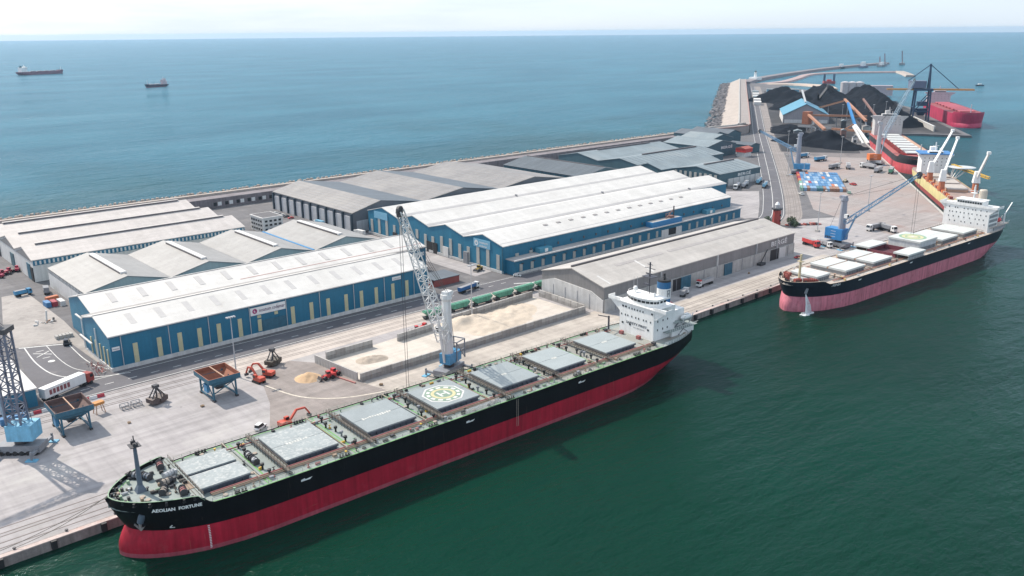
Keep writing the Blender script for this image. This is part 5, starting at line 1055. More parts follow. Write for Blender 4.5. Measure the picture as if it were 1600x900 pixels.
# ================================================================== CRANES
def harbour_crane(name, label, loc, rz, hm, tm, bmat_, tower_h, tower_w, foot_z, tip, hs=(9, 6, 6), base_z=5.0, lattice_tower=False, rope_to=None, boom_w=(2.4, 1.2), sheave=True, taper=.7, boom_n=14, jr=.28):
    """mobile harbour crane; tip is given in local coordinates"""
    t = thing(name, label, 'crane', loc, rz)
    MB().box(-7, 7, -3, 3, 1.0, 3.4).build('chassis', steel_g, t)
    wme = MB().tube((0, -.45, 0), (0, .45, 0), .8, n=12).mesh('wheel', black)
    for x in (-5.4, -3.2, -1, 1.2, 3.4, 5.6):
        for y in (-2.7, 2.7): link('wheel', wme, t, loc=(x, y, .8))
    for sx in (-1, 1):
        for sy in (-1, 1):
            o = MB().box(sx*6.2-.5, sx*6.2+.5, min(0, sy*7), max(0, sy*7), 1.6, 2.4).bar((sx*6.2, sy*7, .3), (sx*6.2, sy*7, 3.2), .55).build('outrigger', steel_g, t); MB().box(sx*6.2-1.8, sx*6.2+1.8, sy*7-1.0, sy*7+1.0, 0, .35).build('outrigger_pad', blue_l, o)
    MB().tube((0, 0, 3.4), (0, 0, base_z), 2.2, n=16).build('slew_ring', steel_d, t)
    L_, W_, Hh = hs
    mh = MB().box(-L_*.65, L_*.35, -W_/2, W_/2, base_z, base_z+Hh).build('machine_house', hm, t)
    for z in (.25, .5, .75): MB().box(-L_*.3, -L_*.02, -W_/2-.06, -W_/2, base_z+Hh*z, base_z+Hh*z+.2).build('house_mark', white, mh)
    for k in range(4): MB().box(-L_*.6+k*1.2, -L_*.6+k*1.2+.8, -W_/2-.05, -W_/2+.01, base_z+.4, base_z+1.8).build('louvre', steel_d, mh)
    x0 = L_*.35-tower_w*.5-.3
    if lattice_tower:
        MB().lattice((x0, 0, base_z), (x0, 0, tower_h), tower_w, tower_w*taper, 10, .55, up=(0, 1, 0), diag=.3).build('tower', tm, t); MB().box(x0-tower_w*.6, x0+tower_w*.6, -tower_w*.6, tower_w*.6, tower_h, tower_h+1.6).build('tower_head', steel_d, t)
    else:
        w0, w1 = tower_w/2, tower_w/2*taper
        MB().lathe([(w0*1.05, base_z), (w0, base_z+4), (w1, tower_h-1), (w1*1.3, tower_h), (w1*1.2, tower_h+1.6)], 12, (x0, 0)).build('tower', tm, t)
        MB().box(x0-2.4, x0+1.2, -1.4, 1.4, tower_h+1.0, tower_h+2.8).tube((x0-2, -1.5, tower_h+2), (x0-2, 1.5, tower_h+2), 1.0).build('tower_head', tm, t)
    cb_ = MB().box(x0+tower_w*.5, x0+tower_w*.5+2.2, -2.6, -.6, foot_z+3, foot_z+5.4).build('operator_cab', white, t); MB().box(x0+tower_w*.5+2.15, x0+tower_w*.5+2.28, -2.4, -.8, foot_z+3.6, foot_z+5.2).build('cab_window', glass, cb_)
    f = Vector((x0+tower_w*.45, 0, foot_z)); tp = Vector(tip)
    bm__ = MB().lattice(f, tp, boom_w[0], boom_w[1], boom_n, jr, diag=jr*.6); bm__.bar(f+Vector((0, -boom_w[0]/2, 0)), f+Vector((-.6, -.8, -.5)), .5).bar(f+Vector((0, boom_w[0]/2, 0)), f+Vector((-.6, .8, -.5)), .5).build('boom', bmat_, t)
    if sheave: 
        n_ = Vector((-(tp-f).y, (tp-f).x, 0)); n_ = n_.normalized() if n_.length > .1 else Vector((0, 1, 0))
        MB().tube(tp-n_*.5, tp+n_*.5, 1.6, n=14).box(tp.x-.8, tp.x+.8, tp.y-.8, tp.y+.8, tp.z-2.4, tp.z-.2).build('tip_sheave', steel_d, t)
    rp = MB()
    th = Vector((x0-1, 0, tower_h+2)); 
    for s_ in (-.5, .5): rp.bar(th+Vector((0, s_, 0)), f.lerp(tp, .75)+Vector((0, s_, 0)), .1); rp.bar(th+Vector((0, s_, 0)), tp+Vector((0, s_, 0)), .1)
    rp.bar((x0-1.6, 0, tower_h+1.5), (-L_*.55, 0, base_z+Hh), .12)
    if rope_to:
        for s_ in (-.7, .7): rp.bar(tp+Vector((s_, 0, 0)), (tp.x+s_, tp.y, rope_to), .11)
    rp.build('rigging_rope', steel_d, t)
    MB().bar((L_*.35, 0, base_z+.8), f.lerp(tp, .16), .8).build('luffing_cylinder', bmat_, t)
    return t
def loc_tip(base, rz, wt): d = Matrix.Rotation(-rz, 3, 'Z') @ (Vector(wt) - Vector(base)); return tuple(d)
b2 = (195, 259.5, QZ); rz2 = math.atan2(250-259.5, 168-195)
c2 = harbour_crane('harbour_crane', 'white lattice boom crane with round white tower behind the front ship', b2, rz2, blue_c, mat('crane_white', (.66, .67, .66), .5, .08, .3, streak=.25), MATS['crane_white'], 32, 4.4, 15.5, loc_tip(b2, rz2, (168.3, 250, 75)), rope_to=3.5, boom_w=(4.4, 2.0), taper=.82, boom_n=18, jr=.34, hs=(8.5, 5, 4.2))
# grey lattice winch frame behind its tower and blue units on its platform
rb3 = MB()
for y in (-2.6, 2.6):
    rb3.bar((-8, y, 5), (-8, y, 13), .4).bar((-2, y, 5), (-2, y, 13), .4).bar((-8, y, 13), (-2, y, 13), .4).bar((-8, y, 5), (-2, y, 13), .3).bar((-8, y, 9), (-2, y, 9), .3)
rb3.bar((-8, -2.6, 13), (-8, 2.6, 13), .4).bar((-2, -2.6, 13), (-2, 2.6, 13), .4).build('winch_frame', steel_g, c2)
b1 = (49.5, 301.5, QZ); rz1 = R_(140)
c1 = harbour_crane('harbour_crane', 'blue based crane with grey lattice tower cut by the left picture edge', b1, rz1, blue_l, mat('slate_crane_steel', (.13, .15, .20), .5, .12, .4), mat('pale_blue_boom', (.28, .38, .46), .5, .1, .4), 42, 4.8, 44, loc_tip(b1, rz1, (10, 340, 92)), hs=(8.4, 6.6, 5.4), base_z=5.2, lattice_tower=True, taper=.85, boom_w=(3.2, 1.6))
b3 = (505, 260, QZ); rz3 = math.atan2(213-260, 501-505)
c3 = harbour_crane('harbour_crane', 'blue crane with grey tower and long blue boom over the pink bulk carrier', b3, rz3, mat('bright_crane_blue', (.03, .20, .46), .5, .08, .3), mat('grey_crane_tower', (.27, .29, .34), .5, .08, .3, streak=.2), mat('steel_blue_boom', (.13, .28, .44), .5, .1, .3), 30, 4.6, 16.5, loc_tip(b3, rz3, (501, 213, 54.5)), rope_to=14.5, hs=(12, 7, 7), boom_w=(2.6, 1.4), taper=.78)
b4 = tuple(F2(282, 14)); rz4 = A2+R_(-75)
harbour_crane('harbour_crane', 'pale grey crane with raised boom beside the red and black bulk carrier', b4, rz4, orange, mat('pale_grey_tower', (.42, .43, .45), .5, .08, .3), MATS['pale_blue_boom'], 40, 5, 24, loc_tip(b4, rz4, tuple(F2(330, -22, 84))), hs=(12, 7, 6), boom_w=(4, 2))
b5 = tuple(F2(205, 92)); rz5 = A2+R_(80)
c5 = harbour_crane('harbour_crane', 'blue based crane with grey tower standing at the edge of the coal heap', b5, rz5, blue_c, MATS['grey_crane_tower'], MATS['steel_blue_boom'], 36, 5, 22, loc_tip(b5, rz5, tuple(F2(230, 130, 40))), hs=(14, 7, 5))

# ================================================================== COAL TERMINAL AND OUTER HARBOUR
def heap(name, label, cat, pts, h, m, n=18, seed=1, loc=None):
    """ridge-shaped heap: pts = ridge polyline [(x, y, height, radius)]"""
    rnd = random.Random(seed); x0 = min(p[0]-p[3] for p in pts); x1 = max(p[0]+p[3] for p in pts); y0 = min(p[1]-p[3] for p in pts); y1 = max(p[1]+p[3] for p in pts)
    nx = max(14, min(60, int((x1-x0)/(pts[0][3]/n*2)))); ny = max(14, min(60, int((y1-y0)/(pts[0][3]/n*2)))); vs = []
    def hh(x, y):
        best = -1
        for i in range(max(1, len(pts)-1)):
            a = pts[i]; b = pts[min(i+1, len(pts)-1)]; ax, ay, bx, by = a[0], a[1], b[0], b[1]; L2 = (bx-ax)**2+(by-ay)**2
            t = 0 if L2 == 0 else max(0, min(1, ((x-ax)*(bx-ax)+(y-ay)*(by-ay))/L2)); px, py = ax+(bx-ax)*t, ay+(by-ay)*t
            r = a[3]+(b[3]-a[3])*t; H_ = a[2]+(b[2]-a[2])*t; d = math.hypot(x-px, y-py)/r; best = max(best, H_*(1-d) if d < 1.2 else -1)
        return best
    for j in range(ny+1):
        for i in range(nx+1):
            x = x0+(x1-x0)*i/nx; y = y0+(y1-y0)*j/ny; z = hh(x, y); k = .05*pts[0][2]; from_n = mnoise.fractal(Vector((x/pts[0][3]*3.2+seed*7, y/pts[0][3]*3.2, seed)), 0.8, 2.1, 5); vs.append((x, y, max(-.4, z*(1+.22*from_n)+.09*pts[0][2]*from_n*(1 if z > .3 else 0)+rnd.uniform(-k, k)*.5*(1 if z > 0 else 0))))
    fs = []
    for j in range(ny):
        for i in range(nx):
            q = [j*(nx+1)+i, j*(nx+1)+i+1, (j+1)*(nx+1)+i+1, (j+1)*(nx+1)+i]
            if max(vs[a][2] for a in q) > -.3: fs.append(tuple(q))
    used = sorted({a for f in fs for a in f}); mp = {a: i for i, a in enumerate(used)}
    mb = MB().add([vs[a] for a in used], [tuple(mp[a] for a in f) for f in fs]); o = mb.build(name, m, None, True, flip=False); o.location = loc or (0, 0, QZ)
    return tag(o, label, cat)
def hp(t, v, h, r): p = F2(t, v); return (p.x, p.y, h, r)
yard = [tuple(F2(t, v)[:2]) for t, v in ((365, 102), (365, 18), (560, 3), (585, -70), (580, -132), (1000, -132), (1330, -60), (1390, 0), (1390, 96), (600, 104))]
slab(yard, QZ+.06, 'coal_yard', mat('coal_dust_ground', (0.03, 0.03, 0.034), .9, .25, .02, spots=[((.085, .08, .08), .02, .52, .68), ((.025, .026, .03), .03, .55, .7)]))
slab([tuple(F2(t, v)[:2]) for t, v in ((330, 92), (330, 4), (365, 4), (375, 18), (365, 102))], QZ+.04, 'grimy_apron', mat('grimy_concrete', (.19, .17, .165), .9, .2, .03, spots=[((.09, .085, .09), .03, .5, .66)]))
heap('coal_heap', 'left conical coal heap behind the blue roofed store', 'coal heap', [hp(1120, 72, 27, 64), hp(1060, 38, 16, 46), hp(930, 58, 17, 40), hp(860, 24, 13, 40), hp(960, 20, 13, 44)], 27, coal_m, seed=2)
heap('coal_heap', 'middle coal heap rising behind the orange conveyors', 'coal heap', [hp(1150, -6, 31, 62), hp(1010, -14, 22, 52), hp(900, -20, 15, 42), hp(800, -14, 9, 30)], 30, coal_m, seed=3)
heap('coal_heap', 'long dark right coal heap beside the pier wall', 'coal heap', [hp(1130, -80, 32, 54), hp(960, -72, 26, 46), hp(800, -66, 26, 42), hp(680, -66, 23, 40)], 31, coal_m, seed=4)
heap('coal_heap', 'near black coal heap below the lower orange conveyor', 'coal heap', [hp(436, 46, 17, 34), hp(470, 84, 9, 26), hp(410, 28, 7, 26)], 17, coal_m, seed=5)
heap('coal_heap', 'low coal heap beside the white silo wall', 'coal heap', [hp(620, 80, 6, 26), hp(560, 86, 5, 22)], 6, coal_m, seed=6)
# pier edge wall
MB().hexa([tuple(F2(560, -56, -6)), tuple(F2(574, -70, -6)), tuple(F2(574, -138, -6)), tuple(F2(566, -139.4, -6))], [tuple(F2(560, -56, QZ+.5)), tuple(F2(574, -70, QZ+.5)), tuple(F2(574, -138, QZ+.5)), tuple(F2(566, -139.4, QZ+.5))])
pw = thing('pier_barrier', 'pale sloping barrier wall along the right foot of the coal heap', 'wall')
MB().bar(F2(606, -103, 6), F2(800, -101, 6), 1.4, 7).build('wall_body', wcon, pw); MB().bar(F2(606, -103, 9.7), F2(800, -101, 9.7), 2.2, .5).build('wall_cap', wconl, pw)
# coal store with blue roof
st = thing('coal_store', 'big hall with turquoise blue roof and white wall among the coal heaps', 'hall', tuple(F2(690, 86)), A2)
MB().prism([(0, 0), (0, 11), (-31, 27), (-64, 11), (-64, 0)], 0, 108).build('wall', mat('grey_gable', (.30, .29, .31), .7, .08, .1, streak=.1), st); MB().box(-.4, 108.4, .02, .5, 0, 10.8).build('side_wall', wall_w, st)
tq = mat('turquoise_roof', (.07, .25, .36), .5, .08, .05, rib=.3, ribdir='X', ribscale=.5)
MB().prism([(1, 11), (-31, 27.2), (-31, 27.9), (1, 11.7)], -1.5, 109).build('roof_left', tq, st); MB().prism([(-31, 27.2), (-65, 11), (-65, 11.7), (-31, 27.9)], -1.5, 109).build('roof_right', tq, st)
MB().box(-.6, 0, -62, -2, 0, 5).build('base_wall', wall_w, st); MB().bar((20, -31, 28.5), (112, -31, 40), 2.4, 2).build('feed_conveyor', galv, st)
# orange conveyors
oc_m = mat('orange_conveyor', (.40, .19, .11), .6, .12, .3)
def conveyor(label, a, b, legs=3, w_=3.0, m=oc_m):
    t = thing('conveyor', label, 'conveyor'); MB().bar(a, b, w_, 2.6).build('gallery', m, t)
    for k in range(legs):
        p = Vector(a).lerp(Vector(b), (k+.6)/(legs+.2))
        if p.z > QZ+4: MB().bar((p.x-1.2, p.y, QZ), (p.x, p.y, p.z-1.2), .7).bar((p.x+1.2, p.y, QZ), (p.x, p.y, p.z-1.2), .7).build('trestle', steel_g, t)
    return t
conveyor('long level orange conveyor in front of the blue roofed store', F2(628, 57, 20), F2(622, -20, 20))
cL = conveyor('steep orange conveyor dropping onto the near coal heap', F2(624, 56, 21), F2(445, 50, 20), 2); MB().box(*[c for p in ((F2(628, 57).x-5, F2(628, 57).x+5), (F2(628, 57).y-5, F2(628, 57).y+5)) for c in p], 8, 25).build('transfer_tower', mat('dark_orange_steel', (.30, .11, .06), .7, .15, .4), cL)
conveyor('high orange conveyor climbing beside the blue stacker leg', F2(755, -4, 33), F2(540, -8, 22), 3)
conveyor('low orange conveyor near the ships far quay', F2(560, 30, 9), F2(520, -30, 9), 3)
conveyor('thin tan conveyor behind the high orange conveyor', F2(780, 36, 16), F2(760, -3, 30), 1, 2)
sk = thing('stacker', 'blue and white slanted stacker leg standing between the orange conveyors', 'stacker')
MB().bar(F2(640, 4, 36), F2(560, 2, 14), 3.0).build('upper_leg', mat('bright_crane_blue', (.03, .2, .46)), sk); MB().bar(F2(560, 2, 14), F2(455, -2, QZ), 3).bar(F2(560, 5, 14), F2(455, 4, QZ), 2).build('lower_leg', white, sk)
rq = random.Random(21)
for k, (t_, v_, w_, h_, lab) in enumerate(((505, 52, 9, 12, 'grey transfer house left of the near coal heap'), (520, 20, 8, 9, 'rusty brown machine house behind the near coal heap'), (560, -12, 12, 10, 'grey shed beside the lower stacker leg'), (585, 44, 10, 8, 'pale pump house in front of the blue roofed store'), (600, 12, 8, 13, 'dark screening tower under the level orange conveyor'), (640, -34, 10, 8, 'brown hopper house near the right coal heap'), (470, 12, 7, 6, 'small white hut at the coal heap foot'), (540, 74, 12, 5, 'low grey workshop left of the level conveyor'))):
    t = thing('coal_plant_building', lab, 'building', tuple(F2(t_, v_)), A2); m_ = [steel_g, MATS['rust_brown'], wcon, wall_w, steel_d, MATS['dark_orange_steel'], white, clad_s][k]
    MB().box(-w_/2, w_/2, -w_*.4, w_*.4, 0, h_).build('wall', m_, t); MB().prism([(-w_*.45, h_), (w_*.45, h_), (0, h_+1.8)], -w_*.55, w_*.55).build('roof', [roof_bg, roof_c, roof_g][k % 3], t); MB().box(-w_/2-.1, -w_/2, -1.5, 1.5, 0, min(4, h_*.5)).build('door', steel_d, t)
    if h_ > 8: MB().bar((0, 0, h_), (rq.uniform(-16, 16), rq.uniform(-20, 20), h_+rq.uniform(2, 9)), 1.6).build('chute', MATS['orange_conveyor'] if k % 2 else steel_g, t)
conveyor('grey conveyor running along the foot of the blue roofed store', F2(600, 70, 8), F2(560, 30, 10), 2, 2, steel_g)
conveyor('rusty conveyor rising between middle and right coal heaps', F2(600, -40, 8), F2(860, -44, 26), 4, 2.4, MATS['rust_brown'])
rcl = thing('reclaimer', 'dark coal reclaimer machine between the left and middle heaps', 'reclaimer', tuple(F2(1010, 12)), A2)
MB().box(-8, 8, -6, 6, 0, 10).build('portal', steel_d, rcl); MB().bar((0, 0, 10), (-40, 4, 24), 3.5).bar((0, 0, 10), (22, -16, 30), 4).build('boom', steel_d, rcl); MB().tube((24, -19, 31), (24, -15, 31), 6, n=14).build('bucket_wheel', steel_d, rcl)
# grab unloader on the pier
dkb = mat('dark_blue_steel', (.025, .055, .11), .5, .12, .3)
un = thing('grab_unloader', 'tall dark blue portal unloader with long orange boom over the crimson ship', 'crane', tuple(F2(756, -112)), A2)
for x in (-9, 9):
    for y in (12, -10): MB().bar((x, y, 0), (x*.8, y*.9, 44), 2.2).build('leg', dkb, un)
    MB().bar((x, 12, 14), (x, -10, 14), 1.6).bar((x, 12, 14), (x*.8, -10, 40), 1.2).build('side_frame', dkb, un)
for y in (12, -10): MB().bar((-9, y, 20), (9, y, 20), 1.6).build('cross_beam', dkb, un)
MB().box(-9, 9, -2, 20, 48, 58).build('machinery_house', mat('grey_blue_house', (.12, .14, .21), .6, .1, .3), un); MB().box(-10, 10, -12, 14, 44, 47).build('portal_beam', dkb, un)
for x in (-4, 4): MB().bar((x, 50, 45.5), (x, -68, 45.5), 1.8, 2.2).build('boom_girder', mat('orange_girder', (.52, .27, .09), .6, .1, .3), un)
MB().bar((0, -8, 46), (0, -6, 82), 2.4).bar((-5, -6, 46), (0, -6, 82), 1.4).bar((5, -6, 46), (0, -6, 82), 1.4).build('apex_mast', dkb, un)
for p in ((0, -48, 46), (0, 22, 58)): MB().bar((0, -6, 81), p, 1.0).build('tie_bar', dkb, un)
MB().hexa([(-4, -4, 8), (4, -4, 8), (4, 4, 8), (-4, 4, 8)], [(-8, -8, 18), (8, -8, 18), (8, 8, 18), (-8, 8, 18)]).box(-6, 6, -6, 6, 22, 28).build('hopper', dkb, un)
# outer breakwaters, white light tower, jack-up barge, small craft
def mole(label, pts, wd, zt, m, nm='mole'):
    pts = smooth_line(pts, 4); o = loft([(-wd/2-5, -3), (-wd/2, zt), (wd/2, zt), (wd/2+6, -3)], pts, nm, m); return tag(o, label, 'breakwater')
mole('long grey outer mole curving out to the horizon', [(1950, 1300), (2150, 1385), (2482, 1482), (2827, 1565), (3120, 1612), (3420, 1640)], 26, 7, stone)
mole('pale inner mole running level across the outer harbour', [(1960, 1258), (2080, 1268), (2250, 1330), (2480, 1420), (2640, 1400), (2786, 1299)], 22, 4, mat('pinkish_mole', (.36, .27, .26), .9, .1, .05))
mole('pale rock spur at the end of the inner mole', [(2800, 1295), (2690, 1225), (2560, 1150)], 22, 5, pale)
mole('sandy foreshore strip at the foot of the inner mole', [(1960, 1240), (2010, 1190), (1990, 1110), (1900, 1040)], 40, 3.4, mat('sand_strip', (.46, .38, .32), .9, .1, .05))
lh = thing('white_lighthouse', 'small white light tower on the breakwater bend', 'lighthouse', (2075, 1350, 5)); MB().box(-12, 12, -12, 12, 0, 7).build('base', white, lh); MB().lathe([(4.5, 7), (3, 18), (4, 18.5), (4, 19.5)], 10).build('tower', white, lh); MB().lathe([(2, 19.5), (2, 23), (.3, 25)], 10).build('lantern', steel_d, lh)
jb_ = thing('jackup_barge', 'red jack-up barge with raised legs in the outer harbour', 'barge', (2112, 1156, 0), heading((2103, 1164), (2118, 1147))); MB().box(-14, 14, -9, 9, 1, 7).build('hull', mat('dull_red_boot', (.3, .06, .06)), jb_); MB().box(-5, 5, -4, 4, 7, 11).build('deckhouse', red, jb_)
for x in (-12, 12): MB().bar((x, -6, -6), (x, -6, 24), 2.2).bar((x, 6, -6), (x, 6, 24), 2.2).build('leg', dkb, jb_)
for k, (x, y, lab, ln) in enumerate(((2960, 1590, 'small work boat at the near end of the outer mole', 40), (3080, 1570, 'white work vessel moored inside the outer mole', 70), (3200, 1560, 'pale barge moored near the outer mole end', 60))):
    t = thing('work_vessel', lab, 'boat', (x, y-12, 0), .2); MB().prism([(-7, 0), (7, 0), (8, 6), (-8, 6)], -ln/2, ln/2).build('hull', [steel_d, mat('grey_blue_house', (.12, .14, .21)), steel_g][k], t); MB().box(-ln*.3, ln*.15, -5, 5, 6, 16+4*(k == 1)).build('deckhouse', white, t)
for k, (x, y, h, lab) in enumerate(((3230, 1570, 34, 'first thin red crane on the outer mole'), (3300, 1585, 44, 'tall thin crane mast near the outer mole end'), (3390, 1560, 52, 'tallest thin mast at the very end of the outer mole'))):
    t = thing('dredger_crane', lab, 'crane', (x, y, 0), .3); MB().lattice((0, 0, 6), (4-8*k, 4, h), 3.2, 2, 8, .55).build('mast', mat('dusty_red_steel', (.25, .12, .13), .6, .1, .3), t); MB().box(-22, 12, -8, 8, 0, 8).build('pontoon', steel_g, t)
cs = thing('container_platform_row', 'row of pale silos and sheds on the far coal quay', 'building', tuple(F2(1290, -62)), A2)
for k in range(3): MB().lathe([(9, 0), (9, 26), (2, 28)], 10, (0, -14*k)).build('silo', mat('pale_silo', (.45, .43, .44), .7, .1, .3), cs)
MB().box(-8, 10, -92, -46, 0, 20).build('shed', mat('pink_shed', (.42, .35, .37), .7, .1, .3), cs)
fb = thing('grey_sheds', 'cluster of small white sheds at the foot of the breakwater walkway', 'building', tuple(F2(1000, 118)), A2)
for k in range(6): MB().box(k*52, k*52+34, -8, 5, 0, 6+k % 3).build('shed', [wall_w, wconl, roof_c][k % 3], fb)
lo_ = thing('low_blue_shed', 'long low pale blue shed behind the left coal heap', 'building', tuple(F2(1330, 96)), A2); MB().box(-10, 10, -70, -4, 0, 8).build('wall', lt_blue, lo_); MB().box(-11, 11, -71, -3, 8, 9).build('roof', roof_c, lo_)

# ================================================================== QUAY EQUIPMENT
yd = thing('stockyard_wall', 'concrete block walls round the pale sand stockyard', 'wall')
blkA = MB().box(-2.40, 2.40, -.45, .45, 0, 1.68).mesh('wall_block', mat('grey_block', (.31, .295, .28), .9, .12, .3, streak=.2)); blkB = MB().box(-2.40, 2.40, -.41, .41, 0, 1.68).mesh('wall_block', mat('light_block', (.42, .405, .385), .9, .12, .3, streak=.2))
def wall_run(a, b, rows=2):
    a = Vector((*a, 0)); b = Vector((*b, 0)); n = max(1, round((b-a).length/5.0)); rz = math.atan2(b.y-a.y, b.x-a.x)
    for r in range(rows):
        for k in range(n):
            p = a.lerp(b, (k+.5)/n); o = link('wall_block', blkA if r == 0 or random.random() < .2 else blkB, yd, loc=(p.x, p.y, QZ+.06+r*1.76), rz=rz); o.scale.x = (b-a).length/n/5.0
wall_run((164, 276.6), (292, 276.6)); wall_run((292.6, 277.5), (294.5, 312)); wall_run((166, 306.8), (189, 306.8)); wall_run((201, 305), (222, 306.5)); wall_run((232, 309.5), (290, 312.6))
pnl = MB().box(-1.0, 1.0, -.3, .3, 0, 3.6).box(-.12, .12, -.55, -.3, 0, 3.5).mesh('wall_panel', mat('light_block', (.46, .445, .43)))
for k in range(14): p = Vector((163.6, 278, 0)).lerp(Vector((161.0, 307, 0)), (k+.5)/14); link('wall_panel', pnl, yd, loc=(p.x, p.y+random.uniform(-.06, .06), QZ+.06), rz=R_(95)+random.uniform(-.03, .03))
MB().bar((161.5, 276.4, QZ+.3), (158.5, 292, QZ+.3), .6, .5).build('red_kerb', gut_r, yd)
def hp1(x, y, h, r): return (x, y, h, r)
heap('sand_heap', 'small brown sand heap inside the stockyard left bay', 'sand heap', [hp1(178, 294.5, 2.0, 4.6), hp1(183.5, 293, 1.7, 4)], 2, mat('brown_sand', (.40, .34, .28), .95, .12, .3, bump=.5, bscale=2), seed=8)
heap('sand_heap', 'large pale sand heap behind the white crane tower', 'sand heap', [hp1(236, 304, 4.2, 10), hp1(246, 303, 3.0, 10), hp1(243, 293, 2.0, 13), hp1(260, 298, 1.5, 13), hp1(272, 303, 1.2, 10)], 5, sand_m, seed=9)
heap('sand_heap', 'tan sand heap beside the red wheel loader', 'sand heap', [hp1(150.5, 294, 2.6, 5.5)], 2.6, mat('tan_sand', (.52, .36, .22), .95, .12, .3, bump=.5, bscale=2), seed=10)

def hopper(label, x, y, rz=0, rust=False):
    t = thing('quay_hopper', label, 'hopper', (x, y, QZ), rz)
    for sx in (-1, 1):
        for sy in (-1, 1):
            l_ = MB().bar((sx*4.4, sy*6, .6), (sx*4.4, sy*6, 7.5), .55).build('leg', blue_s, t); MB().box(sx*4.4-.5, sx*4.4+.5, sy*6-.7, sy*6+.7, 0, .7).build('wheel_bogie', steel_d, l_)
        MB().bar((sx*4.4, -6, .9), (sx*4.4, 6, .9), .45).bar((sx*4.4, -6, 1), (sx*4.4, 0, 7), .3).bar((sx*4.4, 6, 1), (sx*4.4, 0, 7), .3).build('side_brace', blue_s, t)
    for sy in (-1, 1): MB().bar((-4.4, sy*6, 6.8), (4.4, sy*6, 6.8), .5).bar((-4.4, sy*6, 3), (4.4, sy*6, 6.8), .3).build('cross_brace', blue_s, t)
    rim = [(-6.2, -7), (6.2, -7), (6.2, 7), (-6.2, 7)]; low = [(-2, -2.4), (2, -2.4), (2, 2.4), (-2, 2.4)]; inn = [(-5.9, -6.7), (5.9, -6.7), (5.9, 6.7), (-5.9, 6.7)]
    mo = MB()
    for i in range(4):
        j = (i+1) % 4; mo.add([(*rim[i], 7.6), (*rim[j], 7.6), (*rim[j], 9.4), (*rim[i], 9.4)], [(0, 1, 2, 3)]); mo.add([(*rim[i], 7.6), (*rim[j], 7.6), (*low[j], 4.2), (*low[i], 4.2)], [(0, 1, 2, 3)])
    mo.build('bin', blue_s, t, flip=False); mi_ = MB()
    for i in range(4):
        j = (i+1) % 4; mi_.add([(*inn[i], 7.6), (*inn[j], 7.6), (*inn[j], 9.42), (*inn[i], 9.42)], [(0, 1, 2, 3)]); mi_.add([(*inn[i], 7.6), (*inn[j], 7.6), (*low[j], 4.4), (*low[i], 4.4)], [(0, 1, 2, 3)]); mi_.add([(*rim[i], 9.4), (*rim[j], 9.4), (*inn[j], 9.42), (*inn[i], 9.42)], [(0, 1, 2, 3)])
    mi_.add([(*p, 4.5) for p in low], [(0, 1, 2, 3)]); mi_.build('bin_lining', mat('rusty_lining', (.26, .10, .06), .8, .2, .4) if rust else mat('dark_brown_lining', (.13, .085, .08), .8, .2, .4), t, flip=False)
    MB().bar((0, -6.8, 9.3), (0, 6.8, 9.3), .35).build('bin_beam', tan_s, t); MB().box(-1.4, 1.4, -1.6, 1.6, 2.8, 4.2).build('chute', steel_d, t); MB().box(-5.6, -4.6, -3, 0, 3, 6).build('control_box', blue_c, t)
    return t
hopper('blue steel quay hopper nearest the left crane, dark brown inside', 67, 310); hopper('blue steel quay hopper with rusty orange lining by the light mast', 117.5, 303, rust=True)
def grab(label, x, y, m, rz):
    t = thing('clamshell_grab', label, 'grab', (x, y, QZ), rz)
    for s_ in (-1, 1): MB().prism([(s_*.15, 0), (s_*3.3, .9), (s_*3.4, 2.6), (s_*1.6, 2.9), (s_*.2, 2.0)], -2, 2, 'y').build('shell', m, t); MB().bar((s_*2.8, -1, 2.4), (0, -.6, 6.4), .35).bar((s_*2.8, 1, 2.4), (0, .6, 6.4), .35).build('arm', steel_d if m != yellow else mat('ochre_arm', (.3, .2, .06), .6, .2, .5), t)
    MB().box(-1, 1, -.9, .9, 6.2, 7.3).build('head', steel_d, t); MB().bar((0, 0, 2.2), (0, 0, 6.3), .4).build('rope', steel_d, t); return t
grab('dark brown clamshell grab standing open on the front apron', 97, 311, mat('brown_grab', (.10, .075, .07), .6, .2, .5), .3); grab('black and ochre clamshell grab by the two orange excavators', 147, 317, mat('black_ochre', (.06, .05, .04), .6, .2, .5), .5)
def excavator(label, x, y, rz, m, arm=1.0):
    t = thing('excavator', label, 'excavator', (x, y, QZ), rz)
    for s_ in (-1, 1): MB().prism([(-2.4, .2), (-2.0, 0), (2.0, 0), (2.4, .2), (2.4, .8), (2.0, 1.0), (-2.0, 1.0), (-2.4, .8)], s_*1.3-.35, s_*1.3+.35, 'y').build('track', black, t)
    MB().prism([(-2.6, 1.1), (1.6, 1.1), (1.6, 2.0), (-1.0, 2.6), (-2.6, 2.5)], -1.5, 1.5, 'y').build('body', m, t); c_ = MB().box(.1, 1.7, .35, 1.45, 1.2, 3.3).build('cab', m, t); MB().box(.3, 1.74, .3, 1.5, 2.1, 3.1).build('cab_window', glass, c_)
    MB().bar((1.2, -.3, 1.8), (4.4, -.3, 5.0), .7).bar((4.4, -.3, 5.0), (7.0*arm, -.3, 4.6), .6).build('boom', m, t); MB().bar((7.0*arm, -.3, 4.6), (8.6*arm, -.3, 1.8), .5).build('stick', m, t); MB().prism([(8.0*arm, 1.9), (9.0*arm, 1.6), (8.8*arm, .5), (7.8*arm, .9)], -1.0, .4, 'y').build('bucket', steel_d, t); return t
exo = mat('excavator_red', (.50, .08, .045), .5, .12, .6)
excavator('orange red excavator on the left of the pair below the blue warehouse', 134, 303.5, R_(100), exo); excavator('orange red excavator on the right of the pair below the blue warehouse', 139.5, 306.5, R_(120), exo); excavator('orange red excavator with raised arm just behind the front ship rail', 123, 259.5, R_(8), exo, 1.15)
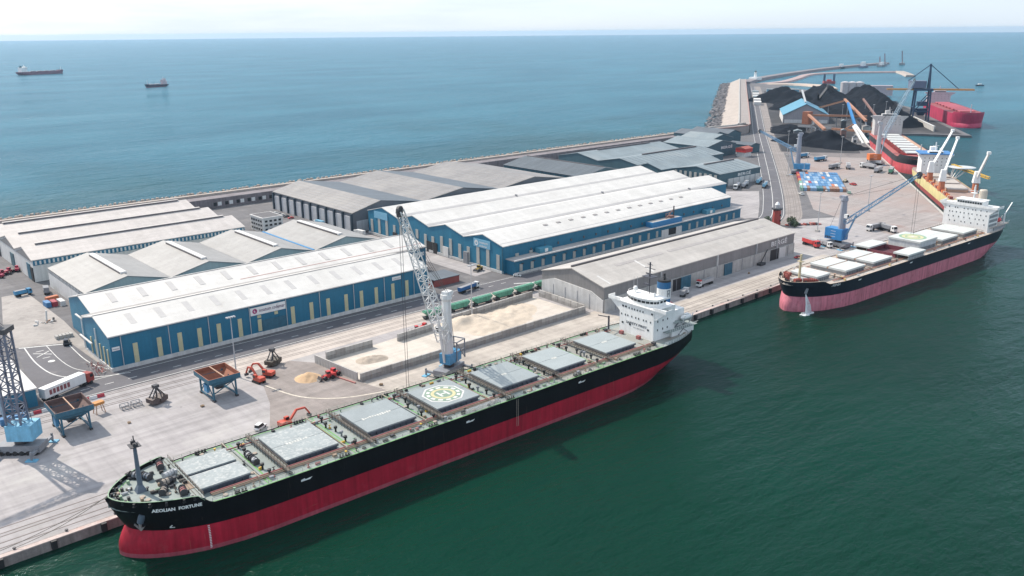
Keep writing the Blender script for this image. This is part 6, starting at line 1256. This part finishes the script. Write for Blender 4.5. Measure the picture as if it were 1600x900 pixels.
def loader(label, x, y, rz, m):
    t = thing('wheel_loader', label, 'loader', (x, y, QZ), rz); wm_ = MB().tube((0, -.35, 0), (0, .35, 0), .85, n=12).mesh('wheel', black)
    for sx in (-1.6, 1.5):
        for sy in (-1.15, 1.15): link('wheel', wm_, t, loc=(sx, sy, .85))
    MB().prism([(-3.2, 1), (-3.2, 2.2), (-.8, 2.4), (-.8, .8)], -1.1, 1.1, 'y').build('rear_body', m, t); MB().box(-.7, 1.6, -.8, .8, .8, 1.8).build('front_frame', m, t); c_ = MB().box(-1.0, .5, -.85, .85, 1.9, 3.4).build('cab', m, t); MB().box(-.9, .56, -.9, .9, 2.4, 3.2).build('cab_window', glass, c_)
    MB().bar((1, -.6, 1.6), (3.2, -.6, 1.0), .3).bar((1, .6, 1.6), (3.2, .6, 1.0), .3).build('lift_arm', m, t); MB().prism([(3.0, .2), (4.6, .1), (3.9, .6), (3.4, 1.6), (3.0, 1.5)], -1.5, 1.5, 'y').build('bucket', steel_d, t); return t
loader('red wheel loader parked beside the tan sand heap', 156, 288, R_(175), red); loader('second red wheel loader facing the stockyard end wall', 159.5, 289.3, R_(10), red); loader('red wheel loader standing on the isolated stockyard block', 214, 309, R_(160), red); loader('low red tipper cart beyond the stockyard block', 219.5, 309.8, R_(20), red); loader('cream loading shovel near the container block', *F2(164, 55)[:2], R_(10), mat('cream_machine', (.52, .45, .32), .6, .1, .5))
def car(name, label, x, y, rz, m, van=False, cat='car', sc=1.0):
    t = thing(name, label, cat, (x, y, QZ+.1), rz); t.scale = (sc, sc, sc)
    h = 2.0 if van else 1.42
    MB().prism([(-2.2, .35), (2.2, .35), (2.25, .75), (1.3, .95), (-2.1, 1.0), (-2.25, .7)], -.88, .88, 'y').build('body', m, t)
    MB().hexa([(-2.0 if van else -1.8, -.84, .98), (1.1, -.84, .93), (1.1, .84, .93), (-2.0 if van else -1.8, .84, .98)], [(-1.9 if van else -1.2, -.7, h-.1), (.45, -.7, h-.1), (.45, .7, h-.1), (-1.9 if van else -1.2, .7, h-.1)]).build('cabin_glass', glass, t); MB().box(-1.9 if van else -1.2, .45, -.72, .72, h-.1, h).build('roof', m, t)
    wm_ = WHEEL
    for sx in (-1.35, 1.35):
        for sy in (-.8, .8): link('wheel', wm_, t, loc=(sx, sy, .33))
    return t
WHEEL = MB().tube((0, -.12, 0), (0, .12, 0), .33, n=10).mesh('wheel', black); TWHEEL = MB().tube((0, -.3, 0), (0, .3, 0), .52, n=10).mesh('wheel', black)
sil = mat('silver_car_paint', (.40, .41, .43), .35, .05, .5); dkc = mat('dark_car_paint', (.03, .032, .04), .35, .05, .5); blc = mat('blue_car_paint', (.04, .09, .22), .35, .05, .5)
car('van', 'white four-wheel-drive van beside the excavator behind the front ship', 115.5, 264, R_(30), white, True, 'van', 1.12)
car('car', 'white car parked by the big warehouse corner', 311, 357.5-10, R_(-60), white); car('car', 'red car beside the quayside grey warehouse doorway', 461, 262, R_(170), red)
for k, (y, m, lab) in enumerate(((607, white, 'white car at the far end of the row by the grey bays'), (601, sil, 'silver car second from the far end by the grey bays'), (595, white, 'white car third from the far end by the grey bays'), (588, dkc, 'dark blue car fourth from the far end by the grey bays'), (581, red, 'red car at the near end of the row by the grey bays'))): car('car', lab, 294, y, R_(175), m)
def truck(label, x, y, rz, cabm, bodm, kind='tipper', L=10.0, extra=None, cat='truck', sc=1.0):
    t = thing('truck', label, cat, (x, y, QZ+.08), rz); t.scale = (sc, sc, sc)
    MB().box(-L, 2.4, -.5, .5, .7, 1.1).build('chassis', steel_d, t)
    cb2 = MB().prism([(.3, .8), (2.5, .8), (2.6, 2.0), (2.2, 3.4), (.3, 3.5)], -1.25, 1.25, 'y').build('cab', cabm, t); MB().hexa([(2.62, -1.1, 2.1), (2.66, -1.1, 2.1), (2.66, 1.1, 2.1), (2.62, 1.1, 2.1)], [(2.26, -1.0, 3.2), (2.3, -1.0, 3.2), (2.3, 1.0, 3.2), (2.26, 1.0, 3.2)]).build('windscreen', glass, cb2); MB().box(1.2, 2.2, -1.28, 1.28, 2.1, 3.0).build('side_window', glass, cb2)
    if kind == 'tipper':
        MB().prism([(-1.25, 3.3), (-1.25, 1.6), (-.7, 1.2), (.7, 1.2), (1.25, 1.6), (1.25, 3.3)], -L, -.2).build('tipper_body', bodm, t); MB().box(-L+.15, -.35, -1.1, 1.1, 3.3, 3.36).build('load_cover', mat('grey_tarpaulin', (.27, .27, .28), .8, .1, .5), t)
    elif kind == 'tank': MB().tube((-L, 0, 2.3), (-.4, 0, 2.3), 1.15, n=14).build('tank', bodm, t); MB().box(-L+1, -1.4, -.3, .3, 3.4, 3.6).build('walkway', steel_g, t)
    elif kind == 'box':
        bx_ = MB().box(-L, -.3, -1.28, 1.28, 1.2, 4.0).build('trailer_body', bodm, t)
        if extra:
            for k in range(6): MB().box(-L+1.4+k*1.15, -L+2.2+k*1.15, -1.32, -1.27, 1.9, 3.3).build('side_panel', extra, bx_)
    n = 3 if L > 8 else 2
    for wx in [1.4] + [-L+1.0+k*1.3 for k in range(n)] + ([-.9] if L > 8 else []):
        for sy in (-1.0, 1.0): link('wheel', TWHEEL, t, loc=(wx, sy, .52))
    return t
wine = mat('wine_red_print', (.22, .07, .08), .6, .1, .5)
truck('long white articulated lorry with red side panels turning at the warehouse corner', 82, 348, R_(24), mat('lorry_red', (.3, .05, .04), .5, .1, .5), white, 'box', 13.6, wine, 'lorry', 1.35)
truck('white cabbed tipper truck with red roof by the quayside grey warehouse', 369, 265, R_(183), white, galv, 'tipper', 11); MB().box(.4, 2.1, -1.2, 1.2, 3.5, 4.1).build('roof_spoiler', red, bpy.context.scene.objects['truck.001'])
truck('white tipper truck half hidden behind the ship funnel', 352, 262, R_(20), white, steel_g, 'tipper', 6)
truck('blue sided lorry with white load parked by the red store', 279, 346, R_(12), white, mat('lorry_blue', (.03, .12, .30), .5, .08, .5), 'tipper', 13, cat='lorry')
truck('white cabbed tanker nearest the lettered pale green warehouse', 632, 423, R_(205), white, galv, 'tank', 11, sc=1.3); truck('silver tanker between two other tankers outside the pale roofed warehouse', 655, 428, R_(25), white, sil, 'tank', 12, sc=1.3); truck('pale blue tanker by the road outside the pale roofed warehouse', 680, 430, R_(25), white, lt_blue, 'tank', 12, sc=1.3); truck('long silver tanker standing nearest the road bend', 666, 415, R_(25), white, lt_blue, 'tank', 12, sc=1.2)
truck('dark red tipper truck beside the blue crane base', 493, 269, R_(-110), red, red, 'tipper', 8, sc=1.3); truck('white lorry squeezed between the red truck and blue crane', 498.5, 263, R_(-110), white, sil, 'tipper', 8, sc=1.1)
truck('grey tipper truck behind the open hatch, left of two', *F2(-38, 60)[:2], R_(170), white, steel_g, 'tipper', 10, sc=1.3); truck('grey tipper truck behind the open hatch, right of two', *F2(-40, 47)[:2], R_(-110), white, steel_g, 'tipper', 9, sc=1.3)
for k, (t_, v_, a, lab, m) in enumerate(((322, 78, -10, 'blue tipper truck below the near coal heap, left one', blue_c), (300, 62, -10, 'blue tipper truck below the near coal heap, right one', blue_c), (249, 54, 0, 'grey tipper truck left of the far apron pair', steel_g), (254, 43, 30, 'grey tipper truck right of the far apron pair', sil), (257, 28, 80, 'small grey truck alone on the far apron', galv), (236, 16, 10, 'white truck by the far quay edge', sil), (285, 18, 80, 'white van-bodied truck at the far quay crane', wall_w), (232, 6, 20, 'green sided truck by the far quay edge', green))):
    p = F2(t_, v_); truck(lab, p.x, p.y, R_(a), white, m, 'tipper', 9, sc=1.45)
for k, (t_, v_, lab, m) in enumerate(((118, 84, 'dark car before the container block, left', dkc), (114, 74, 'white car before the container block, middle', white), (118, 66, 'dark car before the container block, right', dkc), (106, 58, 'pale green car right of the container block', mat('pale_green_car', (.3, .45, .36), .4, .05, .5)), (92, 97, 'white van by the light mast near the container block', white), (150, 50, 'small red car beside the cream shovel', red))):
    p = F2(t_, v_); car('car', lab, p.x, p.y, R_(-30+k*20), m, sc=1.5)
# railway hopper wagons
def wagon(label, x, m):
    t = thing('hopper_wagon', label, 'wagon', (x, 321.8, QZ+.08), 0, 'green hopper wagons on the siding')
    MB().prism([(-6.2, 3.9), (-6.4, 3.4), (-4.0, 1.5), (4.0, 1.5), (6.4, 3.4), (6.2, 3.9)], -1.45, 1.45, 'y').build('body', m, t); MB().box(-6.6, 6.6, -1.3, 1.3, 1.0, 1.3).build('underframe', steel_d, t); MB().prism([(-1.3, 3.92), (1.3, 3.92), (.7, 4.3), (-.7, 4.3)], -6.0, 6.0).build('roof', m, t)
    for k in range(7): MB().box(-5.4+k*1.8-.08, -5.4+k*1.8+.08, -1.54, -1.45, 1.9, 3.8).build('side_rib', m, t)
    for bx in (-4.6, 4.6):
        b_ = MB().box(bx-1.4, bx+1.4, -1.2, 1.2, .35, .9).build('bogie', steel_d, t)
        for wx in (-.9, .9):
            for sy in (-.95, .95): link('wheel', TWHEEL, b_, loc=(bx+wx, sy, .5))
for k, (x, lab) in enumerate(((234, 'first green hopper wagon, behind the white crane boom'), (249, 'second green hopper wagon from the white crane boom'), (263.6, 'third green hopper wagon from the white crane boom'), (278.2, 'fourth green hopper wagon from the white crane boom'), (292.8, 'fifth green hopper wagon, before the grey warehouse corner'), (307.4, 'last green hopper wagon, half behind the grey warehouse corner'))): wagon(lab, x, green)
# light masts
def light_mast(label, x, y, h=27.0, base=True):
    t = thing('light_mast', label, 'lamp post', (x, y, QZ), 0)
    MB().tube((0, 0, 0), (0, 0, h), .32, .16, 8).build('pole', galv, t); hd = MB().box(-1.8, 1.8, -.25, .25, h-.3, h).build('lamp_frame', galv, t)
    for k in range(4): MB().box(-1.75+k*1.0, -1.1+k*1.0, -.75, -.2, h-.45, h-.05).box(-1.75+k*1.0, -1.1+k*1.0, .2, .75, h-.45, h-.05).build('floodlight', sil, hd)
    if base: MB().box(-1.2, 1.2, -1.2, 1.2, 0, 1.1).build('base', wcon, t)
for x, y, h, lab in ((130, 315, 25.5, 'tall light mast beside the rusty lined hopper'), (245, 306.5, 27, 'tall light mast on the stockyard back wall'), (535, 291, 27, 'tall light mast left of the blue crane'), (649, 370, 27, 'tall light mast near the road bend'), (*F2(32, 53)[:2], 27, 'light mast on the far apron behind the open hatch'), (*F2(190, 103)[:2], 27, 'light mast by the far rails left of the container block'), (*F2(330, 97)[:2], 27, 'light mast left of the near coal heap'), (*F2(325, 88)[:2], 20, 'shorter light mast beside the near coal heap'), (*F2(285, 47)[:2], 27, 'light mast on the far apron beside parked trucks'), (*F2(640, -30)[:2], 32, 'light mast before the middle coal heap'), (*F2(700, -55)[:2], 32, 'light mast before the right coal heap'), (*F2(660, 8)[:2], 30, 'light mast by the stacker leg')): light_mast(lab, x, y, h)
# barriers, frames, trestle, piles of gear
jm = MB().prism([(-.35, 0), (.35, 0), (.15, .9), (-.15, .9)], -1.25, 1.25)
jr_ = jm.mesh('road_barrier', mat('barrier_red', (.42, .04, .06), .5, .1, .5)); jw_ = jm.mesh('road_barrier', mat('barrier_white', (.66, .66, .66), .5, .1, .5))
ordn = ['first', 'second', 'third', 'fourth', 'fifth', 'sixth', 'seventh', 'eighth', 'ninth', 'tenth', 'eleventh', 'twelfth', 'thirteenth', 'fourteenth']
for k in range(11):
    o = link('road_barrier', jr_ if k % 2 == 0 else jw_, loc=(55.5+k*2.75, 331.2, QZ+.08)); o.scale = (1, 1.3, 1.3); tag(o, f'{"red" if k % 2 == 0 else "white"} plastic road barrier, {ordn[k]} from the left beside the rails', 'barrier', 'road barriers by the rails')
tr = thing('orange_trestle', 'orange four-legged trestle stand on the front apron', 'trestle', (78, 316.5, QZ), .2)
for sx in (-1.4, 1.4):
    for sy in (-1, 1): MB().bar((sx*1.2, sy*1.2, 0), (sx*.8, sy*.8, 3.4), .25).build('leg', tan_s, tr)
MB().box(-1.8, 1.8, -1.2, 1.2, 3.4, 4.4).build('top', mat('ochre_orange', (.50, .22, .06), .6, .15, .5), tr)
for k, (x, y, lab) in enumerate(((86.3, 313.8, 'left open steel frame lying beside the brown grab'), (90.4, 314, 'right open steel frame lying beside the brown grab'))):
    mb = MB()
    for s_ in (-1.5, 0, 1.5): mb.bar((s_, -1.5, .2), (s_, 1.5, .2), .22).bar((s_, -1.5, 1.6), (s_, 1.5, 1.6), .2)
    for a in (-1.5, 1.5): mb.bar((-1.5, a, .2), (1.5, a, .2), .22).bar((-1.5, a, 1.6), (1.5, a, 1.6), .2).bar((-1.5, a, 0), (-1.5, a, 1.6), .22).bar((1.5, a, 0), (1.5, a, 1.6), .22)
    o = mb.build('steel_frame', steel_g); o.location = (x, y, QZ+.05); tag(o, lab, 'frame')
pr_ = thing('rack_pile', 'heap of red and white steel racks at the signed warehouse corner', 'rack pile', (91.2, 361, QZ))
for k in range(46):
    a = Vector((random.uniform(-2.5, 2.4), random.uniform(-6, 8), random.uniform(.1, .4))); d = Vector((random.uniform(-2, 2), random.uniform(-2.4, 2.4), random.uniform(.2, 2.4)))
    MB().bar(a, a+d, .18).build('rack_bar', gut_r if k % 4 else wall_w, pr_)
wp_ = thing('white_debris', 'scattered white and rusty scrap on the left yard', 'scrap', (91.5, 443, QZ))
for k in range(14): x, y = random.uniform(-4, 4), random.uniform(-4, 4); MB().bar((x, y, .2), (x+random.uniform(-2, 2), y+random.uniform(-2, 2), random.uniform(.2, 1.4)), random.uniform(.2, .8)).build('scrap_piece', [wall_w, tan_s, steel_d, galv][k % 4], wp_)
MB().bar((1, 1, 0), (1.5, 1, 5.5), .7).build('upright', wall_w, wp_)
sk_ = thing('pallet_stack', 'row of grey block stacks behind the dark pickup', 'stack', (91.5, 413.5, QZ))
for k in range(5): MB().box(-3+k*1.5, -1.8+k*1.5, -1.6, 1.6, 0, 1.7).build('block_stack', wcon, sk_)
car('pickup', 'dark pickup truck parked left of the signed blue warehouse', 90.5, 403, R_(70), dkc, True, 'pickup', 1.35)
contb = {}
def container(label, x, y, z, rz, m, L=12.2, group=None):
    key = (m.name, L)
    if key not in contb:
        b = MB().box(-L/2, L/2, -1.22, 1.22, 0, 2.55); r = MB()
        for k in range(int(L/.9)): xx = -L/2+.5+k*.9; r.box(xx, xx+.4, -1.26, -1.22, .15, 2.4).box(xx, xx+.4, 1.22, 1.26, .15, 2.4)
        d_ = MB().box(-L/2-.04, -L/2, -1.1, -.05, .1, 2.45).box(-L/2-.04, -L/2, .05, 1.1, .1, 2.45)
        contb[key] = (b.mesh('body', m), r.mesh('side_ribs', m), d_.mesh('doors', m))
    t = thing('container', label, 'container', (x, y, z), rz, group)
    for me in contb[key]: link(me.name.split('.')[0], me, t)
    return t
cm_ = {'blue': mat('cont_blue', (.06, .19, .38), .55, .12, .3), 'pale blue': mat('cont_pale_blue', (.20, .33, .48), .55, .12, .3), 'white': mat('cont_white', (.56, .57, .57), .55, .1, .3), 'orange': mat('cont_orange', (.50, .16, .07), .55, .12, .3), 'red': mat('cont_red', (.32, .04, .06), .55, .12, .3), 'green': mat('cont_green', (.16, .34, .26), .55, .12, .3), 'brown': mat('cont_brown', (.27, .15, .10), .55, .12, .3), 'teal': mat('cont_teal', (.05, .16, .20), .55, .12, .3)}
rows = ['front row', 'second row', 'third row', 'fourth row', 'fifth row', 'sixth row', 'back row']; rnd = random.Random(11)
for r in range(7):
    for c in range(14):
        col = rnd.choice(['blue']*12+['pale blue']*8+['white']*2+['orange']+['red']) if r else rnd.choice(['red', 'brown', 'blue', 'teal', 'brown', 'blue', 'pale blue'])
        if c == 0: col = ['green', 'white', 'green', 'orange', 'red', 'orange', 'red'][r]
        p = F2(118+r*13.2, 95-c*2.62-r*.2); container(f'{col} container, {ordn[c]} from the left in the {rows[r]} of the container block', p.x, p.y, QZ+.06, A2, cm_[col], group='container block on the far apron')
for x, y, a, col, lab, L in ((102.5, 470, 92, 'red', 'red container in the left yard row', 6), (105.8, 469, 92, 'white', 'white container in the left yard row', 7), (99.6, 470.5, 92, 'blue', 'blue container in the left yard row', 6), (104, 479, 10, 'orange', 'orange container behind the left yard row', 6), (53, 329, 0, 'blue', 'blue container at the left picture edge by the rails', 9)): container(lab, x, y, QZ, R_(a), cm_[col], L)
truck('small lorry with pale body in the left back yard', 106, 498, R_(80), white, steel_g, 'box', 6); truck('blue platform truck in the left back yard', 97, 500, R_(10), blue_c, blue_c, 'tipper', 6)
for k, (x, y) in enumerate(((97, 553), (101, 556), (105.5, 558), (94, 549))): loader(f'red farm machine, {ordn[k]} of the group at the far left warehouse corner', x, y, R_(40*k), mat('crimson_machine', (.34, .03, .07), .5, .1, .5))
truck('white lorry parked in the back yard by the three ridge warehouse', 251, 600, R_(10), white, steel_d, 'tipper', 12); truck('white box lorry by the four gable warehouse yard', 282, 541, R_(95), white, wall_w, 'box', 9); truck('white box lorry at the big blue warehouse back corner', 301, 500, R_(95), white, wall_w, 'box', 8)
loader('yellow black loader in front of the big blue warehouse', 303, 372, R_(200), mat('ochre_machine', (.35, .26, .08), .6, .15, .5))
truck('pale green lorry along the grey bay wall', 297, 548, R_(92), white, lt_blue, 'box', 9)
# red gear yard and bushes by the red lighthouse
rg = thing('red_gear_row', 'low red machine frames lying beside the red lighthouse', 'machinery', (546, 309, QZ), R_(-35))
for k in range(12): MB().box(-12+k*2.2, -10.6+k*2.2, random.uniform(-2, -1), random.uniform(.6, 2), 0, random.uniform(.8, 2.4)).build('frame', [mat('rust_red_winch', (.27, .06, .045)), steel_d, gut_r][k % 3], rg)
leaf = mat('leaves', (.07, .10, .055), .8, .3, .5)
def bush(label, x, y, r, h, tree=False):
    t = thing('tree' if tree else 'shrub', label, 'tree' if tree else 'shrub', (x, y, QZ)); rn = random.Random(int(x*7+y))
    MB().tube((0, 0, 0), (0, 0, h*.6), .25, .12, 6).build('trunk', mat('bark', (.1, .08, .06), .9, .2, 1), t); mb = MB()
    for k in range(420):
        while True:
            p = Vector((rn.uniform(-1, 1), rn.uniform(-1, 1), rn.uniform(-1, 1)))
            if p.length < 1 and rn.random() < .4+.6*p.length: break
        c = Vector((p.x*r, p.y*r, h*.55+p.z*h*.45)); a = Vector((rn.uniform(-1, 1), rn.uniform(-1, 1), rn.uniform(-1, 1))).normalized()*.45; b = a.cross(Vector((rn.uniform(-1, 1), rn.uniform(-1, 1), rn.uniform(-1, 1)))).normalized()*.35
        mb.add([c-a, c+b, c+a, c-b], [(0, 1, 2, 3)])
    mb.build('crown', leaf, t, flip=False)
bush('green tree left of the red lighthouse', 522, 322, 3.2, 8, True); bush('dark shrub clump right of the red lighthouse', 541, 314.5, 3.4, 6); bush('greyish shrub beside the red machine frames', 536, 309, 2.6, 4.5)
plm = MB()
for k in range(5): plm.box(-.6, .6, -.5+k*.23, -.4+k*.23, .12, .15)
plm.box(-.6, -.5, -.5, .5, 0, .12).box(.5, .6, -.5, .5, 0, .12); pal_me = plm.mesh('pallet', mat('pallet_wood', (.30, .22, .15), .9, .2, 1))
for k, (x, y, n_, lab) in enumerate(((108, 296, 4, 'stack of pallets left of the rusty lined hopper'), (143, 311, 3, 'stack of pallets behind the excavator pair'), (83, 300, 3, 'stack of pallets on the open front apron'), (168, 268, 5, 'stack of pallets before the stockyard corner'), (318, 262, 4, 'stack of pallets outside the quayside grey warehouse'), (410, 262, 6, 'stack of pallets near the blue warehouse door on the quay'))):
    t = thing('pallet_stack', lab, 'pallets', (x, y, QZ+.06), k*.7)
    for j in range(n_): link('pallet', pal_me, t, loc=(0, 0, j*.16), rz=.05*j)
# mooring ropes
def rope(label, a, b, sag=1.2):
    mb = MB(); a = Vector(a); b = Vector(b); n = 8; P = [a.lerp(b, i/n)-Vector((0, 0, sag*4*(i/n)*(1-i/n))) for i in range(n+1)]
    for i in range(n): mb.tube(P[i], P[i+1], .09, n=5)
    tag(mb.build('mooring_rope', mat('grey_rope', (.20, .18, .16), .9, .1, 1)), label, 'rope')
rope('mooring rope running ahead from the front ship bow', (54.5, 226, 16.6), (20, 239.6, QZ+.8)); rope('second mooring rope from the front ship bow to the quay', (55, 227, 16.4), (33, 239.6, QZ+.8)); rope('mooring rope from the pink bulk carrier bow', (373, 219, 14.6), (351, 239.6, QZ+.8)); rope('second mooring rope from the pink bulk carrier bow', (373, 220, 14.4), (358, 239.6, QZ+.8))

# ================================================================== AIR
hz = MB().box(-30600, 30600, -30600, 30600, -10, 152).mesh('haze', [])
hm2 = bpy.data.materials.new('haze_air'); hm2.use_nodes = True; hn = hm2.node_tree; hn.nodes.clear()
pv = hn.nodes.new('ShaderNodeVolumePrincipled'); pv.inputs['Color'].default_value = (0.52, 0.77, 1.0, 1); pv.inputs['Density'].default_value = 0.000032; pv.inputs['Anisotropy'].default_value = 0.3
ho = hn.nodes.new('ShaderNodeOutputMaterial'); hn.links.new(pv.outputs[0], ho.inputs['Volume']); hz.materials.append(hm2)
link('haze', hz, kind='stuff'); bpy.data.objects['haze']['label'] = 'thin bluish haze over the sea and harbour'; bpy.data.objects['haze']['category'] = 'haze'
